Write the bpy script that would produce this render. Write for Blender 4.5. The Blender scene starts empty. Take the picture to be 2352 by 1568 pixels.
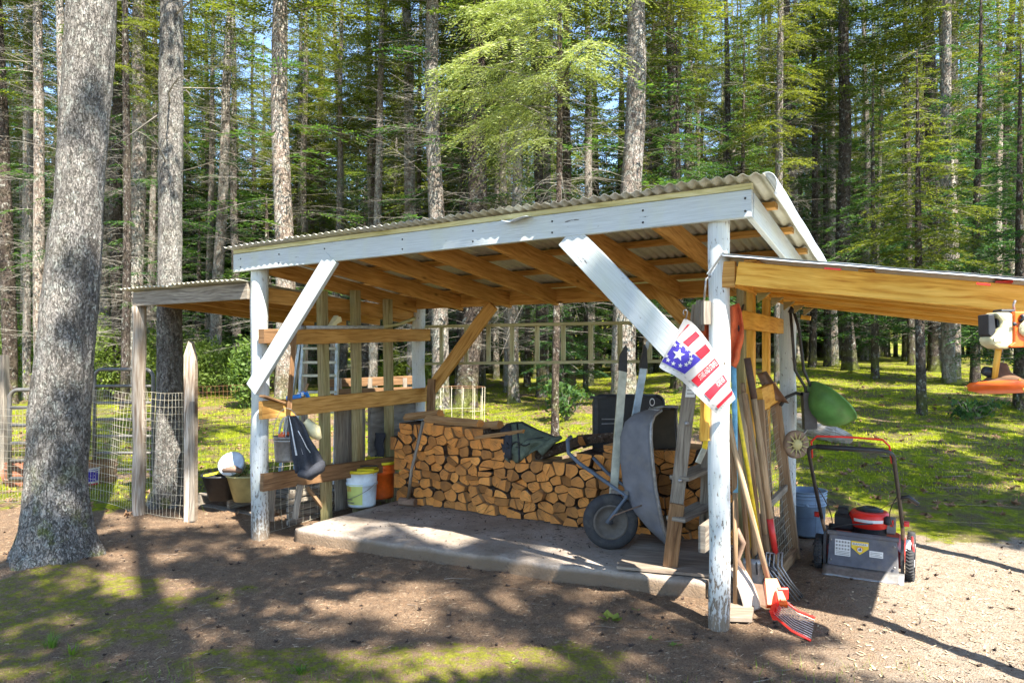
import bpy, math, random, numpy as np
from mathutils import Vector as V, Matrix
random.seed(7); rng = np.random.default_rng(7)
scene = bpy.context.scene; C = scene.collection
# ------------------------------------------------------------------ camera
F = 1640.0; EYE = 1.55; CX = 1176.0; HY = 815.0      # focal length, eye height, principal column, horizon row (on a 2352 px wide picture)
cam_d = bpy.data.cameras.new("camera"); cam = bpy.data.objects.new("camera", cam_d); C.objects.link(cam)
cam.location = (0, 0, EYE); cam.rotation_euler = (math.radians(90), 0, 0)
cam_d.sensor_width = 36; cam_d.lens = 36*F/2352; cam_d.shift_y = 31/2352; cam_d.clip_end = 600; cam_d.clip_start = .05
scene.camera = cam
# ------------------------------------------------------------------ light
TRAVEL = V((-.36, .64, -1.0)).normalized()            # sunlight runs down, away from the camera and to the left
w = bpy.data.worlds.new("World"); scene.world = w; w.use_nodes = True
nt = w.node_tree; bg = nt.nodes["Background"]
sky = nt.nodes.new("ShaderNodeTexSky"); sky.sky_type = 'NISHITA'; sky.sun_disc = False
el = math.asin(-TRAVEL.z); az = math.atan2(-TRAVEL.x, -TRAVEL.y)
sky.sun_elevation = el; sky.sun_rotation = az; sky.air_density = .9; sky.dust_density = .2; sky.ozone_density = 2.5
nt.links.new(sky.outputs[0], bg.inputs[0]); bg.inputs[1].default_value = .135
sd = bpy.data.lights.new("sun", 'SUN'); sd.energy = 5.0; sd.angle = math.radians(.55); sd.color = (1, .95, .86)
sun = bpy.data.objects.new("sun", sd); C.objects.link(sun); sun.rotation_euler = TRAVEL.to_track_quat('-Z', 'Y').to_euler()
vs = scene.view_settings; vs.view_transform = 'Standard'; vs.look = 'None'; vs.gamma = 1; vs.exposure = 2.0
cy = scene.cycles; cy.max_bounces = 7; cy.diffuse_bounces = 4; cy.glossy_bounces = 2; cy.transmission_bounces = 4; cy.transparent_max_bounces = 6
cy.caustics_reflective = False; cy.caustics_refractive = False; cy.sample_clamp_indirect = 6
# ------------------------------------------------------------------ places
A = V((-2.137, 6.05, 0)); UD = V((.8582, -.5133, 0)); ND = V((.5133, .8582, 0))   # the shed: along its front, into its depth
def P(px, py, Y): return V(((px-CX)/F*Y, Y, EYE+(HY-py)/F*Y))
def G(px, py, z=0.0): return P(px, py, (EYE-z)*F/(py-HY))
def S(u, n, z=0.0): return A+UD*u+ND*n+V((0, 0, z))
def ray(px, py): return V(((px-CX)/F, 1, (HY-py)/F))
def SN(px, py, n):
    d = ray(px, py); t = (n+A.dot(ND))/d.dot(ND); p = d*t; return V((p.x, p.y, p.z+EYE))
def SU(px, py, u):
    d = ray(px, py); t = (u+A.dot(UD))/d.dot(UD); p = d*t; return V((p.x, p.y, p.z+EYE))
def loc_un(p): q = V((p.x, p.y, 0))-A; return q.dot(UD), q.dot(ND)
# ------------------------------------------------------------------ objects
INV = {}
def tag(o, label=None, cat=None, group=None, kind=None):
    if label: o['label'] = label
    if cat: o['category'] = cat
    if group: o['group'] = group
    if kind: o['kind'] = kind
    return o
def thing(name, label, cat, loc=(0, 0, 0), rotz=0, group=None):
    o = bpy.data.objects.new(name, None); C.objects.link(o); o.location = loc; o.rotation_euler = (0, 0, rotz)
    o.empty_display_size = .1
    INV[o.name] = (Matrix.Translation(V(loc)) @ Matrix.Rotation(rotz, 4, 'Z')).inverted()
    return tag(o, label, cat, group)
def dup(o, parent=None):
    c = o.copy(); C.objects.link(c); c.parent = parent
    for ch in list(o.children): dup(ch, c)
    return c
class MB:
    def __init__(s): s.v = []; s.f = []; s.uv = []; s.m = []; s.sm = []
    def face(s, idx, uvs=None, m=0, sm=False):
        s.f.append(tuple(idx)); s.m.append(m); s.sm.append(sm)
        s.uv.extend(uvs if uvs else [(0, 0)]*len(idx))
    def prism(s, prof, a, b, up=V((0, 0, 1)), m=0, sm=False, prof2=None, cap=True, mend=None):
        """profile (x across, y up) carried from a to b"""
        a = V(a); b = V(b); d = (b-a); L = d.length; d = d/L; up = V(up)
        x = d.cross(up)
        if x.length < 1e-4: x = d.cross(V((0, 1, 0)))
        x.normalize(); y = x.cross(d); n = len(prof); i0 = len(s.v); ou = random.random()*9; ov = random.random()*9
        for (p, pr) in ((a, prof), (b, prof2 or prof)):
            for q in pr: s.v.append(p+x*q[0]+y*q[1])
        per = [0]
        for k in range(n): per.append(per[-1]+math.dist(prof[k], prof[(k+1) % n]))
        for k in range(n):
            k2 = (k+1) % n
            s.face((i0+k, i0+k2, i0+n+k2, i0+n+k), [(ou, ov+per[k]), (ou, ov+per[k+1]), (ou+L, ov+per[k+1]), (ou+L, ov+per[k])], m, sm)
        if cap:
            e = m if mend is None else mend
            s.face([i0+k for k in range(n)][::-1], [(ou+prof[k][0]*.2, ov+prof[k][1]) for k in range(n)][::-1], e)
            s.face([i0+n+k for k in range(n)], [(ou+prof[k][0]*.2, ov+prof[k][1]) for k in range(n)], e)
        return s
    def beam(s, a, b, w, h, up=V((0, 0, 1)), c=.003, m=0, mend=None):
        w2, h2 = w/2, h/2; c = min(c, w2*.6, h2*.6)
        pr = [(-w2+c, -h2), (w2-c, -h2), (w2, -h2+c), (w2, h2-c), (w2-c, h2), (-w2+c, h2), (-w2, h2-c), (-w2, -h2+c)]
        return s.prism(pr, a, b, up, m, mend=mend)
    def box(s, c, sx, sy, sz, ch=.003, m=0, axis='x', rz=0):
        c = V(c); R = Matrix.Rotation(rz, 3, 'Z')
        if axis == 'x': return s.beam(c-R@V((sx/2, 0, 0)), c+R@V((sx/2, 0, 0)), sy, sz, c=ch, m=m)
        if axis == 'y': return s.beam(c-R@V((0, sy/2, 0)), c+R@V((0, sy/2, 0)), sx, sz, c=ch, m=m)
        return s.beam(c-V((0, 0, sz/2)), c+V((0, 0, sz/2)), sx, sy, up=R@V((0, 1, 0)), c=ch, m=m)
    def tube(s, pts, r, n=8, m=0, sm=True, cap=True, flat=1.0):
        pts = [V(p) for p in pts]; K = len(pts)
        rs = r if isinstance(r, (list, tuple)) else [r]*K
        i0 = len(s.v); x = None; L = 0; ls = []
        for k in range(K):
            d = (pts[min(k+1, K-1)]-pts[max(k-1, 0)])
            if d.length < 1e-7: d = V((0, 0, 1))
            d.normalize()
            if x is None:
                x = d.cross(V((0, 0, 1)))
                if x.length < .05: x = d.cross(V((0, 1, 0)))
            x = (x-d*x.dot(d)).normalized(); y = d.cross(x)
            if k: L += (pts[k]-pts[k-1]).length
            ls.append(L)
            for j in range(n):
                a = 2*math.pi*j/n; s.v.append(pts[k]+x*math.cos(a)*rs[k]+y*math.sin(a)*rs[k]*flat)
        for k in range(K-1):
            for j in range(n):
                j2 = (j+1) % n; pr = 2*math.pi*rs[k]
                s.face((i0+k*n+j, i0+k*n+j2, i0+(k+1)*n+j2, i0+(k+1)*n+j), [(ls[k], pr*j/n), (ls[k], pr*(j+1)/n), (ls[k+1], pr*(j+1)/n), (ls[k+1], pr*j/n)], m, sm)
        if cap:
            s.face([i0+j for j in range(n)][::-1], None, m); s.face([i0+(K-1)*n+j for j in range(n)], None, m)
        return s
    def lathe(s, prof, c=(0, 0, 0), axis=(0, 0, 1), n=32, m=0, sm=True, sx=1, sy=1):
        c = V(c); ax = V(axis).normalized(); x = ax.orthogonal().normalized() if abs(ax.z) < .99 else V((1, 0, 0)); y = ax.cross(x)
        i0 = len(s.v); L = 0
        for k, (r, z) in enumerate(prof):
            for j in range(n):
                a = 2*math.pi*j/n; s.v.append(c+x*r*sx*math.cos(a)+y*r*sy*math.sin(a)+ax*z)
        for k in range(len(prof)-1):
            dl = math.dist(prof[k], prof[k+1])
            for j in range(n):
                j2 = (j+1) % n
                s.face((i0+k*n+j, i0+k*n+j2, i0+(k+1)*n+j2, i0+(k+1)*n+j), [(j/n, L), ((j+1)/n, L), ((j+1)/n, L+dl), (j/n, L+dl)], m, sm)
            L += dl
        return s
    def grid(s, fn, nu, nv, m=0, sm=True):
        i0 = len(s.v)
        for j in range(nv+1):
            for i in range(nu+1): s.v.append(V(fn(i/nu, j/nv)))
        for j in range(nv):
            for i in range(nu):
                a = i0+j*(nu+1)+i
                s.face((a, a+1, a+nu+2, a+nu+1), [(i/nu, j/nv), ((i+1)/nu, j/nv), ((i+1)/nu, (j+1)/nv), (i/nu, (j+1)/nv)], m, sm)
        return s
    def slab(s, poly, off, m=0, m2=None):
        """a polygon given thickness along off"""
        poly = [V(p) for p in poly]; off = V(off); n = len(poly); i0 = len(s.v); s.v += poly+[p+off for p in poly]
        ex = (poly[1]-poly[0]).normalized(); nn = off.normalized(); ey = nn.cross(ex)
        uv = [((p-poly[0]).dot(ex), (p-poly[0]).dot(ey)) for p in poly]
        s.face(range(i0, i0+n), uv, m); s.face([i0+n+k for k in range(n)][::-1], uv[::-1], m if m2 is None else m2)
        for k in range(n):
            k2 = (k+1) % n; s.face((i0+k, i0+n+k, i0+n+k2, i0+k2), [uv[k], uv[k], uv[k2], uv[k2]], m if m2 is None else m2)
        return s
    def xf(s, M, i0=0):
        for k in range(i0, len(s.v)): s.v[k] = M @ V(s.v[k])
        return s
    def build(s, name, mats, parent=None, world=True, solid=0, sub=0, bevel=0):
        me = bpy.data.meshes.new(name)
        inv = INV.get(parent.name) if parent is not None else None
        vv = [inv @ V(p) for p in s.v] if (world and inv is not None) else s.v
        org = None
        if parent is None:                      # origin at the base of a one-mesh thing
            arr = np.array([tuple(p) for p in vv]); org = V(((arr[:, 0].min()+arr[:, 0].max())/2, (arr[:, 1].min()+arr[:, 1].max())/2, arr[:, 2].min()))
            vv = [V(p)-org for p in vv]
        me.from_pydata([tuple(p) for p in vv], [], s.f)
        ul = me.uv_layers.new(name="UVMap"); ul.data.foreach_set("uv", np.array(s.uv, dtype=np.float32).ravel())
        me.polygons.foreach_set("material_index", s.m); me.polygons.foreach_set("use_smooth", s.sm)
        for q in (mats if isinstance(mats, (list, tuple)) else [mats]): me.materials.append(q)
        me.update()
        import bmesh
        if len(s.f) < 20000:
            bm = bmesh.new(); bm.from_mesh(me); bmesh.ops.recalc_face_normals(bm, faces=bm.faces); bm.to_mesh(me); bm.free()
        o = bpy.data.objects.new(name, me); C.objects.link(o)
        if org is not None: o.location = org; INV[o.name] = Matrix.Translation(org).inverted()
        if parent is not None:
            o.parent = parent
            if inv is not None: INV[o.name] = inv
        if solid: md = o.modifiers.new("thickness", 'SOLIDIFY'); md.thickness = solid; md.offset = 0
        if bevel: md = o.modifiers.new("bevel", 'BEVEL'); md.width = bevel; md.segments = 2
        if sub: md = o.modifiers.new("smooth", 'SUBSURF'); md.levels = sub; md.render_levels = sub
        return o
def text_mesh(txt, size=1.0):
    cu = bpy.data.curves.new("lettering", 'FONT'); cu.body = txt; cu.size = size; cu.align_x = 'CENTER'; cu.align_y = 'CENTER'
    o = bpy.data.objects.new("lettering", cu); C.objects.link(o)
    bpy.context.view_layer.update()
    me = bpy.data.meshes.new_from_object(o.evaluated_get(bpy.context.evaluated_depsgraph_get()))
    v = np.array([tuple(p.co) for p in me.vertices]); f = [tuple(p.vertices) for p in me.polygons]
    bpy.data.objects.remove(o); bpy.data.curves.remove(cu); bpy.data.meshes.remove(me)
    return v, f
def add_text(mb, txt, fn, m=0):
    """lettering fitted to the unit square and carried by fn(s, t)"""
    v, f = text_mesh(txt); lo = v.min(0); hi = v.max(0); i0 = len(mb.v)
    for p in v: mb.v.append(V(fn((p[0]-lo[0])/(hi[0]-lo[0]), (p[1]-lo[1])/(hi[1]-lo[1]))))
    for q in f: mb.face([i0+k for k in q], None, m)
# ------------------------------------------------------------------ materials
class MT:
    def __init__(s, name, rough=.8, metal=0, spec=.3):
        s.m = bpy.data.materials.new(name); s.m.use_nodes = True; s.t = s.m.node_tree; s.b = s.t.nodes["Principled BSDF"]
        s.b.inputs['Roughness'].default_value = rough; s.b.inputs['Metallic'].default_value = metal; s.b.inputs['Specular IOR Level'].default_value = spec
        s.tc = s.t.nodes.new("ShaderNodeTexCoord")
    def n(s, typ, **kw):
        nd = s.t.nodes.new(typ)
        for k, v in kw.items(): setattr(nd, k, v)
        return nd
    def inp(s, sock, v):
        if hasattr(v, 'is_output'): s.t.links.new(v, sock)
        else: sock.default_value = v
    def map(s, src='Object', sc=(1, 1, 1), rot=(0, 0, 0)):
        mp = s.n("ShaderNodeMapping"); s.inp(mp.inputs['Vector'], s.tc.outputs[src] if isinstance(src, str) else src)
        mp.inputs['Scale'].default_value = sc; mp.inputs['Rotation'].default_value = rot; return mp.outputs[0]
    def noise(s, vec, scale, detail=5, rough=.55, dist=0):
        q = s.n("ShaderNodeTexNoise"); s.inp(q.inputs['Vector'], vec); q.inputs['Scale'].default_value = scale; q.inputs['Detail'].default_value = detail
        q.inputs['Roughness'].default_value = rough; q.inputs['Distortion'].default_value = dist; return q.outputs['Fac']
    def voro(s, vec, scale, feature='F1', out='Distance', rnd=1.0):
        q = s.n("ShaderNodeTexVoronoi", feature=feature); s.inp(q.inputs['Vector'], vec); q.inputs['Scale'].default_value = scale; q.inputs['Randomness'].default_value = rnd
        return q.outputs[out]
    def ramp(s, fac, stops, interp='LINEAR'):
        q = s.n("ShaderNodeValToRGB"); s.inp(q.inputs[0], fac); cr = q.color_ramp; cr.interpolation = interp
        while len(cr.elements) > 1: cr.elements.remove(cr.elements[-1])
        for k, (p, c) in enumerate(stops):
            e = cr.elements[0] if k == 0 else cr.elements.new(p)
            e.position = p; c = (c, c, c) if isinstance(c, (int, float)) else c; e.color = (*c, 1)
        return q.outputs[0]
    def mix(s, fac, a, b, mode='MIX'):
        q = s.n("ShaderNodeMix", data_type='RGBA', blend_type=mode)
        s.inp(q.inputs[0], fac)
        for sock, v in ((q.inputs[6], a), (q.inputs[7], b)):
            if isinstance(v, (tuple, list)): v = (*v, 1) if len(v) == 3 else v
            s.inp(sock, v)
        return q.outputs[2]
    def math(s, op, a, b=0.0, clamp=False):
        q = s.n("ShaderNodeMath", operation=op, use_clamp=clamp); s.inp(q.inputs[0], a); s.inp(q.inputs[1], b); return q.outputs[0]
    def bump(s, h, strength=.5, dist=.01):
        q = s.n("ShaderNodeBump"); s.inp(q.inputs['Height'], h); q.inputs['Strength'].default_value = strength; q.inputs['Distance'].default_value = dist
        s.t.links.new(q.outputs[0], s.b.inputs['Normal']); return s
    def col(s, c):
        s.inp(s.b.inputs['Base Color'], (*c, 1) if isinstance(c, tuple) else c); return s
    def rnd(s): return s.n("ShaderNodeObjectInfo").outputs['Random']
def plain(name, c, rough=.6, metal=0, spec=.4, var=.25, sc=30, dirt=None):
    m = MT(name, rough, metal, spec); v = m.map()
    n = m.noise(v, sc, 6); lo = tuple(x*(1-var) for x in c); hi = tuple(min(1, x*(1+var)) for x in c)
    col = m.ramp(n, [(.3, lo), (.7, hi)])
    if dirt: col = m.mix(m.ramp(m.noise(v, sc*.35, 8, .7), [(.5, 0.0), (.72, .8)]), col, dirt)
    m.col(col).bump(n, .15, .003); return m.m
def wood(name, c1, c2, c3, grain=22, rough=.75, streak=.9, knots=True, green=None, bump=.35):
    m = MT(name, rough, 0, .25); uv = m.map('UV', (1, 1, 1))
    warp = m.noise(m.map('UV', (1.2, 5, 1)), 1.2, 3); wv = m.n("ShaderNodeVectorMath", operation='ADD')
    sc = m.n("ShaderNodeVectorMath", operation='SCALE'); m.inp(sc.inputs[0], warp); sc.inputs['Scale'].default_value = .10
    m.inp(wv.inputs[0], uv); m.inp(wv.inputs[1], sc.outputs[0])
    g = m.noise(m.map(wv.outputs[0], (1.3, grain, 1)), 2.6, 6, .6)
    g2 = m.noise(m.map(wv.outputs[0], (3, grain*6, 1)), 3.0, 4, .6)
    col = m.ramp(g, [(.32, c3), (.46, c1), (.62, c2)])
    col = m.mix(m.ramp(g2, [(.35, .30), (.6, 0.0)]), col, c3)
    if knots:
        kd = m.voro(m.map('UV', (1, 2.6, 1)), 1.9); col = m.mix(m.ramp(kd, [(.03, .9), (.075, .25), (.11, 0.0)]), col, tuple(x*.3 for x in c3))
    big = m.noise(m.map('Object', (1, 1, 1)), 1.7, 4); col = m.mix(m.ramp(big, [(.42, 0.0), (.7, .55)]), col, tuple(x*.62 for x in c1))
    if green: col = m.mix(m.ramp(m.noise(m.map('Object', (2, 2, 1)), 1.5, 4), [(.45, 0.0), (.65, .6)]), col, green)
    m.col(col).bump(m.math('ADD', g, m.math('MULTIPLY', g2, .5)), bump, .004); return m.m
def white_paint(name, peel=.5, tint=(.58, .605, .60), low=True):
    m = MT(name, .5, 0, .35); g = m.noise(m.map('UV', (2, 60, 1)), 2.5, 5)
    base = m.ramp(g, [(.35, tuple(x*.80 for x in tint)), (.6, tint)])
    base = m.mix(m.ramp(m.noise(m.map('Object', (3, 3, 1.2)), 2.2, 5), [(.48, 0.0), (.75, .5)]), base, (.50, .53, .40))
    pn = m.noise(m.map('UV', (9, 26, 1)), 2.0, 7, .7)
    if low:
        pz = m.n("ShaderNodeSeparateXYZ"); m.inp(pz.inputs[0], m.tc.outputs['Object'])
        bias = m.ramp(pz.outputs[2], [(0.0, .16), (.35, .06), (1.0, -0.0)])
        pn = m.math('ADD', pn, bias)
    pk = m.ramp(pn, [(.70-peel*.1, 0.0), (.73-peel*.1, 1.0)])
    wd = m.ramp(m.noise(m.map('UV', (3, 50, 1)), 3, 5), [(.3, (.045, .035, .028)), (.6, (.20, .16, .12))])
    dk = m.ramp(m.noise(m.map('UV', (2.5, 14, 1)), 1.6, 6, .65), [(.66, 0.0), (.68, .9)])
    col = m.mix(pk, base, wd); col = m.mix(dk, col, (.06, .05, .045))
    if low: col = m.mix(m.ramp(pz.outputs[2], [(0.0, .8), (.10, .35), (.45, 0.0)]), col, (.20, .155, .11))
    m.col(col).bump(m.math('SUBTRACT', g, m.math('MULTIPLY', pk, 1.4)), .5, .004); return m.m
M = {}
M['white'] = white_paint("white_paint", .95)
M['white2'] = white_paint("white_board_paint", .35, (.50, .535, .54), False)
M['strip'] = wood("mossy_trim_wood", (.58, .53, .27), (.68, .63, .38), (.36, .31, .12), 18)
M['orange'] = wood("warm_fir", (.52, .265, .065), (.66, .375, .115), (.29, .125, .028), 20)
M['gold'] = wood("golden_fir", (.74, .38, .055), (.86, .50, .10), (.48, .19, .02), 16)
M['brown'] = wood("brown_lumber", (.22, .12, .055), (.32, .185, .09), (.10, .05, .022), 20)
M['grey'] = wood("grey_lumber", (.24, .20, .155), (.36, .315, .25), (.11, .09, .07), 26)
M['treated'] = wood("greenish_stud", (.30, .24, .11), (.43, .36, .19), (.15, .11, .045), 24, green=(.24, .24, .09))
M['handle'] = wood("tool_handle_wood", (.40, .28, .16), (.55, .41, .26), (.22, .14, .075), 30, knots=False)
M['handle2'] = wood("dark_handle_wood", (.28, .17, .09), (.38, .26, .15), (.13, .08, .04), 30, knots=False)
M['ply'] = wood("plywood", (.26, .20, .15), (.38, .31, .24), (.15, .11, .08), 9, bump=.2)
M['greyply'] = wood("grey_plywood", (.20, .185, .165), (.31, .29, .26), (.10, .09, .08), 6, bump=.2)
M['post'] = wood("weathered_post", (.34, .27, .20), (.58, .52, .44), (.15, .09, .055), 16, streak=.9, bump=.8)
def galv(name, c=(.50, .51, .50), rust=.35, metal=.35):
    m = MT(name, .45, metal, .5); v = m.map()
    col = m.ramp(m.voro(v, 40, out='Color'), [(0.0, tuple(x*.82 for x in c)), (1.0, c)])
    col = m.mix(m.ramp(m.noise(v, 3.5, 8, .7), [(.55, 0.0), (.75, rust)]), col, (.20, .13, .07))
    m.col(col).bump(m.noise(v, 60, 4), .1, .002); return m.m
M['galv'] = galv("galvanised_sheet", (.50, .49, .43), .4, .15); M['galvblue'] = galv("bright_flashing", (.62, .68, .75), .1, .3)
M['galvold'] = galv("old_galvanised_sheet", (.50, .48, .37), .6, .05)
M['steel'] = plain("dull_steel", (.30, .29, .28), .45, .7); M['darkmetal'] = plain("dark_metal", (.05, .05, .052), .5, .4)
M['rust'] = plain("rusted_steel", (.26, .17, .12), .7, .3, sc=14, dirt=(.12, .06, .03)); M['tan_steel'] = plain("worn_shovel_steel", (.52, .42, .34), .5, .25, sc=9, dirt=(.30, .20, .13))
M['black'] = plain("black_plastic", (.022, .023, .026), .45); M['rubber'] = plain("rubber", (.035, .035, .037), .8, dirt=(.10, .09, .075), sc=20)
M['greyplastic'] = plain("grey_plastic", (.10, .105, .13), .5, sc=12, dirt=(.22, .19, .15))
M['whiteplastic'] = plain("white_plastic", (.62, .72, .82), .4, sc=8, dirt=(.45, .47, .45)); M['yellow'] = plain("yellow_plastic", (.72, .60, .03), .4, sc=9)
M['orangeplastic'] = plain("orange_plastic", (.82, .13, .015), .4, sc=8, dirt=(.35, .07, .02)); M['red'] = plain("red_plastic", (.75, .03, .02), .35, sc=8)
M['redpaint'] = plain("red_paint", (.55, .03, .025), .35, sc=8, dirt=(.25, .05, .04)); M['blueplastic'] = plain("blue_plastic", (.02, .22, .72), .35)
M['bluegrey'] = plain("blue_grey_plastic", (.19, .27, .37), .5, sc=7, dirt=(.12, .15, .19)); M['lightblue'] = plain("faded_blue_fibreglass", (.16, .42, .62), .5)
M['yellowfib'] = plain("yellow_fibreglass", (.80, .58, .03), .45); M['cream'] = plain("cream_plastic", (.62, .55, .32), .4, sc=12, dirt=(.45, .38, .2))
M['green'] = plain("green_plastic", (.10, .27, .075), .45, sc=10, dirt=(.13, .17, .08)); M['olive'] = plain("olive_cloth", (.10, .12, .085), .9, sc=40)
M['darkcloth'] = plain("charcoal_cloth", (.035, .037, .045), .9, sc=60); M['whitecloth'] = plain("white_cloth", (.75, .74, .72), .85, sc=50)
M['redcloth'] = plain("faded_orange_cloth", (.62, .13, .045), .85, sc=18, dirt=(.40, .08, .03)); M['wire'] = plain("wire", (.42, .38, .30), .5, .4)
M['wirelight'] = plain("light_wire", (.62, .56, .42), .5, .2); M['rustwire'] = plain("rusty_wire", (.34, .17, .08), .7, .2); M['terracotta'] = plain("reddish_barrel_wood", (.26, .11, .06), .8, sc=12, dirt=(.25, .09, .04))
M['brownplastic'] = plain("brown_plastic", (.15, .085, .05), .5); M['browngrip'] = plain("brown_foam_grip", (.09, .055, .04), .8)
M['cable'] = plain("grey_cable", (.38, .38, .36), .6); M['tan'] = plain("tan_tub_plastic", (.42, .38, .17), .5, sc=9, dirt=(.28, .23, .10))
M['paper'] = plain("white_label_paper", (.72, .72, .70), .6, var=.06); M['yellowlabel'] = plain("yellow_label", (.80, .56, .03), .5, var=.05)
M['ink'] = plain("dark_ink", (.04, .04, .05), .6, var=.02); M['orangeink'] = plain("orange_ink", (.80, .30, .02), .6, var=.02); M['greenlabel'] = plain("pale_green_label", (.55, .62, .18), .5, var=.1, sc=12)
M['gategrey'] = plain('old_gate_tube', (.13, .125, .115), .6, .3, sc=9, dirt=(.20, .15, .10)); M['goldlight'] = wood('light_golden_fir', (.80, .47, .10), (.88, .58, .17), (.55, .26, .04), 14)
M['wheeldark'] = plain('dark_wheel_rim', (.11, .095, .08), .7, sc=16, dirt=(.06, .05, .04)); M['bluesteel'] = plain('dull_blue_steel', (.10, .125, .16), .5, sc=9, dirt=(.07, .07, .07))
M['wheeltan'] = plain("dirty_tan_wheel", (.24, .17, .115), .7, sc=16, dirt=(.12, .08, .05)); M['alu'] = plain("dull_aluminium", (.48, .48, .40), .45, .4, sc=16); M['alublue'] = plain("bluish_aluminium", (.42, .52, .62), .4, .4, sc=16)
M['flagwhite'] = plain("flag_white", (.52, .51, .485), .8, var=.05, sc=12); M['flagred'] = plain("flag_red", (.50, .012, .028), .8, var=.12, sc=10); M['flagblue'] = plain("flag_blue", (.045, .03, .30), .8, var=.1, sc=14)
M['mousegrey'] = plain("poly_tray", (.145, .145, .16), .6, sc=9, dirt=(.20, .18, .16))
# translucent corrugated roofing
m = MT("translucent_panel", .25, 0, .4); m.col((.70, .72, .70)); tr = m.n("ShaderNodeBsdfTransparent"); tr.inputs[0].default_value = (.92, .90, .84, 1)
tl = m.n("ShaderNodeBsdfTranslucent"); tl.inputs[0].default_value = (.8, .74, .6, 1)
mx0 = m.n("ShaderNodeMixShader"); mx0.inputs[0].default_value = .5; m.t.links.new(m.b.outputs[0], mx0.inputs[1]); m.t.links.new(tl.outputs[0], mx0.inputs[2])
mx = m.n("ShaderNodeMixShader"); mx.inputs[0].default_value = .62; m.t.links.new(mx0.outputs[0], mx.inputs[1]); m.t.links.new(tr.outputs[0], mx.inputs[2])
m.t.links.new(mx.outputs[0], m.t.nodes["Material Output"].inputs[0]); M['clear'] = m.m
# concrete
m = MT("concrete", .9, 0, .2); v = m.map(); a_ = m.noise(v, 2.2, 8, .65); b_ = m.noise(v, 60, 5)
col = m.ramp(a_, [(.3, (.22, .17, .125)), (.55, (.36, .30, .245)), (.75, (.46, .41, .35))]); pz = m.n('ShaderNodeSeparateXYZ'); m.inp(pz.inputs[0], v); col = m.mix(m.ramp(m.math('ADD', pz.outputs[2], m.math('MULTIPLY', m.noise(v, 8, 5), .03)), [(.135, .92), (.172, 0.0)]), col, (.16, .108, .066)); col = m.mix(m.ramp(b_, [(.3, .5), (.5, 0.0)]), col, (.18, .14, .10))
col = m.mix(m.ramp(m.noise(v, 7, 8, .75), [(.60, 0.0), (.66, .7)]), col, (.10, .075, .055))
m.col(col).bump(m.math('ADD', m.noise(v, 16, 8, .7), b_), .7, .012); M['concrete'] = m.m
# bark
def bark(name, c1, c2, c3, lichen=.5, scale=1.0, moss=.0, dist=.03):
    m = MT(name, .95, 0, .1); rn = m.rnd(); ad = m.n("ShaderNodeVectorMath", operation='ADD'); m.inp(ad.inputs[0], m.tc.outputs['Object'])
    cb = m.n("ShaderNodeCombineXYZ"); m.inp(cb.inputs[0], m.math('MULTIPLY', rn, 17)); m.inp(cb.inputs[2], m.math('MULTIPLY', rn, 31)); m.inp(ad.inputs[1], cb.outputs[0]); v0 = ad.outputs[0]
    v = m.map(v0, (1, 1, .38)); wn = m.n("ShaderNodeTexNoise"); m.inp(wn.inputs['Vector'], v); wn.inputs['Scale'].default_value = 22*scale; wn.inputs['Detail'].default_value = 6; wn.inputs['Roughness'].default_value = .7
    sc = m.n("ShaderNodeVectorMath", operation='SCALE'); m.inp(sc.inputs[0], wn.outputs['Color']); sc.inputs['Scale'].default_value = .12/scale
    a2 = m.n("ShaderNodeVectorMath", operation='ADD'); m.inp(a2.inputs[0], v); m.inp(a2.inputs[1], sc.outputs[0]); vv = a2.outputs[0]
    cr = m.voro(vv, 44*scale, 'DISTANCE_TO_EDGE'); crk = m.ramp(m.math('ADD', cr, m.math('MULTIPLY', m.math('SUBTRACT', m.noise(v, 30*scale, 6, .7), .5), .5)), [(.0, 0.0), (.12, 1.0)])
    n1 = m.noise(v, 9*scale, 8, .7); n2 = m.noise(m.map(v0, (1, 1, .7)), 3.2, 6, .65)
    col = m.ramp(n1, [(.32, c3), (.48, c1), (.64, c2)])
    col = m.mix(m.ramp(n2, [(.40, 0.0), (.60, .6)]), col, c1)
    if lichen > .5: col = m.mix(m.ramp(m.noise(m.map(v0, (1, 1, .45)), 2.6, 5, .6), [(.50, 0.0), (.60, .75)]), col, m.mix(n1, (.36, .33, .29), (.58, .55, .50)))
    lf = m.ramp(m.noise(m.map(v0, (1, 1, .8)), 13*scale, 7, .68), [(.585-lichen*.10, 0.0), (.64-lichen*.10, 1.0)])
    col = m.mix(m.math('MULTIPLY', lf, .75), col, (.40, .42, .38))
    col = m.mix(m.math('MULTIPLY', m.math('SUBTRACT', 1.0, crk), .85), col, tuple(x*.30 for x in c1))
    tint = m.ramp(rn, [(0.0, (.75, .72, .70)), (.5, (1, .97, .95)), (1.0, (1.15, 1.05, .98))]); col = m.mix(1.0, col, tint, 'MULTIPLY')
    if moss:
        pz = m.n("ShaderNodeSeparateXYZ"); m.inp(pz.inputs[0], m.tc.outputs['Object'])
        mm = m.math('MULTIPLY', m.ramp(pz.outputs[2], [(0.0, 1.0), (.5, .4), (1.0, .06)]), m.ramp(m.noise(v0, 4, 6, .7), [(.55-moss*.2, 0.0), (.65-moss*.2, 1.0)]))
        col = m.mix(mm, col, (.15, .17, .03))
    m.col(col).bump(m.math('ADD', m.math('MULTIPLY', crk, .7), m.math('MULTIPLY', n1, .8)), 1.0, dist); return m.m
M['barkbig'] = bark("grey_fir_bark", (.27, .255, .23), (.40, .385, .36), (.13, .115, .10), .6, 1.5, .1)
M['bark'] = bark("forest_bark", (.32, .265, .225), (.54, .485, .44), (.12, .09, .072), .85, .8, .55)
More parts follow.
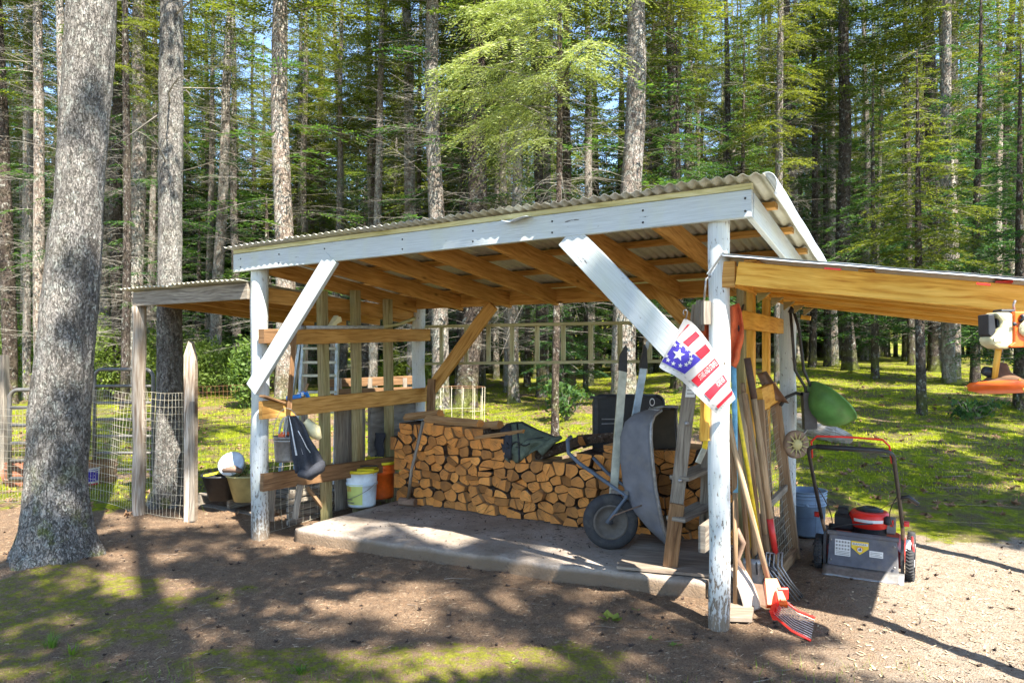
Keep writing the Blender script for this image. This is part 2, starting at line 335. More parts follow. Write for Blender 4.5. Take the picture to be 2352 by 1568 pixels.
M['barkdark'] = bark("dark_forest_bark", (.10, .08, .068), (.19, .16, .14), (.035, .027, .022), .25, .8, .5)
M['groundtwig'] = plain("ground_twig", (.20, .15, .11), .9, sc=5, var=.5)
M['deadtwig'] = plain("dead_branch", (.20, .178, .145), .9, sc=2, var=.7)
M['logbark'] = bark("firewood_bark", (.13, .09, .065), (.22, .16, .12), (.05, .035, .025), .1, 2.0, 0, .01)
# split wood: end grain with rings about the pith (uv carries the distance from it)
m = MT("end_grain", .85, 0, .2); rn = m.rnd(); uv = m.map('UV'); ln = m.n("ShaderNodeVectorMath", operation='LENGTH'); m.inp(ln.inputs[0], uv)
wb = m.math('ADD', ln.outputs['Value'], m.math('MULTIPLY', m.noise(uv, 9, 3), .02)); ring = m.math('SINE', m.math('MULTIPLY', wb, 900)); rr = m.ramp(ring, [(0.0, 0.0), (1.0, 1.0)])
col = m.mix(m.math('MULTIPLY', rr, .35), (.68, .285, .075), (.42, .15, .033))
col = m.mix(m.ramp(m.noise(m.tc.outputs['Object'], 11, 6, .7), [(.45, 0.0), (.65, .55)]), col, (.30, .145, .06))
col = m.mix(m.ramp(ln.outputs['Value'], [(.0, .55), (.045, .18), (.08, 0.0)]), col, (.52, .20, .05))
tint = m.ramp(rn, [(0.0, (.45, .46, .50)), (.2, (.70, .72, .78)), (.45, (.92, .90, .88)), (.75, (1.05, 1.0, .9)), (1.0, (1.3, 1.32, 1.25))]); col = m.mix(1.0, col, tint, 'MULTIPLY')
sx_ = m.n('ShaderNodeSeparateXYZ'); m.inp(sx_.inputs[0], uv); an = m.math('ARCTAN2', sx_.outputs[1], sx_.outputs[0]); cv = m.n('ShaderNodeCombineXYZ'); m.inp(cv.inputs[0], m.math('MULTIPLY', an, 5.0)); m.inp(cv.inputs[1], m.math('MULTIPLY', rn, 60)); m.inp(cv.inputs[2], m.math('MULTIPLY', ln.outputs['Value'], 4)); ck_ = m.noise(cv.outputs[0], 2.2, 3, .6); col = m.mix(m.ramp(ck_, [(.60, 0.0), (.64, .75)]), col, (.07, .035, .015))
m.col(col).bump(m.noise(m.tc.outputs['Object'], 90, 4), .5, .004); M['endgrain'] = m.m
M['split'] = wood("split_wood_face", (.45, .25, .11), (.58, .36, .17), (.26, .125, .05), 18, knots=False)
# foliage
def leafmat(name, c1, c2, c3, trans=.45):
    m = MT(name, .6, 0, .25); rn = m.rnd(); v = m.tc.outputs['Object']
    g = m.n("ShaderNodeNewGeometry"); isl = g.outputs['Random Per Island']
    n = m.math('ADD', m.math('MULTIPLY', m.noise(v, 1.3, 4), .7), m.math('MULTIPLY', isl, .35))
    col = m.ramp(n, [(.30, c1), (.52, c2), (.74, c3)]); tint = m.ramp(rn, [(0.0, (.72, .85, .9)), (1.0, (1.15, 1.08, .85))]); col = m.mix(1.0, col, tint, 'MULTIPLY')
    m.col(col); t = m.n("ShaderNodeBsdfTranslucent"); m.inp(t.inputs[0], m.mix(1.0, col, (1.5, 1.5, .7), 'MULTIPLY'))
    mx = m.n("ShaderNodeMixShader"); mx.inputs[0].default_value = trans; m.t.links.new(m.b.outputs[0], mx.inputs[1]); m.t.links.new(t.outputs[0], mx.inputs[2])
    m.t.links.new(mx.outputs[0], m.t.nodes["Material Output"].inputs[0]); return m.m
M['needle'] = leafmat("fir_needles", (.045, .066, .016), (.105, .130, .026), (.21, .235, .045))
M['needlelight'] = leafmat("young_fir_needles", (.13, .17, .055), (.27, .315, .11), (.47, .49, .25), .32)
M['needledark'] = leafmat("hemlock_needles", (.026, .060, .026), (.050, .110, .036), (.11, .19, .045))
M['leaf'] = leafmat("broad_leaves", (.10, .145, .03), (.17, .23, .045), (.26, .31, .08)); M['grassblade'] = leafmat("grass_blades", (.08, .16, .02), (.14, .24, .03), (.24, .28, .07))
M['mossbright'] = leafmat('bright_moss_fronds', (.14, .17, .008), (.25, .29, .010), (.36, .38, .02), .3)
M['palewood'] = wood('pale_ladder_wood', (.44, .41, .22), (.56, .53, .33), (.25, .21, .09), 24)
M['mossblade'] = leafmat("moss_fronds", (.12, .125, .014), (.20, .20, .018), (.30, .28, .03), .3)
# ------------------------------------------------------------------ ground
def sst(t): t = max(0, min(1, t)); return t*t*(3-2*t)
def H(x, y):
    r = x/max(y, 1.0); R = .42+.98*sst((r+.05)/.5); t = max(0, min(1, (y-6.4)/30)); z = R*(1-(1-t)**2)
    z += max(0, min(1, (y-75)/90))*16
    z += .012*math.sin(x*1.7+1)*math.cos(y*2.1)*(1 if y < 9 else 2.5) + (.05*math.sin(x*.55+y*.3)*math.sin(y*.45) if y > 9 else 0)
    z += .10*math.exp(-(((x+3.3)/.55)**2+((y-5.15)/.45)**2))
    return z
def vnoise(x, y, sc, seed):
    """cheap tileless value noise on arrays"""
    x = x*sc; y = y*sc; xi = np.floor(x).astype(int); yi = np.floor(y).astype(int); fx = x-xi; fy = y-yi
    def h(a, b): q = (a*374761393+b*668265263+seed*1274126177) & 0x7fffffff; q = ((q ^ (q >> 13))*1103515245) & 0x7fffffff; return (q % 10007)/10007
    fx = fx*fx*(3-2*fx); fy = fy*fy*(3-2*fy)
    return (h(xi, yi)*(1-fx)+h(xi+1, yi)*fx)*(1-fy)+(h(xi, yi+1)*(1-fx)+h(xi+1, yi+1)*fx)*fy
def fbm(x, y, sc, seed, o=4): return sum(vnoise(x, y, sc*2**k, seed+k)*.5**k for k in range(o))/sum(.5**k for k in range(o))
def moss_at(x, y):
    u = (x-A.x)*UD.x+(y-A.y)*UD.y; n = (x-A.x)*ND.x+(y-A.y)*ND.y
    back = np.clip((n-2.5)/.8, 0, 1)*np.where(u > 3.4, .92, .80)
    right = np.clip((y-5.55-.12*np.sin(x*3))/.5, 0, 1)*np.clip((x-2.6)/.4, 0, 1)
    left = np.clip((y-6.4)/.8, 0, 1)*np.clip((-1.6-u)/.4, 0, 1)*.9
    tree = np.exp(-(((x+2.75)/.75)**2+((y-4.7)/.45)**2))*1.0+np.exp(-(((x+3.3)/1.0)**2+((y-4.4)/.5)**2))*.6
    front = np.maximum(np.clip((4.05-y)/.35, 0, 1)*np.clip((.9-x)/.5, 0, 1)*.84, np.clip((5.0-y)/.3, 0, 1)*np.clip((-1.3-x)/.5, 0, 1)*.85)
    b = np.maximum.reduce([back, right, left, tree, front])
    f = fbm(x, y, .9, 3)*.45+fbm(x, y, 3.5, 9)*.30+fbm(x, y, 14.0, 12)*.25
    return np.clip((f-.78+b*.50)*5.5, 0, 1)
def pale_at(x, y):
    return np.clip((x-1.35-.35*(y-3.6))/.8+ (fbm(x, y, 1.5, 21)-.5), 0, 1)*np.clip((6.6-y)/.8, 0, 1)
xs = list(np.arange(-5.6, 5.0, .036)); st = .04
while xs[-1] < 150: xs.append(xs[-1]+st); st *= 1.09
st = .04; xl = [xs[0]]
while xl[-1] > -150: xl.append(xl[-1]-st); st *= 1.09
xs = xl[:0:-1]+xs
ys = list(np.arange(1.5, 8.2, .036)); st = .04
while ys[-1] < 260: ys.append(ys[-1]+st); st *= 1.05
st = .05; yl = [ys[0]]
while yl[-1] > -40: yl.append(yl[-1]-st); st *= 1.2
ys = yl[:0:-1]+ys
X, Y_ = np.meshgrid(xs, ys); Hv = np.vectorize(H)(X, Y_)
Hv = Hv+(fbm(X, Y_, 6, 33)-.5)*.022+(fbm(X, Y_, 22, 35, 2)-.5)*.010
far = Y_ > 9; Hv = np.where(far, Hv+(fbm(X, Y_, 1.2, 41)-.5)*.12*np.clip((Y_-9)/6, 0, 1), Hv)
mo = moss_at(X, Y_); Hv = Hv+mo*.014
nx, ny = len(xs), len(ys)
me = bpy.data.meshes.new("ground"); co = np.stack([X, Y_, Hv], -1).reshape(-1, 3)
ii = (np.arange(ny-1)[:, None]*nx+np.arange(nx-1)[None, :]).ravel(); fa = np.stack([ii, ii+1, ii+nx+1, ii+nx], -1)
me.vertices.add(len(co)); me.vertices.foreach_set("co", co.ravel().astype(np.float32)); me.loops.add(fa.size); me.loops.foreach_set("vertex_index", fa.ravel().astype(np.int32))
me.polygons.add(len(fa)); me.polygons.foreach_set("loop_start", np.arange(0, fa.size, 4, dtype=np.int32)); me.polygons.foreach_set("use_smooth", np.ones(len(fa), dtype=bool)); me.update(); me.validate()
at = me.attributes.new("zones", 'FLOAT_COLOR', 'POINT'); z4 = np.zeros((len(co), 4), dtype=np.float32); z4[:, 0] = mo.ravel(); z4[:, 1] = pale_at(X, Y_).ravel(); z4[:, 3] = 1; at.data.foreach_set("color", z4.ravel())
ground = bpy.data.objects.new("ground", me); C.objects.link(ground); ground['kind'] = 'structure'
m = MT("forest_ground", .95, 0, .1); v = m.tc.outputs['Object']; za = m.n("ShaderNodeAttribute"); za.attribute_name = "zones"; sp = m.n("ShaderNodeSeparateColor"); m.inp(sp.inputs[0], za.outputs['Color'])
fine = m.noise(m.map(v, (1, 1, 1)), 120, 6, .75); mid = m.noise(v, 9, 6, .7); nd = m.voro(m.map(v, (1, 3.2, 1), (0, 0, .5)), 80); nd2 = m.voro(m.map(v, (3.4, 1, 1), (0, 0, .3)), 70)
dirt = m.ramp(fine, [(.32, (.115, .066, .039)), (.50, (.265, .175, .108)), (.68, (.45, .335, .22))]); dirt = m.mix(m.ramp(mid, [(.4, 0.0), (.65, .45)]), dirt, (.085, .055, .042))
dirt = m.mix(m.ramp(nd, [(.05, .6), (.16, 0.0)]), dirt, (.34, .24, .16)); dirt = m.mix(m.ramp(nd2, [(.05, .5), (.15, 0.0)]), dirt, (.08, .045, .03))
pale = m.ramp(fine, [(.3, (.24, .185, .135)), (.5, (.42, .345, .265)), (.68, (.58, .50, .40))]); pale = m.mix(m.ramp(nd2, [(.05, .5), (.16, 0.0)]), pale, (.16, .10, .07))
pf = m.math('MULTIPLY', sp.outputs[1], m.ramp(mid, [(.3, .5), (.6, 1.0)])); col = m.mix(pf, dirt, pale)
mossc = m.ramp(m.noise(v, 26, 6, .7), [(.3, (.08, .095, .006)), (.5, (.20, .235, .008)), (.7, (.36, .38, .014))]); mossc = m.mix(m.ramp(m.noise(v, 2.3, 6, .7), [(.44, 0.0), (.58, .85)]), mossc, (.15, .105, .065)); py_ = m.n('ShaderNodeSeparateXYZ'); m.inp(py_.inputs[0], v); nearf = m.ramp(m.math('DIVIDE', py_.outputs[1], 10.0), [(.50, 1.0), (.60, 0.0)]); mossc = m.mix(m.math('MULTIPLY', nearf, .75), mossc, m.ramp(m.noise(v, 40, 6, .7), [(.35, (.14, .115, .035)), (.55, (.26, .25, .03)), (.7, (.38, .36, .06))]))
mf = m.ramp(m.math('ADD', sp.outputs[0], m.math('MULTIPLY', m.math('SUBTRACT', fine, .5), 1.2)), [(.35, 0.0), (.65, 1.0)]); rag = m.ramp(m.noise(v, 15, 8, .78), [(.44, 0.0), (.56, 1.0)]); col = m.mix(m.math('MULTIPLY', mf, m.math('SUBTRACT', 1.0, m.math('MULTIPLY', nearf, m.math('SUBTRACT', 1.0, m.math('MULTIPLY', rag, 1.0))))), col, mossc)
m.col(col).bump(m.math('ADD', fine, m.math('ADD', mid, m.math('MULTIPLY', nd, .6))), .9, .02); me.materials.append(m.m)
# ------------------------------------------------------------------ concrete slab
fr = [(.30, .10), (.9, .14), (1.5, .17), (2.1, .24), (2.7, .30), (3.2, .38), (3.66, .44)]
SZ = .098
mb = MB(); N_ = 60
def slab_front(u):
    for (a, b), (c, d) in zip(fr, fr[1:]):
        if a <= u <= c: return b+(d-b)*(u-a)/(c-a)
    return fr[-1][1]
for (u0, u1) in ((.30, 3.66),):
    i0 = len(mb.v)
    prof = [(-.012, -.06), (-.006, .02), (0, SZ-.022), (.006, SZ-.006), (.022, SZ), (.10, SZ+.001), (.3, SZ), (.7, SZ), (1.1, SZ), (1.6, SZ), (2.1, SZ), (2.1, -.06)]
    for k in range(N_+1):
        u = u0+(u1-u0)*k/N_; wob = .010*math.sin(u*9)+.007*math.sin(u*23+1)
        for j, (dn, z) in enumerate(prof):
            bb = .006*math.sin(u*31+j*2) if j in (2, 3, 4) else 0
            nn = slab_front(u)+wob+dn if j < 6 else slab_front(u)*(1-dn/2.1)+dn
            mb.v.append(S(u, nn, z+bb*.6))
    n = len(prof)
    for k in range(N_):
        for j in range(n-1): mb.face((i0+k*n+j, i0+(k+1)*n+j, i0+(k+1)*n+j+1, i0+k*n+j+1), None, 0, j < 5)
    mb.face([i0+j for j in range(n)]); mb.face([i0+N_*n+j for j in range(n)][::-1])
o = mb.build('concrete_slab', M['concrete']); tag(o, kind='structure')
# ------------------------------------------------------------------ main shed
shed = thing('woodshed', 'open white post woodshed over the firewood, single slope corrugated metal roof', 'shed', S(1.93, 1.05, 0))
def post(parent, u, n, top, w=.125, mat='white', seed=0, base=0.0, name='post', p=None):
    mb = MB(); c = S(u, n, 0) if p is None else V((p[0], p[1], 0)); K = 26
    def ring(t):
        z = base-.05+(top-base+.05)*t; return z
    rr = random.Random(seed); ph = rr.random()*6
    i0 = 0; nseg = 12
    for k in range(K+1):
        z = ring(k/K); s_ = w/2*(1.02+.03*math.sin(k*.9+ph)); ox = .004*math.sin(k*.5+ph); oy = .004*math.cos(k*.43+ph)
        for j in range(nseg):
            a = 2*math.pi*(j+.5)/nseg; q = 1/max(abs(math.cos(a)), abs(math.sin(a))); q = min(q, 1.17)
            mb.v.append(c+(UD*math.cos(a)+ND*math.sin(a))*s_*q+V((ox, oy, z)))
    for k in range(K):
        for j in range(nseg):
            j2 = (j+1) % nseg; a = k*nseg
            z0 = (top-base)*k/K; z1 = (top-base)*(k+1)/K; pw = w*4/nseg
            mb.face((a+j, a+j2, a+nseg+j2, a+nseg+j), [(z0, pw*j+seed*.7), (z0, pw*(j+1)+seed*.7), (z1, pw*(j+1)+seed*.7), (z1, pw*j+seed*.7)], 0, True)
    mb.face([K*nseg+j for j in range(nseg)])
    return mb.build(name, M[mat], parent)
post(shed, 0, 0, 2.44, .122, seed=1); post(shed, 3.865, 0, 2.46, .112, seed=2); post(shed, 0, 2.153, 2.12, .12, seed=3); post(shed, 3.865, 2.153, 2.12, .122, seed=4)
FN = -.078                                              # front face plane of the beam
bl, br = (-.215, 2.255), (4.065, 2.300)                 # beam bottom corners: u, z
BH = .150
mb = MB(); mb.beam(S(bl[0], FN, bl[1]+BH/2), S(br[0], FN, br[1]+BH/2), .038, BH, c=.004); fb = mb.build('front_beam', M['white2'], shed)
mb = MB(); mb.beam(S(bl[0], FN+.002, bl[1]+BH+.021), S(br[0], FN+.002, br[1]+BH+.019), .040, .034, c=.003); mb.build('trim_strip', M['strip'], shed)
for px in (552, 640, 745, 925, 1085, 1267, 1478, 1712):
    t_ = (loc_un(SN(px, 520, FN-.02))[0]-bl[0])/(br[0]-bl[0]); u = bl[0]+(br[0]-bl[0])*t_; z = bl[1]+(br[1]-bl[1])*t_
    for dz in (.035, .105):
        nb = MB(); c = S(u+.004*math.sin(px+dz*90), FN-.0195, z+dz); nb.lathe([(0, .0045), (.005, .004), (.007, 0)], c, -ND, 8); nb.build('nail', M['darkmetal'], fb)
# rafters: under the roof from the front beam down to the rear beam
def roofz(n, u=2.0): return 2.420-.112*n+.010*(u-2.0)                       # underside of purlins / top of rafters
RZ = .142
for k, u in enumerate((-.02, .60, 1.17, 1.75, 2.33, 2.95, 3.50)):
    mb = MB(); du = (.02, .0, .03, -.02, 0, .01, 0)[k]
    mb.beam(S(u, FN+.022, roofz(0, u)-RZ/2+.0), S(u+du, 2.13, roofz(2.15, u)-RZ/2-.004), .038, RZ); mb.build('rafter', M['orange'], shed)
mb = MB(); mb.beam(S(4.05, FN+.022, roofz(0, 4)-RZ/2), S(4.05, 2.28, roofz(2.28, 4)-RZ/2), .036, RZ+.004); mb.build('fascia_rafter', M['white2'], shed)
for n_ in (.30, .85, 1.42, 1.98):
    mb = MB(); mb.beam(S(-.2, n_, roofz(n_, -.2)+.019), S(4.12, n_, roofz(n_, 4.1)+.019), .088, .036); mb.build('purlin', M['orange'], shed)
mb = MB(); mb.beam(S(-.12, 2.10, 2.055+.07), S(4.04, 2.10, 2.055+.07), .04, .145); mb.build('rear_beam', M['orange'], shed)
def corr(name, u0, u1, n0, n1, zf, pitch=.067, amp=.008, mat='galv', parent=None, warp=.006, per=9, steps=14, seed=0):
    mb = MB(); nu = int((u1-u0)/pitch*per)
    ph = [random.Random(seed+i).random()*6 for i in range(4)]
    def fn(s, t):
        u = u0+(u1-u0)*s; n = n0+(n1-n0)*t; wv = math.sin(2*math.pi*u/pitch)
        e = warp*(math.sin(u*3.1+ph[0])+.6*math.sin(u*7.3+ph[1]))*(1-t)**3
        return S(u, n+(.008*math.sin(u*2.2+ph[2]) if t == 0 else 0), zf(u, n)+amp*wv+e)
    mb.grid(fn, nu, steps); return mb.build(name, M[mat], parent, solid=.0012)
sheets = ((-.255, .55), (.49, 1.33), (1.27, 2.11), (2.05, 2.89), (2.83, 3.67), (3.52, 4.15))
for k, (a, b) in enumerate(sheets):
    off = .003*(k % 2)
    corr('roof_sheet', a, b, FN-.085-.010*(k % 3), 2.42, lambda u, n, off=off: roofz(n, u)+.037+.011+off+(.012 if k == 3 else 0)*max(0, (.1-n)), mat='galvold' if k % 2 else 'galv', parent=shed, seed=k)
mb = MB(); e0 = roofz(FN-.08)+.066                      # rolled bright flashing at the gable edge
def fl(s, t):
    n = FN-.085+2.5*t; a = -.4+1.9*s*1.6; return S(4.155+.055*math.sin(a*.9), n, roofz(n, 4.1)+.062-.075*(1-math.cos(a*.9))*.9+.004*math.sin(n*9))
mb.grid(fl, 8, 16); mb.build('roof_flashing', M['galvblue'], shed, solid=.002)
# a bent lap of sheet on the front edge
mb = MB(); mb.grid(lambda s, t: SN(1150+58*s, 506-7*s+3*math.sin(s*5)-6*t+9*s*(1-t)*(s < .5), FN-.10) + ND*.14*t, 8, 3); mb.build('bent_sheet_edge', M['galvblue'], shed, solid=.0015)
def brace(pts, n, w, mat, name='brace', th=.038, upper_cut=True):
    (x0, y0), (x1, y1) = pts; a = SN(x0, y0, n); b = SN(x1, y1, n); mb = MB(); mb.beam(a, b, th, w, up=UD if abs((b-a).normalized().dot(UD)) < .7 else V((0, 0, 1)), c=.003)
    return mb.build(name, M[mat], shed)
a = SN(764, 592, FN-.006); b = SN(580, 893, FN-.04); mb = MB(); mb.beam(a, b, .038, .140, up=(b-a).cross(ND)); lb = mb.build('brace', M['white2'], shed)
a = SN(1305, 541, FN+.002); b = SN(1620, 872, FN+.0); mb = MB(); mb.beam(a, b, .038, .165, up=(b-a).cross(ND)); mb.build('brace', M['white2'], shed)
a = SN(1132, 700, 2.06); b = SN(985, 902, 2.06); mb = MB(); mb.beam(a, b, .04, .135, up=(b-a).cross(ND)); mb.build('rear_brace', M['orange'], shed)
a = SN(1500, 655, 2.06); b = SN(1640, 800, 2.06); mb = MB(); mb.beam(a, b, .04, .135, up=(b-a).cross(ND)); mb.build('rear_brace', M['orange'], shed)
mb = MB(); mb.beam(SN(992, 870, 2.03), SN(986, 1010, 2.03), .09, .045, up=ND); mb.build('cleat', M['brown'], shed)
# left wall: studs and rails
for (px, y0, y1, w_) in ((743, 668, 1178, .080), (819, 664, 1086, .078), (893, 684, 1000, .074)):
    u_ = .075; a = SU(px, y0, u_); n_ = loc_un(a)[1]; zt = a.z; ln = {743: .0, 819: .0, 893: .0}[px]
    mb = MB(); mb.beam(S(u_, n_+(.04 if px == 743 else 0.02), -.02), S(u_, n_-.02, min(zt, roofz(n_)-RZ+.02)), w_, .075, up=UD); mb.build('wall_stud', M['treated'], shed)
for (x0, yt0, yb0, x1, yt1, yb1, u_, mt) in ((617, 757, 792, 985, 755, 783, .125, 'orange'), (598, 922, 962, 978, 889, 922, .135, 'orange'), (601, 1090, 1126, 905, 1046, 1082, .13, 'brown')):
    a0 = SU(x0, yt0, u_); a1 = SU(x0, yb0, u_); b0 = SU(x1, yt1, u_); b1 = SU(x1, yb1, u_)
    mb = MB(); mb.beam((a0+a1)/2, (b0+b1)/2, .04, ((a0-a1).length+(b0-b1).length)/2); mb.build('wall_rail', M[mt], shed)
# left side beam carrying the low roof, and the top plate above
mb = MB(); mb.beam(S(-.05, -.02, 2.07), S(-.05, 2.15, 1.99), .04, .13); mb.build('side_beam', M['orange'], shed)
mb = MB(); mb.beam(SU(600, 772, .13), SU(632, 772, .13), .07, .12); mb.build('block', M['brown'], shed)
# right wall: boards and studs
for (px, y0, n_) in ((1703, 675, None), (1725, 680, None), (1760, 690, None)):
    a = SU(px, y0, 3.80); n_ = loc_un(a)[1]; mb = MB(); mb.beam(S(3.80, n_, -.02), S(3.80, n_, 2.10), .072, .05, up=UD); mb.build('wall_stud', M['gold' if px != 1703 else 'treated'], shed)
a0 = SU(1672, 706, 3.86); a1 = SU(1672, 752, 3.86); b0 = SU(1794, 733, 3.86); b1 = SU(1794, 766, 3.86)
mb = MB(); mb.beam((a0+a1)/2, (b0+b1)/2, .04, ((a0-a1).length+(b0-b1).length)/2); mb.build('wall_rail', M['gold'], shed)
mb = MB(); mb.beam(SU(1612, 1238, 3.72), SU(1612, 1238, 3.72)+ND*.9, .042, .16); mb.build('low_rail', M['grey'], shed)
mb = MB(); mb.beam(SU(1621, 905, 3.80)-ND*.0, SU(1621, 1010, 3.80), .05, .05, up=UD); mb.build('cleat', M['gold'], shed)
mb = MB(); mb.beam(SN(1840, 728, 2.23), SN(1862, 731, 2.23), .04, .035); mb.build('peg', M['gold'], shed)
# ------------------------------------------------------------------ right lean-to
lt = thing('lean_to_roof', 'low lean-to roof of bright golden joists on the right side of the woodshed', 'lean-to roof', S(5.1, 1.0, 0))
sl = -.142
def lz(u): return 2.012-.153*(u-3.93)
mb = MB(); mb.beam(S(3.955, -.03, 1.99), S(3.955, 2.16, 1.98), .04, .110, c=.003); mb.build('ledger', M['gold'], lt)
mb = MB(); mb.beam(S(3.93, -.055, 2.00), S(3.93, -.02, 2.00), .07, .145); mb.build('block', M['orange'], lt)
for k, n_ in enumerate((-.05, .37, .80, 1.23, 1.66, 2.10)):
    L = 1.72 if k == 0 else 1.30; u0 = 3.98
    mb = MB(); mb.beam(S(u0, n_, lz(u0)-.002), S(u0+L, n_, lz(u0+L)), .038, .128 if k == 0 else .115); mb.build('joist', M['gold' if k % 2 == 0 else 'goldlight'], lt)
    if k:
        c = S(3.985, n_+.045, lz(3.98)-.075); mb = MB(); mb.slab([c, c+UD*.075+V((0, 0, -.0)), c+V((0, 0, -.06))], ND*.035); mb.build('cleat', M['treated'], lt)
for u_ in (4.05, 4.62, 5.2, 5.6):
    mb = MB(); mb.beam(S(u_, -.06, lz(u_)+.073), S(u_, 2.2, lz(u_)+.071), .07, .013); mb.build('batten', M['orange' if u_ != 5.2 else 'redpaint'], lt)
def fl2(s, t):
    u = 3.90+1.80*s; n = -.13+2.4*t; return S(u, n, lz(u)+.090+.005*math.sin(2*math.pi*n/.076)+.001*math.sin(u*5))
mb = MB(); mb.grid(fl2, 20, 260); mb.build('roof_sheet', M['galv'], lt)
mb = MB(); mb.grid(lambda s, t: S(3.90+1.8*s, -.135+.035*t, lz(3.90+1.8*s)+.096-.016*(1-t)+.001*math.sin(s*22)), 30, 2); mb.build('edge_flashing', M['galvblue'], lt, solid=.003)
mb = MB(); mb.beam(S(3.835, -.12, 1.97+.03), S(3.925, -.135, lz(3.9)+.100), .03, .006); mb.build('end_flashing', M['white2'], lt)
for n_ in (-.03, 2.1):
    post(lt, 5.63, n_, 1.74, .09, 'post', seed=int(n_+5))
mb = MB(); mb.beam(S(5.63, -.10, 1.70), S(5.63, 2.2, 1.70), .04, .09); mb.build('outer_beam', M['gold'], lt)
for (x0, x1, y, tc, u_) in ((1893, 1932, 616, 'red', 0), (2243, 2275, 651, 'red', 0)):
    mb = MB(); a = SN(x0, y, -.125); b = SN(x1, y+3, -.125); mb.beam(a, b, .004, .010); mb.build('lumber_stamp', M[tc], lt)
mb = MB(); mb.tube([SN(1797, 668, .9), SN(1868, 664, .9)], .008, 8); o = mb.build('blue_stick', M['lightblue']); tag(o, 'thin turquoise stick lying among the golden joists of the lean-to', 'stick')
# ------------------------------------------------------------------ left lean-to
lf = thing('low_shed_roof', 'low weathered corrugated roof on posts at the left side of the woodshed', 'shed roof', S(-.95, 1.0, 0))
post(lf, -1.70, -.02, 2.02, .105, 'post', seed=11)
post(lf, -1.75, 2.1, 1.9, .09, 'post', seed=12)
mb = MB(); mb.beam(S(-1.72, -.05, 2.085), S(-.075, -.05, 2.09), .04, .135); mb.build('front_beam', M['grey'], lf)
def lz2(n): return 2.152-.07*n
for u_ in (-1.68, -1.15, -.62, -.12):
    mb = MB(); mb.beam(S(u_, -.02, lz2(0)-.06), S(u_, 2.2, lz2(2.2)-.06), .038, .09); mb.build('rafter', M['orange'], lf)
for n_ in (.7, 1.5, 2.15):
    mb = MB(); mb.beam(S(-1.8, n_, lz2(n_)-.005), S(-.06, n_, lz2(n_)-.005), .07, .02); mb.build('purlin', M['orange'], lf)
corr('roof_sheet', -1.88, -.98, -.13, 2.4, lambda u, n: lz2(n)+.022, mat='galvold', parent=lf, seed=21)
corr('roof_sheet', -1.05, -.07, -.15, 2.4, lambda u, n: lz2(n)+.027, mat='galvold', parent=lf, seed=22)
# ------------------------------------------------------------------ firewood
def clip(poly, a, b, c):
    out = []
    for k in range(len(poly)):
        p, q = poly[k], poly[(k+1) % len(poly)]; dp = a*p[0]+b*p[1]-c; dq = a*q[0]+b*q[1]-c
        if dp <= 0: out.append(p)
        if dp*dq < 0: t = dp/(dp-dq); out.append((p[0]+(q[0]-p[0])*t, p[1]+(q[1]-p[1])*t))
    return out
STN = 1.36
def top_h(u):
    pts = [(.20, .50), (.40, .70), (.52, .80), (.75, .78), (1.0, .74), (1.2, .75), (1.45, .66), (1.75, .60), (2.0, .50), (2.3, .53), (2.5, .62), (2.8, .70), (3.62, .70)]
    for (a, b), (c, d) in zip(pts, pts[1:]):
        if a <= u <= c: return b+(d-b)*(u-a)/(c-a)
    return .6
sx, sz = .128, .084; seeds = []
row = 0; z = .045
while z < .95:
    u = .40+(sx/2 if row % 2 else 0)-.05*(z > .45)
    while u < 3.62:
        if z < top_h(u): seeds.append((u+random.uniform(-.030, .030), z+random.uniform(-.024, .024)))
        u += sx*random.uniform(.78, 1.2)
    z += sz; row += 1
n_log = 0; ASP = 1.25; cells = []
for si, (su, sz_) in enumerate(seeds):
    poly = [(su-.10, sz_-.075), (su+.10, sz_-.075), (su+.10, sz_+.075), (su-.10, sz_+.075)]
    for sj, (tu, tz) in enumerate(seeds):
        if sj == si or abs(tu-su) > .3 or abs(tz-sz_) > .25: continue
        dx, dz = tu-su, (tz-sz_)*ASP*ASP; mxx, mz = (tu+su)/2, (tz+sz_)/2; poly = clip(poly, dx, dz, dx*mxx+dz*mz)
        if len(poly) < 3: break
    poly = clip(poly, 0, -1, -.0); poly = clip(poly, 0, 1, top_h(su)+.045)
    if len(poly) < 3: continue
    ar = abs(sum(poly[k-1][0]*poly[k][1]-poly[k][0]*poly[k-1][1] for k in range(len(poly))))/2
    if ar > .0115 and random.random() < .55:            # a thick piece split in two wedges
        cxx = sum(q[0] for q in poly)/len(poly); czz = sum(q[1] for q in poly)/len(poly); an = random.uniform(-.6, .6)+(1.57 if random.random() < .35 else 0)
        na, nb = -math.sin(an), math.cos(an); cc_ = na*cxx+nb*czz; cells.append(clip(poly, na, nb, cc_)); cells.append(clip(poly, -na, -nb, -cc_))
    else: cells.append(poly)
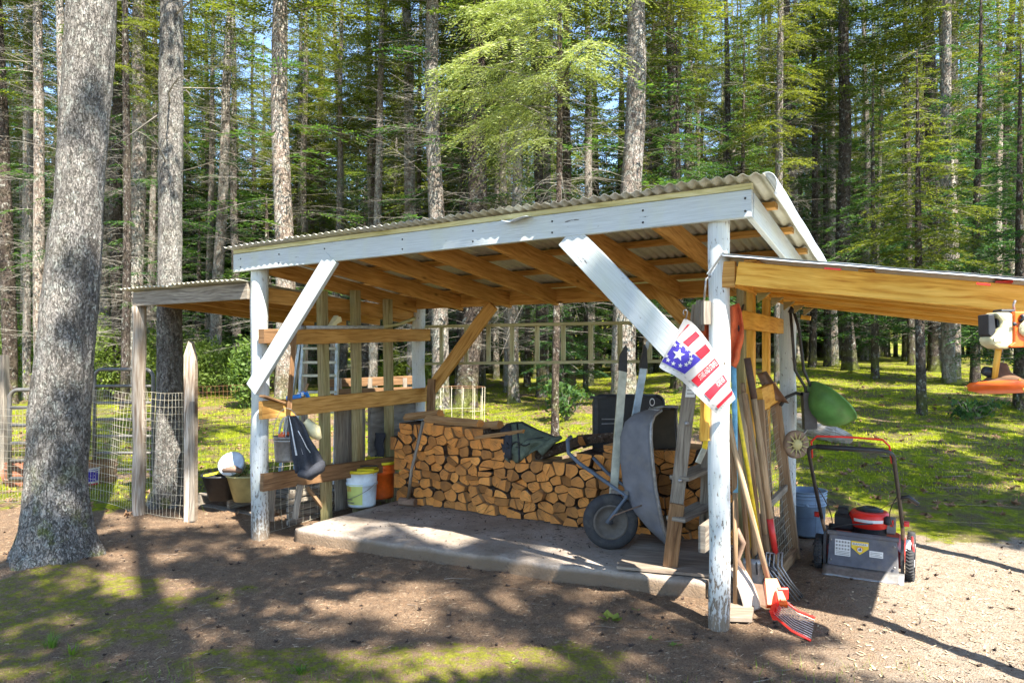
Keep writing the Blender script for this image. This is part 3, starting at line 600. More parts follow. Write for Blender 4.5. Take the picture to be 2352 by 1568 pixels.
for poly in cells:
    if len(poly) < 3: continue
    cx_ = sum(p[0] for p in poly)/len(poly); cz_ = sum(p[1] for p in poly)/len(poly)
    # drop tiny edges
    pp = [p for k, p in enumerate(poly) if math.dist(p, poly[(k+1) % len(poly)]) > .016]
    if len(pp) < 3: continue
    poly = [(cx_+(p[0]-cx_)*.955, cz_+(p[1]-cz_)*.94) for p in pp]
    n = len(poly)
    # the sharpest corner is the heart of the split; the far side keeps the round and its bark
    def ang(k):
        a, b, c = poly[k-1], poly[k], poly[(k+1) % n]; v1 = (a[0]-b[0], a[1]-b[1]); v2 = (c[0]-b[0], c[1]-b[1])
        return math.acos(max(-1, min(1, (v1[0]*v2[0]+v1[1]*v2[1])/(math.hypot(*v1)*math.hypot(*v2)+1e-9))))
    k0 = min(range(n), key=lambda k: ang(k)+random.uniform(0, .5)); poly = poly[k0:]+poly[:k0]
    ap = poly[0]; rest = poly[1:]; barked = n >= 4 and random.random() < .9
    if barked:                                          # cut the corners of the outer side again and again: a rounded back
        for _ in range(3):
            q = [rest[0]]
            for (x1, y1), (x2, y2) in zip(rest, rest[1:]): q += [(x1*.75+x2*.25, y1*.75+y2*.25), (x1*.25+x2*.75, y1*.25+y2*.75)]
            rest = q+[rest[-1]]
            if len(rest) > 4: rest = [rest[0]]+rest[2:-2]+[rest[-1]]
    # soften the three corners a little
    prof = [ap]+rest; dn = random.uniform(-.035, .035); L = random.uniform(.36, .42)
    mb = MB(); n = len(prof); tilt = random.uniform(-.012, .012); tilt2 = random.uniform(-.02, .02)
    for (nn, sc) in ((STN+dn, .94), (STN+dn+.006, 1.0), (STN+dn+L, .97)):
        for (pu, pz) in prof: mb.v.append(S(cx_+(pu-cx_)*sc+(tilt if nn > STN+.2 else 0), nn+(pu-cx_)*tilt2*6, SZ+.004+max(.0, cz_+(pz-cz_)*sc)))
    ofs = random.uniform(0, .004)
    mb.face(list(range(n))[::-1], [((p[0]-ap[0])+ofs, (p[1]-ap[1])+ofs) for p in prof][::-1], 0)
    for lay in (0, 1):
        for k in range(n):
            k2 = (k+1) % n; mt = 2 if (barked and 1 <= k < n-1) else 1
            mb.face((lay*n+k, lay*n+k2, (lay+1)*n+k2, (lay+1)*n+k), [(0, k*.02), (0, k*.02+.02), (L, k*.02+.02), (L, k*.02)], mt if lay else (0 if mt == 1 else 2), mt == 2)
    mb.face([2*n+k for k in range(n)], [((p[0]-ap[0]), (p[1]-ap[1])) for p in prof], 0)
    o = mb.build('firewood_log', [M['endgrain'], M['split'], M['logbark']])
    tag(o, 'split firewood log with its cut end facing out of the stack', 'firewood log', 'split firewood logs in the stack'); n_log += 1
# split logs lying lengthwise on top
def lying(px0, py0, px1, py1, n_, w, label, mat=1, h=.07):
    a = SN(px0, py0, n_); b = SN(px1, py1, n_); mb = MB()
    pr = [(-w/2, -h/2), (w/2*.7, -h/2*.8), (w/2, 0), (w*.2, h/2), (-w/2*.6, h/2*.75)]
    mb.prism(pr, a, b, m=mat, prof2=[(x*.85, y*.9) for x, y in pr], mend=0)
    o = mb.build('firewood_log', [M['endgrain'], M['split'], M['logbark']]); tag(o, label, 'firewood log', 'logs lying across the top of the stack')
lying(985, 962, 1104, 972, STN+.10, .17, 'split log lying lengthwise on the stack, right behind the sledgehammer handle top', h=.085)
lying(936, 958, 1012, 948, STN+.26, .15, 'short split log lying near the left end of the stack top', h=.08)
lying(1040, 985, 1150, 975, STN+.20, .16, 'pale split log lying lengthwise left of the olive bag', h=.09)
lying(1095, 1005, 1205, 990, STN+.04, .10, 'thin slab with light edge reaching under the olive bag', h=.04)
lying(1215, 1052, 1335, 1012, STN+.12, .16, 'long dark bark covered log lying right of the olive bag', 2, .10)
lying(1330, 1010, 1450, 1000, STN+.26, .14, 'dark bark covered log lying behind the wheelbarrow handle', 2, .09)
# ------------------------------------------------------------------ olive bag
bag = thing('canvas_bag', 'olive canvas bag with black straps slumped on the firewood', 'bag', SN(1195, 1060, STN))
rb = random.Random(5)
def bagf(s, t):
    # s across the width, t from the back rim down over the front
    out_top = [(1150, 985), (1165, 972), (1200, 968), (1232, 985), (1278, 1005)]; out_bot = [(1158, 1052), (1172, 1064), (1192, 1062), (1225, 1036), (1282, 1012)]
    def sample(L, s):
        k = min(len(L)-2, int(s*(len(L)-1))); f = s*(len(L)-1)-k; return (L[k][0]+(L[k+1][0]-L[k][0])*f, L[k][1]+(L[k+1][1]-L[k][1])*f)
    a = sample(out_top, s); b = sample(out_bot, s); x = a[0]+(b[0]-a[0])*t; y = a[1]+(b[1]-a[1])*t
    dep = -.10*math.sin(math.pi*t)*math.sin(math.pi*min(1, s*1.1+.02)) + .016*math.sin(s*17+t*9)+.012*math.sin(s*9-t*14)
    return SN(x, y, STN-.02+.16*(1-t)+dep)
mb = MB(); mb.grid(bagf, 26, 18); mb.build('bag_body', M['olive'], bag, solid=.008)
def on_bag(pts, r, nm='strap', mat='black'):
    mb = MB(); mb.tube([bagf(s, t)-ND*.012 for s, t in pts], r, 6, flat=.5); mb.build(nm, M[mat], bag)
on_bag([(s/12, .02+.02*math.sin(s)) for s in range(13)], .012); on_bag([(.42+.01*k, k/10) for k in range(11)], .008); on_bag([(.12+.05*k, .55+.25*math.sin(k*.8)*.3) for k in range(12)], .011)
on_bag([(.1, .2), (.2, .45), (.3, .6), (.32, .8)], .014); on_bag([(.30, .55), (.45, .62), (.62, .45), (.85, .3)], .009); on_bag([(.05, .1), (.03, .5), (.10, .9), (.3, .97)], .014)
mb = MB(); mb.grid(lambda s, t: bagf(.03+.30*s, .05+.85*t)-ND*(.016+.01*math.sin(s*9+t*7)), 8, 10); mb.build('dark_flap', M['darkcloth'], bag, solid=.006)
mb = MB(); mb.tube([SN(1240, 1040, STN-.05), SN(1270, 1012, STN+.02), SN(1290, 1003, STN+.05)], [.035, .03, .015], 10); mb.build('rolled_edge', M['olive'], bag)
# ------------------------------------------------------------------ buckets
def bucket(name, label, cat, loc, r=.148, h=.37, mat='whiteplastic', rim=None, rings=(.80, .88, .95)):
    t = thing(name, label, cat, loc)
    pr = [(0, .004), (r*.86, .004), (r*.88, 0), (r*.885, .02)]
    for q in rings: zz = h*q; rr = r*(.885+.115*q); pr += [(rr, zz-.008), (rr+.007, zz-.006), (rr+.007, zz), (rr, zz+.002)]
    pr += [(r*1.0, h-.006), (r+.008, h-.006), (r+.008, h), (r-.003, h), (r*.985, h*.8), (r*.86, .012), (0, .012)]
    mb = MB(); mb.lathe(pr, (0, 0, 0), n=40); mb.build('bucket_body', M[mat], t, world=False)
    if rim: mb = MB(); mb.lathe([(r+.001, h-.018), (r+.012, h-.02), (r+.013, h+.006), (r-.008, h+.007), (r-.012, h-.02)], n=40); mb.build('lid_ring', M[rim], t, world=False)
    return t
def bail(t, r, h, z0, mat='wire', side=-1, drop=.15):
    mb = MB(); mb.tube([V((r*math.cos(a), side*r*.55*math.sin(a)-.012*side*0, z0-drop*math.sin(a))) for a in [math.pi*k/14 for k in range(15)]], .0028, 6); return mb.build('bail_handle', M[mat], t, world=False)
wb = bucket('paint_bucket', 'white plastic pail with yellow rim and faded label on the slab', 'bucket', G(831, 1160, SZ), .150, .345, 'whiteplastic', 'yellow', (.62, .66))
wbp = G(831, 1160, SZ)
def wrap(t, r0, r1, h, a0, a1, z0, z1, mat, name, off=.0015):
    mb = MB(); mb.grid(lambda s, q: V(((r0+(r1-r0)*(z0+(z1-z0)*q)/h+off)*math.sin(a0+(a1-a0)*s), -(r0+(r1-r0)*(z0+(z1-z0)*q)/h+off)*math.cos(a0+(a1-a0)*s), z0+(z1-z0)*q)), 14, 3)
    return mb.build(name, M[mat], t, world=False)
R0, R1 = .150*.885, .150
lb_ = wrap(wb, R0, R1, .345, -1.15, .25, .03, .22, 'greenlabel', 'label')
def curved(t, r, a0, a1, z0, z1): return lambda s, q: V((r*math.sin(a0+(a1-a0)*s), -r*math.cos(a0+(a1-a0)*s), z0+(z1-z0)*q))
mb = MB(); add_text(mb, "SUN", curved(wb, .1475, -1.0, -.55, .155, .20)); mb.build('label_print', M['orangeink'], wb, world=False)
mb = MB(); mb.grid(curved(wb, .1445, -1.05, -.3, .045, .055), 8, 1); mb.grid(curved(wb, .1447, -1.0, -.45, .075, .085), 8, 1); mb.build('label_lines', M['steel'], wb, world=False)
mb = MB(); mb.tube([V((.158*math.sin(-1.35+2.5*k/14), -.158*math.cos(-1.35+2.5*k/14), .06+.17*(k/14)**1.5)) for k in range(15)], .0028, 6); mb.build('bail_handle', M['steel'], wb, world=False)
mb = MB(); mb.box((.05, 0, .335), .16, .17, .055, .012); mb.build('yellow_lid', M['yellow'], wb, world=False)
mb = MB(); mb.beam((-.16, .02, .375), (.16, -.03, .385), .03, .012); o = mb.xf(Matrix.Translation(wbp)).build('black_stick', M['black']); tag(o, 'thin black bar laid across the white pail', 'bar')
ob = bucket('orange_bucket', 'bright orange plastic pail with yellow rim behind the white one', 'bucket', G(874, 1141, SZ), .150, .365, 'orangeplastic', 'yellow', (.72, .82))
obp = G(874, 1141, SZ); bail(ob, .155, .3, .28, drop=.12)
yb = thing('yellow_box', 'small bright yellow box sitting in the mouth of the orange pail', 'box', obp+V((-.05, .0, .34)))
mb = MB(); mb.box((0, 0, .035), .17, .13, .07, .012); mb.build('box_body', M['yellow'], yb, world=False); mb = MB(); mb.box((0, 0, .074), .18, .14, .010, .004); mb.build('box_rim', M['yellow'], yb, world=False)
gl = MB(); gp = obp+V((.0, -.02, .40))
gl.grid(lambda s, t: gp+V(((s-.5)*.09*(.75+.4*t)+.01*math.sin(t*9), -.012*math.sin(s*3.1)-.02, .02+.24*t)), 6, 10)
for k in range(4): gl.tube([gp+V((-.035+.022*k, -.03, .03)), gp+V((-.038+.024*k, -.045, -.03-.008*(k % 2)))], .009, 6)
o = gl.build('work_glove', M['darkcloth'], None, solid=.012); tag(o, 'dark glove hanging over the yellow box in the orange pail', 'glove')
gb = bucket('blue_grey_bucket', 'empty blue grey plastic pail on the ground behind the lawn mower', 'bucket', G(1853, 1226, 0), .158, .385, 'bluegrey', None, (.70, .76, .86, .93))
bail(gb, .165, .3, .28, drop=.16, side=1)
mb = MB(); mb.lathe([(0, .012), (.012, .010), (.013, 0)], (-.06, -.152, .275), (0, -1, 0), 10); mb.build('handle_boss', M['bluegrey'], gb, world=False)
# ------------------------------------------------------------------ sledgehammer
sh = thing('sledgehammer', 'old long sledgehammer standing head down against the firewood stack', 'hammer', G(938, 1152, SZ))
mb = MB(); mb.tube([G(938, 1150, SZ+.05), P(945, 1080, 6.55)+V((0, 0, 0)), P(972, 968, 6.72)], [.017, .014, .016], 10); mb.build('handle', M['grey'], sh)
hc = G(936, 1152, SZ+.045); mb = MB(); d_ = V((.9, -.35, 0)).normalized(); mb.prism([(.04*math.cos(math.pi/8+k*math.pi/4), .04*math.sin(math.pi/8+k*math.pi/4)) for k in range(8)], hc-d_*.085, hc+d_*.085); mb.build('hammer_head', M['rust'], sh)
# ------------------------------------------------------------------ ladder hung across the back
ld = thing('wooden_ladder', 'long wooden ladder hung level across the back of the woodshed', 'ladder', S(2.0, 2.24, 1.3))
LN = 2.26
r0 = (SN(985, 750, LN), SN(1562, 739, LN)); r1 = (SN(980, 835, LN), SN(1562, 829, LN))
for a, b in (r0, r1): mb = MB(); e = (b-a)*.28; mb.beam(a-(b-a)*.02, b+e, .075, .030); mb.build('rail', M['palewood'], ld)
for px in (1014, 1071, 1122, 1176, 1234, 1294, 1357, 1424, 1492, 1560, 1632):
    t = (px-985)/577; a = SN(px, 750-11*t, LN); b = SN(px, 835-6*t, LN); mb = MB(); mb.beam(a-V((0, 0, .014)), b+V((0, 0, .014)), .02, .048, up=UD); mb.build('rung', M['palewood'], ld)
# ------------------------------------------------------------------ things on the left wall
pv = thing('pipe', 'pale grey plastic pipe lying along the top rail of the left wall', 'pipe', SU(800, 752, .2))
mb = MB(); mb.tube([SU(688, 752, .19), SU(800, 751, .19), SU(880, 751, .19)], .016, 10); mb.build('pipe_body', M['cable'], pv); mb = MB(); mb.tube([SU(688, 752, .19), SU(700, 752, .19)], .020, 10); mb.build('coupling', M['steel'], pv)
mb = MB(); mb.tube([SU(884, 750, .17), SU(915, 745, .17), SU(948, 733, .17), SU(952, 731, .17)], [.014, .016, .018, .02], 10); o = mb.build('bent_tube', M['tan']); tag(o, 'curved yellowish tube resting beside the rear left post', 'tube')
mb = MB(); mb.beam(SU(760, 752, .16), SU(774, 728, .16), .06, .045); mb.beam(SU(768, 738, .16), SU(780, 733, .16), .05, .05); o = mb.build('light_bracket', M['cream']); tag(o, 'small cream coloured bracket standing on the top rail', 'bracket')
al = thing('step_ladder', 'bluish aluminium step ladder leaning outside the left wall', 'ladder', G(700, 1120, 0))
for (x0, y0, x1, y1) in ((690, 788, 668, 930), (697, 788, 688, 930), (775, 770, 772, 940)):
    mb = MB(); Yl = 7.75; mb.beam(P(x0, y0, Yl), P(x1, y1, Yl)+(P(x1, y1, Yl)-P(x0, y0, Yl))*1.1, .03, .075, up=V((0, 1, 0))); mb.build('rail', M['alublue'], al)
for y in (800, 832, 862, 900, 945):
    mb = MB(); mb.box(P(735, y, 7.74), .36, .09, .03, axis='x'); mb.build('step', M['alu'], al)
bx_ = thing('dark_board', 'narrow dark board standing upright behind the middle rail', 'board', SU(668, 935, .2)); mb = MB(); mb.beam(SU(677, 752, .19), SU(664, 940, .19), .045, .02, up=UD); mb.build('board', M['brown'], bx_)
mb = MB(); mb.beam(SU(707, 880, .17), SU(682, 950, .10), .022, .018, up=UD); o = mb.build('stick', M['handle2']); tag(o, 'short reddish wooden stick leaning on the middle rail', 'stick')
sw = thing('hand_saw', 'small bright blue handled tool lying on the middle rail', 'hand tool', SU(690, 915, .16))
mb = MB(); mb.beam(SU(659, 914, .17), SU(690, 909, .17), .02, .035, c=.006); mb.build('tool_body', M['blueplastic'], sw); mb = MB(); mb.tube([SU(688, 905, .15), SU(702, 901, .14), SU(708, 912, .12), SU(711, 932, .12)], [.016, .02, .018, .013], 8); mb.build('grip', M['blueplastic'], sw)
mb = MB(); mb.box(SU(690, 905, .15), .05, .02, .035); mb.build('white_cap', M['paper'], sw)
mb = MB(); mb.beam(SU(602, 909, .17), SU(650, 925, .17), .07, .018); o = mb.build('loose_board', M['brown']); tag(o, 'short loose board tilted on the end of the middle rail beside the front left post', 'board')
# galvanised pail with coiled cable
gpail = thing('metal_pail', 'dented galvanised pail full of grey cable hung from the middle rail', 'pail', P(661, 1056, 5.95))
pc = P(661, 1058, 5.95); mb = MB(); mb.lathe([(0, .004), (.098, 0), (.102, .02), (.112, .17), (.118, .175), (.112, .18), (.116, .20), (.121, .205), (.116, .21), (.098, .03), (0, .012)], pc, n=36); mb.build('pail_body', M['steel'], gpail)
mb = MB(); mb.tube([pc+V((.115*math.cos(a), -.02, .20+.24*math.sin(a))) for a in [math.pi*k/12 for k in range(13)]], .003, 6); mb.build('bail_handle', M['wire'], gpail)
cb_ = thing('cable_coil', 'loops of grey cable stuffed in the galvanised pail', 'cable', pc+V((0, 0, .18)))
for k in range(10):
    mb = MB(); a = k*.55; o_ = V((.028*math.cos(a*2.3), .03*math.sin(a*1.9), 0)); w_ = .045+.004*(k % 4); hh = .15+.012*(k % 5)
    mb.tube([pc+o_+V((w_*math.cos(q)*math.cos(a*.4), w_*math.cos(q)*math.sin(a*.4), .18+hh*math.sin(q))) for q in [math.pi*j/10 for j in range(11)]], .0045, 6); mb.build('cable', M['cable'], cb_)
mb = MB(); mb.box(pc+V((.01, -.03, .23)), .11, .02, .03, rz=.3); mb.box(pc+V((-.03, -.05, .215)), .06, .03, .03, rz=-.4); o = mb.build('stuffed_rag', M['redcloth']); tag(o, 'reddish rag tucked into the galvanised pail', 'rag')
# striped jacket
jk = thing('jacket', 'charcoal jacket with white stripes hanging over the middle rail beside the pail', 'jacket', SU(715, 1000, .05))
JL = [(706, 955), (708, 975), (712, 1010), (716, 1050), (722, 1086)]; JR = [(722, 955), (742, 975), (757, 1010), (777, 1040), (792, 1070)]
def lerpL(L, t):
    k = min(len(L)-2, int(t*(len(L)-1))); f = t*(len(L)-1)-k; return (L[k][0]+(L[k+1][0]-L[k][0])*f, L[k][1]+(L[k+1][1]-L[k][1])*f)
def jf(s, t, off=0):
    a = lerpL([(x-44, y) for x, y in JL], t); b = lerpL([(x-44, y) for x, y in JR], t); x = a[0]+(b[0]-a[0])*s; y = a[1]+(b[1]-a[1])*s+ (10*math.sin(s*3.1)*t if t > .8 else 0)
    return P(x, y, 5.86-.03*math.sin(s*3.14)-.022*math.sin(s*14+t*2)*(.3+t)-off)
mb = MB(); mb.grid(jf, 24, 20); mb.build('jacket_body', M['darkcloth'], jk, solid=.012)
for s0 in (.08, .30): mb = MB(); mb.grid(lambda s, t, s0=s0: jf(s0+.07*s+.04*t, .01+.72*t, .010), 2, 16); mb.build('white_stripe', M['whitecloth'], jk)
mb = MB(); mb.tube([jf(.5, .35, .012), jf(.62, .5, .012), jf(.64, .62, .012), jf(.7, .72, .012)], .0035, 6); mb.build('zipper', M['whitecloth'], jk)
mb = MB(); mb.tube([P(690, 1086, 5.84), P(712, 1090, 5.82), P(735, 1072, 5.82), P(742, 1058, 5.84)], [.05, .075, .08, .03], 12, flat=.6); mb.build('hood', M['darkcloth'], jk)
mb = MB(); mb.tube([P(690+14*0, 985, 5.93), P(705, 975, 5.92), P(722, 990, 5.92), P(735, 1008, 5.93)], [.02, .055, .06, .02], 10); o = mb.build('canvas_rag', M['cream']); tag(o, 'crumpled cream rag behind the striped jacket', 'rag')
# plywood, boxes and bits outside the left wall
pw = thing('plywood_sheet', 'grey weathered plywood sheet standing behind the left end of the firewood', 'plywood', S(.3, 1.9, 0))
mb = MB(); mb.slab([SU(850, 935, -.02), SU(955, 922, -.02), SU(955, 1060, -.02), SU(850, 1085, -.02)], UD*.018); mb.build('sheet', M['greyply'], pw)
p2 = thing('board_panel', 'panel of upright grey boards beyond the wall studs', 'board panel', S(-.3, 1.6, 0))
for k in range(4): mb = MB(); x = 778+k*17; mb.beam(SU(x, 935, -.06), V((*SU(x, 935, -.06).xy, .05)), .11, .02, up=UD); mb.build('board', M['grey'], p2)
pb = thing('planter_box', 'raised wooden planter box behind the left wall', 'planter', P(860, 900, 9.0))
mb = MB(); mb.beam(P(755, 880, 9.2), P(955, 872, 9.2), .04, .11); mb.build('board', M['brown'], pb); mb = MB(); mb.beam(P(760, 905, 9.0), P(955, 900, 9.0), .04, .13); mb.build('board', M['brown'], pb)
for x in (780, 850, 930): mb = MB(); mb.beam(P(x, 868, 9.1), V((*P(x, 868, 9.1).xy, H(*P(x, 868, 9.1).xy)-.02)), .05, .05); mb.build('box_leg', M['grey'], pb)
sc_ = [((612, 1130, 640, 1205), 'grey'), ((680, 1115, 668, 1180), 'grey')]
dp = thing('scrap_pallet', 'grey slatted pallet leaning low behind the front left post', 'pallet', S(.1, .9, 0))
for k in range(5): mb = MB(); mb.beam(SU(660, 1140+k*15, -.12), SU(790, 1112+k*15, -.12), .02, .045); mb.build('slat', M['grey'], dp)
for x in (672, 730, 785): mb = MB(); mb.beam(SU(x, 1125-(x-672)*.2, -.14), V((*SU(x, 1125, -.14).xy, .0)), .05, .03); mb.build('slat_support', M['grey'], dp)
for (x0, y0, x1, y1, lab) in ((626, 1118, 622, 1196, 'short grey upright board beside the front left post'), (690, 1113, 678, 1190, 'slim grey upright lath below the lower rail')):
    mb = MB(); mb.beam(P(x0, y0, 6.2), P(x1, y1, 6.2), .055, .02, up=V((0, 1, 0))); o = mb.build('upright_board', M['grey']); tag(o, lab, 'board')
mb = MB(); mb.beam(SU(705, 1118, .05), SU(760, 1190, .05), .03, .03, up=UD); o = mb.build('slanted_stick', M['handle2']); tag(o, 'slanted brown stick below the lower rail beside the slab', 'stick')
# pallet with tubs
pl = thing('wooden_pallet', 'low wooden pallet carrying the tubs beside the front left post', 'pallet', G(520, 1170, 0))
pa, pbb = G(455, 1160, .0), G(598, 1186, .0); pdx = (pbb-pa).normalized(); pdy = V((-pdx.y, pdx.x, 0)); PL_ = (pbb-pa).length
for k in range(6): mb = MB(); c0 = pa+pdy*(.05+.16*k)+V((0, 0, .118)); mb.beam(c0, c0+pdx*PL_, .09, .018); mb.build('deck_board', M['grey'], pl)
for k in range(3): mb = MB(); c0 = pa+pdx*(.02+(PL_-.04)*k/2)+V((0, 0, .062)); mb.beam(c0+pdy*0, c0+pdy*.9, .04, .09); mb.build('stringer', M['grey'], pl)
mb = MB(); mb.beam(pa+V((0, 0, .012)), pa+pdx*PL_+V((0, 0, .012)), .09, .018); mb.build('bottom_board', M['grey'], pl)
def tub(name, label, c, r0, r1, h, mat, tilt=(0, 0), sx=1.0, rim=True):
    t = thing(name, label, 'tub', c); mb = MB(); q = Matrix.Rotation(tilt[0], 4, 'Y')@Matrix.Rotation(tilt[1], 4, 'X')
    mb.lathe([(0, .003), (r0, 0), (r1, h-.02), (r1+.012, h-.018), (r1+.012, h), (r1-.006, h), (r0-.004, .012), (0, .012)], n=36, sx=sx); mb.xf(q); mb.build('tub_body', M[mat], t, world=False); return t
tb1 = G(500, 1150, .13); tub('black_tub', 'flared black tub on the pallet', tb1+V((0, .08, 0)), .11, .175, .25, 'black')
tb2 = G(560, 1152, .13); tub('tan_tub', 'yellowish tan square tub on the pallet beside the white post', tb2+V((0, .08, 0)), .12, .185, .26, 'tan', sx=1.0)
mb = MB(); mb.box((0, 0, 0), .26, .11, .02, .006, rz=.4); o = mb.xf(Matrix.Translation(tb1+V((-.02, .05, .265)))@Matrix.Rotation(-.2, 4, 'Y')).build('yellow_scoop', M['yellow']); tag(o, 'flat yellow scoop resting across the black tub', 'scoop')
wl = thing('white_pail', 'upturned white lid and pail tilted on top of the two tubs', 'pail', P(528, 1075, 6.85)); mb = MB(); cc = P(529, 1062, 6.88)
mb.lathe([(0, .0), (.11, .0), (.125, -.012), (.128, -.03), (.12, -.035), (.112, -.10), (0, -.10)], cc, (-.05, -.80, .55), 36); mb.build('lid', M['whiteplastic'], wl)
mb = MB(); mb.tube([P(512, 1080, 6.8), P(538, 1076, 6.78), P(556, 1082, 6.8)], [.02, .035, .02], 8); o = mb.build('burlap_rag', M['rust']); tag(o, 'brown crumpled cloth between the tubs and the white lid', 'rag')
mb = MB(); rg = random.Random(3)
for k in range(160):
    c = tb2+V((rg.gauss(0, .08), .08+rg.gauss(0, .07), .26+rg.random()*.05)); d = V((rg.gauss(0, 1), rg.gauss(0, 1), rg.random())).normalized()*.03; e = d.cross(V((0, 0, 1)))*.35; i0 = len(mb.v); mb.v += [c-e, c+e, c+d]; mb.face((i0, i0+1, i0+2))
o = mb.build('potted_moss', M['needledark']); tag(o, 'dark greenery growing in the tan tub', 'plant')
mb = MB(); mb.box(G(578, 1186, .0)+V((0, .1, .14)), .14, .10, .03, .01); o = mb.build('white_block', M['whiteplastic']); tag(o, 'small white block on the pallet edge by the post', 'block')
# barrel planters behind the big tree
def barrel(px, py, r, h, label, tilt=0.0, lying=False, mat='terracotta'):
    p = G(px, py, 0); p.z = H(p.x, p.y); t = thing('barrel_planter', label, 'planter', p, group='wooden barrel planters'); mb = MB()
    pr = [(0, .01), (r*.85, 0), (r*.98, h*.5), (r, h), (r*.93, h), (r*.85, h*.3), (0, h*.3)]; mb.lathe(pr, n=24, sm=False); mb.xf(Matrix.Rotation(1.25 if lying else tilt, 4, 'Y')); mb.xf(Matrix.Translation((0, 0, r*.6 if lying else 0))); mb.build('barrel_body', M[mat], t, world=False)
    mb = MB(); mb.lathe([(r*.94, h*.28), (r*.985, h*.28), (r*.99, h*.36), (r*.95, h*.36)], n=24); mb.lathe([(r*.97, h*.72), (r*1.012, h*.72), (r*1.018, h*.80), (r*.98, h*.80)], n=24); mb.xf(Matrix.Rotation(1.25 if lying else tilt, 4, 'Y')); mb.xf(Matrix.Translation((0, 0, r*.6 if lying else 0))); mb.build('hoop', M['rust'], t, world=False)
barrel(45, 1125, .15, .27, 'upright reddish barrel planter left of the big tree'); barrel(18, 1120, .13, .22, 'tipped over barrel planter at the far left', lying=True); barrel(232, 1118, .17, .26, 'dark barrel planter right of the big tree', mat='brown')
fp = bucket('flag_pail', 'small pail with stars and stripes print showing right of the big tree', 'pail', G(200, 1125, 0), .13, .26, 'whitecloth', None, (.9,))
mb = MB(); mb.grid(curved(fp, .1315, -.3, 1.5, .11, .245), 10, 2); mb.build('blue_band', M['flagblue'], fp, world=False)
mb = MB()
for k in range(2): mb.grid(curved(fp, .128-.003*k, -.3, 1.5, .07-.04*k, .09-.04*k), 10, 1)
mb.build('red_stripe', M['flagred'], fp, world=False)
mb = MB()
for a in range(5):
    for b in range(3):
        cf = curved(fp, .1335, -.15+a*.3, -.03+a*.3, .13+b*.04, .148+b*.04); i0 = len(mb.v)
        for k in range(10): rr = .5 if k % 2 == 0 else .2; mb.v.append(cf(.5+rr*math.sin(k*math.pi/5), .5+rr*math.cos(k*math.pi/5)))
        mb.face(range(i0, i0+10))
mb.build('star_print', M['flagwhite'], fp, world=False)
# ------------------------------------------------------------------ fences and gates on the left
def wire_panel(parent, p0, p1, h, nx_, nz_, r=.0016, mat='wirelight', sag=.01, lean=V((0, 0, 0)), seed=1, z0=.02, name='wire_mesh'):
    rg = random.Random(seed); mb = MB(); p0 = V(p0); p1 = V(p1)
    def q(s, t):
        p = p0+(p1-p0)*s; b = H(p.x, p.y)+z0; return V((p.x, p.y, b+h*t))+lean*t+V((sag*math.sin(s*7+t*4+seed), sag*1.5*math.sin(s*5+seed*2+t*3), sag*.6*math.sin(s*9+seed)*t))
    for k in range(nx_+1): mb.tube([q(k/nx_, j/6) for j in range(7)], r, 3, cap=False)
    for k in range(nz_+1): mb.tube([q(j/12, (k/nz_)**.85) for j in range(13)], r, 3, cap=False)
    return mb.build(name, M[mat], parent)
cr = thing('wire_fence', 'pale welded wire mesh between the front corner post and the picket', 'wire fence', S(-1.3, 0, 0))
wire_panel(cr, S(-1.65, -.02), S(-1.0, .05), 1.16, 13, 15, lean=ND*.03)
cr2 = thing('wire_fence', 'pale welded wire mesh between the big tree and the corner post', 'wire fence', S(-2.3, 0, 0)); wire_panel(cr2, S(-2.75, .05), S(-1.76, -.02), 1.15, 20, 15, seed=3, sag=.02)
cr3 = thing('wire_fence', 'rusty mesh fence running behind the left wall towards the trees', 'wire fence', P(650, 1000, 8.6)); wire_panel(cr3, P(445, 815, 8.7)*1, P(985, 815, 9.3), 1.08, 60, 13, r=.0014, mat='rustwire', seed=5, sag=.015)
cr4 = thing('wire_fence', 'dark wire mesh left of the big tree', 'wire fence', P(30, 1000, 7.2)); wire_panel(cr4, P(-60, 815, 7.3), P(100, 815, 7.2), .95, 20, 12, r=.0016, mat='wire', seed=6)
cr5 = thing('wire_fence', 'low wire mesh under the lower rail of the left wall', 'wire fence', S(-.05, .5, 0)); wire_panel(cr5, S(-.06, .12), S(-.06, 1.5), .62, 16, 7, seed=8)
pk = thing('picket_post', 'grey picket with pointed top beside the wire mesh', 'post', S(-.95, .05, 0))
pp = G(435, 1200, 0); mb = MB(); mb.slab([pp+V((.052, 0, 0)), pp+V((.052, 0, 1.50)), pp+V((.02, 0, 1.66)), pp+V((-.01, 0, 1.68)), pp+V((-.052, 0, 1.55)), pp+V((-.052, 0, 0))], V((0, .06, 0))); mb.build('post_board', M['post'], pk)
mb = MB(); mb.beam(pp+V((.032, -.012, .02)), pp+V((.032, -.012, 1.12)), .045, .02, up=V((0, 1, 0))); mb.build('batten', M['grey'], pk)
fpst = thing('fence_post', 'square grey fence post at the far left edge', 'post', G(8, 1110, 0)); fq = G(6, 1110, 0); mb = MB(); mb.beam(fq, V((fq.x, fq.y, 1.55)), .10, .10, up=V((0, 1, 0))); mb.build('post_body', M['grey'], fpst)
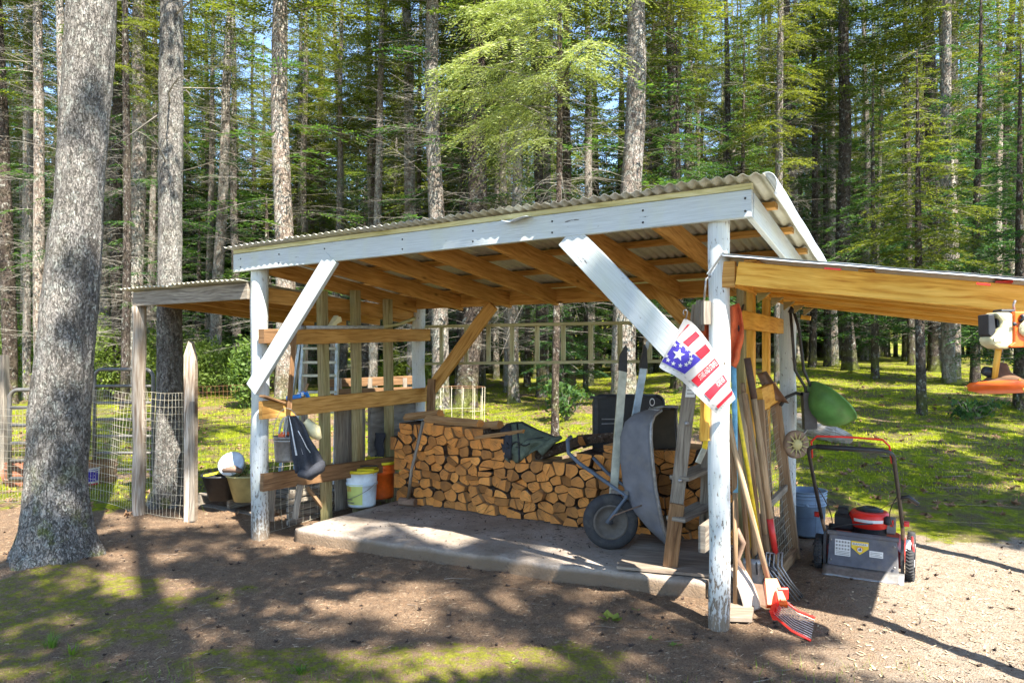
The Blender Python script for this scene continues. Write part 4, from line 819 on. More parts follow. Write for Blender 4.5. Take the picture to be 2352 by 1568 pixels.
def tube_gate(name, label, x0, x1, yt, Y, bars, r=.022, mat='gategrey', x0m='brown', half=False):
    a = P(x0, HY, Y); b = P(x1, HY, Y); zt = EYE+(HY-yt)/F*Y; zb = H(a.x, a.y)+.12; t = thing(name, label, 'gate', ((a+b)/2).xy.to_3d()); R = .10
    mb = MB(); pts = [V((a.x, Y, zb)), V((a.x, Y, zt-R))]+[V((a.x+R-R*math.cos(q), Y, zt-R+R*math.sin(q))) for q in [math.pi/2*k/6 for k in range(1, 7)]]+[V((b.x-R+R*math.sin(q), Y, zt-R+R*math.cos(q))) for q in [math.pi/2*k/6 for k in range(0, 7)]]+[V((b.x, Y, zb)), V((a.x, Y, zb))]
    mb.tube(pts, r, 10); mb.build('gate_frame', M[mat], t)
    for k in range(1, bars): z = zb+(zt-zb)*k/bars; mb = MB(); mb.tube([V((a.x, Y, z)), V((b.x, Y, z))], r*.85, 8); mb.build('bar', M[mat], t)
    return t
tube_gate('tube_gate', 'grey tubular gate panel with rounded corners seen between big tree and post', 217, 352, 848, 8.6, 6)
tube_gate('tube_gate', 'dark tubular gate panel left of the big tree', 22, 190, 895, 8.0, 5)
tc_ = thing('tomato_cage', 'rusty and white wire cage standing beyond the firewood', 'wire cage', P(1065, 950, 8.7)); cc = P(1063, 815, 8.7); zg = H(cc.x, cc.y)
for z_, r_ in ((1.10, .27), (.82, .27), (.5, .26)): mb = MB(); mb.tube([V((cc.x+r_*math.cos(a), cc.y+r_*math.sin(a), zg+z_)) for a in [2*math.pi*k/20 for k in range(21)]], .002, 5); mb.build('ring', M['rustwire' if z_ > 1 else 'wirelight'], tc_)
for k in range(12): a = 2*math.pi*k/12+.1; mb = MB(); mb.tube([V((cc.x+.27*math.cos(a), cc.y+.27*math.sin(a), zg+1.1)), V((cc.x+.25*math.cos(a), cc.y+.25*math.sin(a), zg))], .0018, 5); mb.build('upright', M['wirelight'], tc_)
rf = thing('wire_fence', 'sagging thin wire fence across the moss behind the mower', 'wire fence', P(2200, 1230, 6.3)); wire_panel(rf, S(3.9, 2.18), V((6.4, 5.3, 0)), .95, 24, 7, r=.0008, mat='darkmetal', seed=13, sag=.025)
# ------------------------------------------------------------------ wheelbarrow stood on its nose
wbr = thing('wheelbarrow', 'grey tray wheelbarrow stood on end beside the firewood with its wheel to the front left', 'wheelbarrow', G(1440, 1240, SZ))
Zp = [.03, .07, .16, .30, .48, .66, .84, .95, 1.01, 1.045]         # height above the slab up the standing tray
def trayp(px_near, px_far, dep):                       # rim line near side, far side, depth of the tray
    pass
oN = V((.87, -.49, 0)).normalized(); lN = V((.49, .87, 0)).normalized()
base = P(1506, 815, 5.15); base.z = SZ
nearX = [.085, .075, .055, .03, .0, -.02, -.035, -.04, -.03, 0.0]; dep = [.015, .05, .13, .235, .27, .27, .255, .22, .17, .10]; wid = [.40, .50, .58, .62, .65, .66, .66, .62, .54, .40]
def tray(s, t):
    k = min(len(Zp)-2, int(t*(len(Zp)-1))); f = t*(len(Zp)-1)-k; g = lambda L: L[k]+(L[k+1]-L[k])*f
    z = g(Zp); d = g(dep); w_ = g(wid); rx = g(nearX); a = s*2-1; sgn = 1 if a > 0 else -1; aa = abs(a)
    # U section: wall from the rim to the floor, rounded corner, floor
    if aa > .45: q = (aa-.45)/.55; lat = w_/2*(.80+.20*q); dd = d*(1-q)**.85
    else: lat = w_/2*.80*aa/.45; dd = d*(1+.02*(1-aa))
    c = base+lN*.33+oN*rx
    return c+lN*(lat*sgn)-oN*dd+V((0, 0, z))
mb = MB(); mb.grid(tray, 36, 36); mb.build('tray', M['mousegrey'], wbr, solid=.007, sub=0)
M['tray_dirt_shade'] = plain('dirty_shaded_tray', (.085, .07, .05), .9, sc=7, dirt=(.14, .11, .07))  # dirty brown, with the shade inside the tray put into the colour too
mb = MB(); mb.grid(lambda s, t: tray(.02+.96*s, .015+.965*t)+oN*.012+lN*(.5-s)*.012, 30, 30); mb.build('dark_tray_inside', M['tray_dirt_shade'], wbr)  # added inner skin that carries the stained and shaded colour
for sgn in (0, 1):
    mb = MB(); mb.tube([tray(sgn, t/18) for t in range(19)], .013, 8); mb.build('tray_rim', M['steel'], wbr)
mb = MB(); mb.tube([tray(s/18, 1.0) for s in range(19)], .012, 8); mb.build('tray_rim', M['steel'], wbr)
wc = P(1402, 1179, 5.36); wc.z = SZ+.205
def wheel(parent, c, ax, R_, w_, tyre='rubber', rim='wheeltan', hub='steel', tread=0):
    mb = MB(); h = w_/2; mb.lathe([(R_*.62, -h*.7), (R_*.75, -h), (R_*.93, -h*.85), (R_, -h*.45), (R_, h*.45), (R_*.93, h*.85), (R_*.75, h), (R_*.62, h*.7)], c, ax, 40)
    if tread:
        axv = V(ax).normalized(); x = axv.orthogonal().normalized(); y = axv.cross(x)
        for k in range(tread):
            a = 2*math.pi*k/tread; b = a+.16; p = [V(c)+(x*math.cos(q)+y*math.sin(q))*R_*1.015+axv*l for q, l in ((a, -h*.8), (b, 0), (a, h*.8))]
            mb.tube(p, R_*.035, 4)
    w = mb.build('wheel', M[tyre], parent)
    mb = MB(); mb.lathe([(0, -h*.55), (R_*.16, -h*.6), (R_*.2, -h*.3), (R_*.5, -h*.2), (R_*.56, -h*.75), (R_*.64, -h*.75), (R_*.64, h*.75), (R_*.56, h*.75), (R_*.5, h*.2), (R_*.2, h*.3), (R_*.16, h*.6), (0, h*.55)], c, ax, 32); mb.build('rim', M[rim], w)
    mb = MB(); mb.lathe([(0, -h*1.0), (R_*.09, -h*1.0), (R_*.09, h*1.0), (0, h*1.0)], c, ax, 12); mb.build('hub', M[hub], w); return w
wax = (lN*.93-oN*.45).normalized()
wheel(wbr, wc, wax, .205, .095, 'rubber', 'wheeldark', 'darkmetal')
hm = 'darkmetal'
mb = MB(); mb.tube([wc+lN*(-.07), P(1440, 1140, 5.30), P(1380, 1098, 5.45), P(1330, 1063, 5.6), P(1306, 1040, 5.68), P(1303, 1010, 5.72), P(1312, 1002, 5.75)], .016, 8); mb.build('handle_tube', M['bluesteel'], wbr)
mb = MB(); mb.tube([wc+lN*(.07), P(1440, 1120, 5.8), P(1395, 1085, 5.85), P(1362, 1050, 5.9)], .014, 8); mb.build('handle_tube', M['bluesteel'], wbr)
mb = MB(); mb.tube([wc+lN*-.06, P(1410, 1183, 5.25), P(1500, 1150, 5.25)], .005, 6); mb.build('axle_brace', M['rust'], wbr)
mb = MB(); mb.beam(P(1405, 1128, 5.5), P(1440, 1132, 5.3), .02, .03); mb.beam(P(1405, 1140, 5.5), P(1440, 1144, 5.3), .02, .02); mb.build('axle_bracket', M['steel'], wbr)
# poles
q1 = thing('metal_pole', 'tall pale square metal pole with black top leaning in front of the wheelbarrow', 'pole', G(1400, 1246, SZ))
a = G(1400, 1246, SZ+.005); b = P(1431, 850, 5.55); mb = MB(); mb.beam(a, b, .062, .04, up=V((0, 1, 0))); mb.build('shaft', M['alu'], q1)
mb = MB(); mb.beam(a, a+(b-a)*.115, .068, .046, up=V((0, 1, 0))); mb.build('foot', M['bluegrey'], q1)
mb = MB(); mb.slab([P(1421, 850, 5.52), P(1441, 855, 5.52), P(1441, 800, 5.5), P(1438, 792, 5.5), P(1424, 818, 5.52)], V((0, .05, 0))); mb.build('grip', M['black'], q1)
q2 = thing('metal_pole', 'shorter bluish metal pole with black top standing behind the grey tray', 'pole', P(1458, 960, 6.0))
b = P(1478, 845, 6.0); a = P(1458, 962, 6.0); a2 = a+(a-b)*2.4; mb = MB(); mb.beam(a2, b, .058, .04, up=V((0, 1, 0))); mb.build('shaft', M['alublue'], q2)
mb = MB(); mb.slab([P(1468, 845, 5.98), P(1488, 847, 5.98), P(1486, 800, 5.98), P(1480, 790, 5.98)], V((0, .05, 0))); mb.build('grip', M['black'], q2)
mb = MB(); mb.beam(P(1484, 802, 6.02), P(1489, 783, 6.02), .03, .02, up=V((0, 1, 0))); mb.build('tip', M['alublue'], q2)
# black cart behind
ct = thing('dump_cart', 'black plastic dump cart tipped up behind the firewood', 'cart', P(1440, 1100, 6.7)); Yc = 6.75
def rp(x0, y0, x1, y1, Y, r=18, n=5, only=(1, 1, 1, 1)):
    pts = []
    for k, (cx_, cy_, a0) in enumerate(((x1-r, y0+r, -90), (x1-r, y1-r, 0), (x0+r, y1-r, 90), (x0+r, y0+r, 180))):
        if not only[k]: pts.append(P((x1, x1, x0, x0)[k], (y0, y1, y1, y0)[k], Y)); continue
        for j in range(n+1): a = math.radians(a0+90*j/n); pts.append(P(cx_+r*math.cos(a), cy_+r*math.sin(a), Y))
    return pts
mb = MB(); outer = rp(1364, 908, 1524, 1090, Yc); inner = rp(1380, 925, 1508, 1072, Yc+.22); i0 = len(mb.v); n = len(outer); mb.v += outer+inner
for k in range(n): k2 = (k+1) % n; mb.face((i0+k, i0+k2, i0+n+k2, i0+n+k), None, 0, True)
mb.face([i0+n+k for k in range(n)]); mb.build('cart_tub', M['black'], ct, solid=.012)
mb = MB(); mb.tube(outer+[outer[0]], .016, 6); mb.build('cart_rim', M['black'], ct)
mb = MB(); mb.slab(rp(1366, 911, 1521, 1085, Yc-.004), V((0, -.012, 0))); mb.build('cart_floor', M['black'], ct)
mb = MB(); mb.box(P(1374, 912, Yc-.03), .16, .05, .025, .005); mb.box(P(1368, 960, Yc-.02), .045, .05, .40, .005, axis='z'); mb.build('latch', M['darkmetal'], ct)
mb = MB(); mb.tube([P(1382, 962, Yc-.03), P(1416, 962, Yc-.03), P(1417, 972, Yc-.03), P(1382, 973, Yc-.03)], .006, 6); mb.build('release_bar', M['steel'], ct)
mb = MB(); add_text(mb, "KO", lambda s, t: P(1492+12*t, 948-34*s, Yc-.024)); mb.build('lettering', M['paper'], ct)
mb = MB(); mb.tube([P(1304, 1036, 6.2), P(1360, 1012, 6.4), P(1416, 994, 6.6)], .014, 8); mb.tube([P(1340, 1026, 6.2), P(1418, 1002, 6.6)], .012, 8); mb.build('cart_handle', M['darkmetal'], ct)
# plywood on the slab
pj = thing('plywood_offcut', 'brown plywood sheet lying flat on the right end of the slab', 'plywood', G(1530, 1280, SZ))
z0 = SZ+.012; mb = MB(); mb.slab([G(1416, 1306, z0), G(1634, 1326, z0), G(1700, 1232, z0), G(1480, 1218, z0)], V((0, 0, .018))); mb.build('sheet', M['ply'], pj)
# wooden step ladder
wl2 = thing('wooden_step_ladder', 'old wooden step ladder with a pale paper label, folded open beside the right post', 'ladder', G(1536, 1300, SZ+.03))
a = G(1538, 1297, SZ+.032); b = P(1606, 700, 4.55); mb = MB(); mb.beam(a, b, .090, .03, up=V((.3, 1, 0))); fl_ = mb.build('front_leg', M['grey'], wl2)
def on_leg(t, off=0): return a+(b-a)*t+V((0, -.03-off, 0))
lat = V((1, -.3, 0)).normalized(); up_ = (b-a).normalized()
mb = MB(); c1 = on_leg(.66); mb.slab([c1-lat*.030-up_*.0, c1+lat*.030, c1+lat*.030+up_*.22, c1-lat*.030+up_*.22], V((0, -.0015, 0))); lbl = mb.build('paper_label', M['paper'], wl2)
mb = MB()
for k in range(9): c2 = c1+up_*(.02+.022*k)+V((0, -.003, 0)); mb.slab([c2-lat*.022, c2+lat*(.022-.01*(k % 3)), c2+lat*(.022-.01*(k % 3))+up_*.007, c2-lat*.022+up_*.007], V((0, -.0008, 0)))
mb.build('label_print', M['steel'], wl2)
for t in (.115, .34, .56): mb = MB(); mb.lathe([(0, .008), (.014, .008), (.016, 0)], on_leg(t), (0, -1, 0), 12); mb.build('bolt', M['steel'], wl2)
mb = MB(); mb.beam(a-V((.004, .035, 0)), a+(b-a)*.25-V((.004, .035, 0)), .098, .022, up=V((.3, 1, 0))); mb.build('leg_splice', M['brown'], wl2)
c_ = P(1618, 1200, 5.15); mb = MB(); mb.beam(V((c_.x, c_.y, SZ+.03)), P(1632, 870, 4.75), .085, .03, up=V((.3, 1, 0))); mb.build('rear_leg', M['grey'], wl2)
for (x0, y0, x1, y1) in ((1560, 1098, 1628, 1070), (1552, 1192, 1622, 1158)):
    mb = MB(); mb.beam(P(x0, y0, 4.72), P(x1, y1, 5.05), .14, .028); mb.build('step', M['grey'], wl2)
# block and turnbuckle, lower block, brush, rod
bk = thing('wood_block', 'small wooden block hanging from a metal rod left of the front right post', 'block', P(1621, 745, 4.05)); mb = MB(); mb.beam(P(1621, 745, 4.02), P(1621, 692, 4.02), .042, .06, up=V((0, 1, 0))); mb.build('block_body', M['grey'], bk)
mb = MB(); mb.tube([P(1617, 692, 4.02), P(1622, 640, 4.02), P(1632, 634, 4.02)], .006, 8); mb.build('hanging_rod', M['steel'], bk)
mb = MB(); mb.beam(P(1606, 760, 4.3), P(1610, 690, 4.3), .04, .09, up=V((0, 1, 0))); o = mb.build('grey_wedge', M['grey']); tag(o, 'grey weathered plank end beside the hanging block under the roof', 'board')
mb = MB(); mb.beam(P(1617, 1010, 4.25), P(1622, 935, 4.2), .05, .05, up=V((0, 1, 0))); o = mb.build('wood_offcut', M['gold']); tag(o, 'reddish wood offcut fixed beside the ladder top at the right post', 'offcut')
br_ = thing('scraper', 'worn scraper with peeling yellow and grey handle hanging beside the right post', 'scraper', P(1612, 1060, 4.3)); mb = MB(); mb.beam(P(1625, 990, 4.22), P(1618, 1030, 4.24), .03, .012, up=V((0, 1, 0))); mb.build('grip', M['yellowfib'], br_); mb = MB(); mb.beam(P(1618, 1030, 4.24), P(1603, 1062, 4.26), .034, .014, up=V((0, 1, 0))); mb.build('blade', M['alu'], br_)
# cloths behind the right post
mb = MB(); mb.grid(lambda s, t: P(1600+32*s+6*math.sin(t*3), 745+60*t+6*math.sin(s*7), 4.35+.02*math.sin(s*11+t*4)), 8, 8); o = mb.build('red_cloth', M['redcloth'], None, solid=.006); tag(o, 'dull red cloth hanging left of the front right post behind the flag', 'cloth')
def oc(s, t):
    x = 1668+(22+12*math.sin(t*3.1)-6*t)*s*1.3; y = 706+125*t-10*s*(t < .2)+(14*s if t > .8 else 0); return P(x, y, 4.18+.022*math.sin(s*9+t*5)+.01*math.sin(t*19))
mb = MB(); mb.grid(oc, 12, 18); o = mb.build('orange_cloth', M['redcloth'], None, solid=.006); tag(o, 'orange red cloth draped at the right side of the front right post', 'cloth')
ck = MB(); ck.tube([P(1708, 700, 4.3), P(1702, 716, 4.22), P(1696, 735, 4.2), P(1699, 765, 4.2), P(1703, 790, 4.22)], .007, 6); o = ck.build('hanging_strap', M['black']); tag(o, 'black cord hanging on the golden rail right of the post', 'cord')
# ------------------------------------------------------------------ flag
fg = thing('garden_flag', 'red white and blue starry garden flag hanging by one corner at the right post', 'flag', P(1575, 716, 3.93))
KX = .1758
def FP(cx_, cy_, off=0.0):                              # a point of the cloth by its place on the cloth drawing
    s = (cx_-75)/1000; t = (cy_-250)/1260
    dep = .018*math.sin((cx_+cy_)*.0085)+.014*math.sin((cx_-cy_)*.006+1)
    return P(1500.6+cx_*KX, 689+cy_*KX, 3.905+dep-off)
def quadpatch(q, off, name, mat, parent=fg, nu=10, nv=10):
    def fn(s, t):
        x = (q[0][0]*(1-s)+q[1][0]*s)*(1-t)+(q[3][0]*(1-s)+q[2][0]*s)*t; y = (q[0][1]*(1-s)+q[1][1]*s)*(1-t)+(q[3][1]*(1-s)+q[2][1]*s)*t; return FP(x, y, off)
    mb = MB(); mb.grid(fn, nu, nv); return mb.build(name, M[mat], parent)
LE = [(400, 248), (345, 350), (300, 430), (230, 560), (160, 690), (105, 805), (72, 875), (150, 925), (260, 975), (370, 1050), (470, 1150), (600, 1275), (730, 1400), (845, 1510)]
RE = [(402, 246), (440, 252), (500, 285), (558, 340), (640, 440), (720, 545), (790, 660), (860, 800), (925, 950), (985, 1100), (1040, 1205), (1075, 1285), (960, 1400), (848, 1512)]
def body(s, t): a = lerpL(LE, t); b = lerpL(RE, t); return FP(a[0]+(b[0]-a[0])*s, a[1]+(b[1]-a[1])*s)
mb = MB(); mb.grid(body, 24, 40); mb.build('flag_cloth', M['flagwhite'], fg)
cant = quadpatch([(110, 803), (302, 528), (622, 778), (410, 966)], .004, 'canton', 'flagblue')
for q in ([(292, 528), (448, 318), (480, 318), (345, 448)], [(385, 548), (556, 404), (612, 465), (458, 610)], [(545, 688), (682, 570), (748, 660), (628, 776)], [(492, 1050), (803, 758), (870, 856), (588, 1132)], [(664, 1220), (917, 968), (970, 1060), (745, 1302)], [(822, 1385), (1027, 1178), (1040, 1225), (846, 1418)]):
    quadpatch(q, .004, 'red_stripe', 'flagred', nu=8, nv=4)
def star(mb, cx_, cy_, r, rot=0.0, off=.008):
    i0 = len(mb.v); mb.v.append(FP(cx_, cy_, off))
    for k in range(10): rr = r if k % 2 == 0 else r*.42; a = rot+k*math.pi/5; mb.v.append(FP(cx_+rr*math.sin(a), cy_-rr*math.cos(a), off))
    for k in range(10): mb.face((i0, i0+1+k, i0+1+(k+1) % 10))
sm_ = MB(); star(sm_, 330, 712, 88, .25); sm_.build('large_star', M['flagwhite'], cant)
for (x, y) in ((283, 585), (360, 596), (442, 642), (490, 708), (494, 765), (474, 815), (430, 842), (352, 855), (262, 828), (192, 783), (172, 730)):
    sm_ = MB(); star(sm_, x, y, 34, .2); sm_.build('small_star', M['flagwhite'], cant)
mb = MB(); add_text(mb, "STARS AND STRIPES", lambda s, t: FP(598+225*s-38*(t-.5)-0, 1018-205*s-62*(t-.5)*1.0, .008)); mb.build('lettering', M['flagwhite'], fg)
mb = MB(); add_text(mb, "FOREVER", lambda s, t: FP(832+92*s-36*(t-.5), 1112-88*s-58*(t-.5), .008)); mb.build('lettering', M['flagwhite'], fg)
mb = MB()
for k in range(14):
    x = 150+k*52; y = 860+ (k*22 if k < 4 else 88+(k-4)*52); i0 = len(mb.v); mb.v += [FP(x, y, .004), FP(x+22, y+12, .004), FP(x+18, y+20, .004), FP(x-4, y+8, .004)]; mb.face(range(i0, i0+4))
for k in range(7): x = 880+k*24; y = 1400-k*26; i0 = len(mb.v); mb.v += [FP(x, y, .004), FP(x+16, y+10, .004), FP(x+12, y+16, .004), FP(x-4, y+8, .004)]; mb.face(range(i0, i0+4))
mb.build('edge_print', M['steel'], fg)
mb = MB(); mb.tube([FP(425, 250, .0), FP(440, 190), FP(445, 150), FP(425, 125), FP(398, 135), FP(390, 170), FP(402, 195)], .0035, 8); mb.build('hook', M['steel'], fg)
# ------------------------------------------------------------------ long handled tools against the right wall
def handle(t, pts, r, mat='handle', name='handle', n=10, flat=1.0): mb = MB(); mb.tube(pts, r, n, flat=flat); return mb.build(name, M[mat], t)
M['pinktine'] = plain('scuffed_pink_plastic', (.62, .46, .40), .5)
# red manure fork in front
mf_ = thing('manure_fork', 'long manure fork with red plastic basket head standing in front of the other tools', 'fork', G(1800, 1430, 0))
b0 = P(1768, 1345, 4.28); b1 = P(1686, 1028, 4.28); b2 = P(1674, 960, 4.28); handle(mf_, [b0, (b0+b1)/2, b1, b2], [.0165, .0165, .016, .015], 'handle')
tips = [G(1872+(-10)*k/10, 1418+52*k/10, .012) for k in range(11)]
hd0, hd1 = P(1792, 1372, 4.22), P(1776, 1412, 4.06)
for k in range(11):
    s = k/10; a = hd0+(hd1-hd0)*s; e = tips[k]; mid_ = (a+e)/2+V((0, 0, -.018)); mb = MB(); mb.tube([a, mid_, e], .0027 if 0 < k < 10 else .007, 6); mb.build('tine', M['pinktine' if 0 < k < 10 else 'red'], mf_)
mb = MB(); mb.slab([hd0+V((0, 0, .02)), hd1+V((0, 0, .02)), hd1+V((.02, 0, -.03)), hd0+V((.02, 0, -.03))], V((-.02, .01, 0))); mb.build('head_bar', M['red'], mf_)
mb = MB(); mb.prism([(-.03, -.03), (.03, -.03), (.035, .03), (-.035, .03)], b0+V((0, 0, .03)), P(1785, 1392, 4.16), prof2=[(-.06, -.02), (.06, -.02), (.06, .02), (-.06, .02)]); mb.build('socket', M['orangeplastic'], mf_)
for s in (-.3, .12, .5, .88): a = hd0+(hd1-hd0)*(s*.7+.3); mb = MB(); mb.slab([b0+V((.02*s, 0, .03)), b0+V((.02*s+.02, 0, .035)), a+V((.02, 0, .02)), a+V((-.01, 0, -.01))], V((.004, .008, 0))); mb.build('rib', M['red'], mf_)
mb = MB(); mb.box(P(1797, 1362, 4.22), .06, .03, .07, .008); mb.build('side_clip', M['red'], mf_)
# scoop shovels
def shovel(name, label, base_px, blade_px, top_px, Yb, Yt, mat='tan_steel', hmat='handle2', curve=.03):
    (bx, by), (sx_, sy), (tx, ty) = base_px, blade_px, top_px
    tipc = G(bx, by, .004); Yb = tipc.y; sc = P(sx_, sy, Yb+.10); t = thing(name, label, 'shovel', tipc); top = P(tx, ty, Yt)
    ax = (sc-tipc); L = ax.length; ax = ax/L; latv = V((.62, .78, 0)); latv = (latv-ax*latv.dot(ax)).normalized(); nv = ax.cross(latv); nv = nv if nv.y < 0 else -nv
    def blade(s, q):
        a = s*2-1; wd_ = .108*(1-.16*q) if q < .86 else .108*.84*(1-(q-.86)/.14*.78); dish = .055*(a*a)*(1-.2*q)
        return tipc+ax*(L*q)+latv*(wd_*a)-nv*(dish*1.0)+nv*.02*math.sin(q*3.1)
    mb = MB(); mb.grid(blade, 12, 20); mb.build('blade', M[mat], t, solid=.003)
    neck = sc+(top-sc)*.14; mb = MB(); mb.tube([sc-ax*.07+nv*.0, sc+ax*.02, neck+V((.03, -.02, 0)), sc+(top-sc)*.24], [.020, .020, .019, .018], 10); mb.build('socket', M['rust'], t)
    handle(t, [sc+(top-sc)*.22, sc+(top-sc)*.6+V((0, -curve, 0)), top], [.017, .017, .015], hmat)
    mb = MB(); mb.tube([blade(.5, .06)+nv*-.004, blade(.5, .5), blade(.5, .98)], [.003, .012, .02], 8, flat=.6); mb.build('centre_ridge', M[mat], t); return t
shovel('scoop_shovel', 'wide pale steel scoop shovel standing next to the front right post', (1745, 1398), (1696, 1290), (1674, 950), 4.2, 4.32)
shovel('scoop_shovel', 'dark steel scoop shovel half hidden behind the pale one', (1770, 1345), (1743, 1250), (1708, 900), 4.5, 4.42, mat='rust')
# pitchfork
pf_ = thing('pitchfork', 'old five tine pitchfork with red ferrule and brown grip', 'fork', G(1810, 1370, 0))
fb_ = P(1781, 1270, 4.58); rt = P(1768, 1190, 4.56); gp_ = P(1732, 915, 4.50); tpx = P(1716, 822, 4.50)
handle(pf_, [rt, P(1752, 1060, 4.52), gp_], [.017, .017, .016], 'handle'); handle(pf_, [fb_, rt], [.019, .021], 'redpaint', 'ferrule'); handle(pf_, [gp_, (gp_+tpx)/2, tpx], [.021, .022, .021], 'browngrip', 'grip')
for k, (sx_, ex, ey) in enumerate(((1760, 1822, 1388), (1768, 1838, 1380), (1778, 1846, 1378), (1788, 1851, 1372), (1797, 1853, 1368))):
    e = G(ex-9, ey, .012); s0 = P(sx_, 1272-2*abs(k-2), 4.56); m1 = P(sx_-2, 1300, 4.52); m2 = P(sx_+(ex-sx_)*.35, 1335, 4.48); mb = MB(); mb.tube([fb_, s0, m1, m2, e], [.008, .006, .006, .0055, .003], 6); mb.build('tine', M['steel'], pf_)
# second fork with dark tines
p2_ = thing('garden_fork', 'garden fork with bent dark tines behind the red fork handle', 'fork', G(1762, 1345, 0)); a_f = P(1762, 1278, 4.66); handle(p2_, [a_f, P(1750, 1150, 4.64), P(1712, 905, 4.58)], .016, 'handle'); handle(p2_, [P(1764, 1285, 4.65), P(1757, 1225, 4.65)], .019, 'handle2', 'ferrule')
for k in range(4): x = 1752+k*10; mb = MB(); mb.tube([a_f, P(x, 1300, 4.6), P(x+4, 1330, 4.56), P(x+16, 1350, 4.52)], .006, 6); mb.build('tine', M['darkmetal'], p2_)
# rake / hoe handles
for (nm, lab, cat, x0, y0, Y0, x1, y1, Y1, r, hm_, foot) in (
    ('yellow_rake', 'tool with slim bright yellow fibreglass handle leaning between the brown ones', 'rake', 1742, 1235, 4.46, 1690, 915, 4.36, .0125, 'yellowfib', 'bow'),
    ('blue_handled_tool', 'tool with thick faded blue handle right behind the front right post', 'hand tool', 1689, 1130, 4.36, 1684, 792, 4.36, .0165, 'lightblue', None),
    ('hoe', 'hoe with long brown handle and wide dark blade among the tools', 'hoe', 1722, 1330, 4.45, 1688, 930, 4.40, .0155, 'handle2', 'hoe'),
    ('digging_bar', 'weathered split wooden pole standing against the tool rack', 'pole', 1783, 1290, 4.68, 1722, 850, 4.60, .020, 'handle', None),
    ('spade', 'spade with light wooden handle behind the yellow handle', 'spade', 1735, 1290, 4.60, 1703, 905, 4.48, .017, 'handle', 'blade'),
    ('cultivator', 'cultivator with bent dark prongs low behind the shovels', 'cultivator', 1748, 1262, 4.62, 1705, 880, 4.50, .015, 'handle2', 'prongs')):
    p0 = P(x0, y0, Y0); p1 = P(x1, y1, Y1); gz = V((p0.x+.02, p0.y-.03, .0)); t = thing(nm, lab, cat, gz)
    handle(t, [p0, (p0+p1)/2+V((0, -.012, 0)), p1], r, hm_)
    if foot == 'bow': mb = MB(); mb.tube([p0, p0+V((.02, 0, -.15)), p0+V((.1, -.05, -.2))], .008, 6); mb.beam(V((p0.x-.08, p0.y, .03)), V((p0.x+.16, p0.y-.1, .03)), .012, .025); mb.build('rake_head', M['darkmetal'], t)
    elif foot == 'hoe': mb = MB(); mb.tube([p0, V((p0.x, p0.y, .06))], .010, 6); mb.slab([V((p0.x-.08, p0.y, 0.01)), V((p0.x+.08, p0.y-.06, 0.01)), V((p0.x+.07, p0.y-.03, .13)), V((p0.x-.07, p0.y+.03, .13))], V((.002, .004, 0))); mb.build('hoe_blade', M['rust'], t)
    elif foot == 'blade': mb = MB(); mb.grid(lambda s, q: V((p0.x+(s-.5)*.17, p0.y-.03-.02*math.cos((s-.5)*5), .01+.24*q)), 8, 6); mb.build('spade_blade', M['steel'], t, solid=.003)
    elif foot == 'prongs':
        for k in range(4): mb = MB(); mb.tube([p0, p0+V((-.05+.035*k, -.05, -.03)), p0+V((-.06+.045*k, -.10, -.13))], .006, 5); mb.build('prong', M['darkmetal'], t)
    elif nm == 'blue_handled_tool': mb = MB(); mb.tube([p0, V((p0.x, p0.y, .02))], [.016, .014], 8); mb.build('lower_shaft', M['handle2'], t)
    elif nm == 'digging_bar':
        mb = MB(); mb.tube([p0, V((p0.x+.01, p0.y, .005))], [.020, .018], 8); mb.build('pole_foot', M['handle2'], t)
# snow shovel blade above the rack
ss = thing('snow_shovel', 'brown plastic shovel blade standing up behind the tools below the golden rail', 'shovel', S(3.98, 1.25, 0))
mb = MB(); mb.grid(lambda s, t: P((1738+(26*t))+(22+26*t)*s, 858+58*t-6*s*(1-t)+10*s*t, 5.35+.03*math.sin(s*3)), 8, 8); mb.build('blade', M['brownplastic'], ss, solid=.004); handle(ss, [P(1755, 905, 5.37), P(1775, 1190, 5.2)], .014, 'handle2')
# wire framed wooden gate leaning behind the tools
gt = thing('wire_gate_panel', 'wooden framed wire panel leaning on the shed wall behind the pitchfork', 'gate', P(1800, 1290, 5.2))
gA, gB, gC, gD = G(1760, 1290, 0), G(1826, 1283, 0), P(1778, 900, 5.55), P(1742, 915, 5.0)
gA = P(1768, 1330, 4.70); gA.z = .01; gB.z = .01; gD = P(1744, 918, 4.85)
def gf(s, t): return gA*(1-s)*(1-t)+gB*s*(1-t)+gC*s*t+gD*(1-s)*t
mb = MB(); mb.beam(gB, gC, .075, .04, up=(gB-gA)); mb.build('stile', M['handle2'], gt); mb = MB(); mb.beam(gA, gD, .06, .04, up=(gB-gA)); mb.build('stile', M['handle2'], gt)
mb = MB(); mb.beam(gD, gC, .05, .15, up=(gC-gB)); mb.build('top_board', M['gold'], gt); mb = MB(); mb.beam(gA+V((0, 0, .04)), gB+V((0, 0, .04)), .04, .08); mb.build('bottom_board', M['handle2'], gt)
mb = MB(); mb.beam(gf(.02, .42), gf(.98, .42), .03, .05, up=V((0, 0, 1))); mb.build('middle_board', M['grey'], gt)
mb = MB()
for k in range(1, 12): mb.tube([gf(k/12, .02), gf(k/12+.004, .5), gf(k/12, .92)], .0016, 3, cap=False)
for k in range(1, 24): mb.tube([gf(.03, k/25), gf(.5, k/25-.004), gf(.97, k/25)], .0016, 3, cap=False)
mb.build('wire_mesh', M['wire'], gt)
# board under the shovels
mb = MB(); mb.slab([G(1640, 1425, .012), G(1727, 1428, .012), G(1745, 1330, .012), G(1676, 1325, .012)], V((0, 0, .022))); o = mb.build('ground_board', M['ply']); tag(o, 'short board lying on the dirt under the pale scoop shovel', 'board')
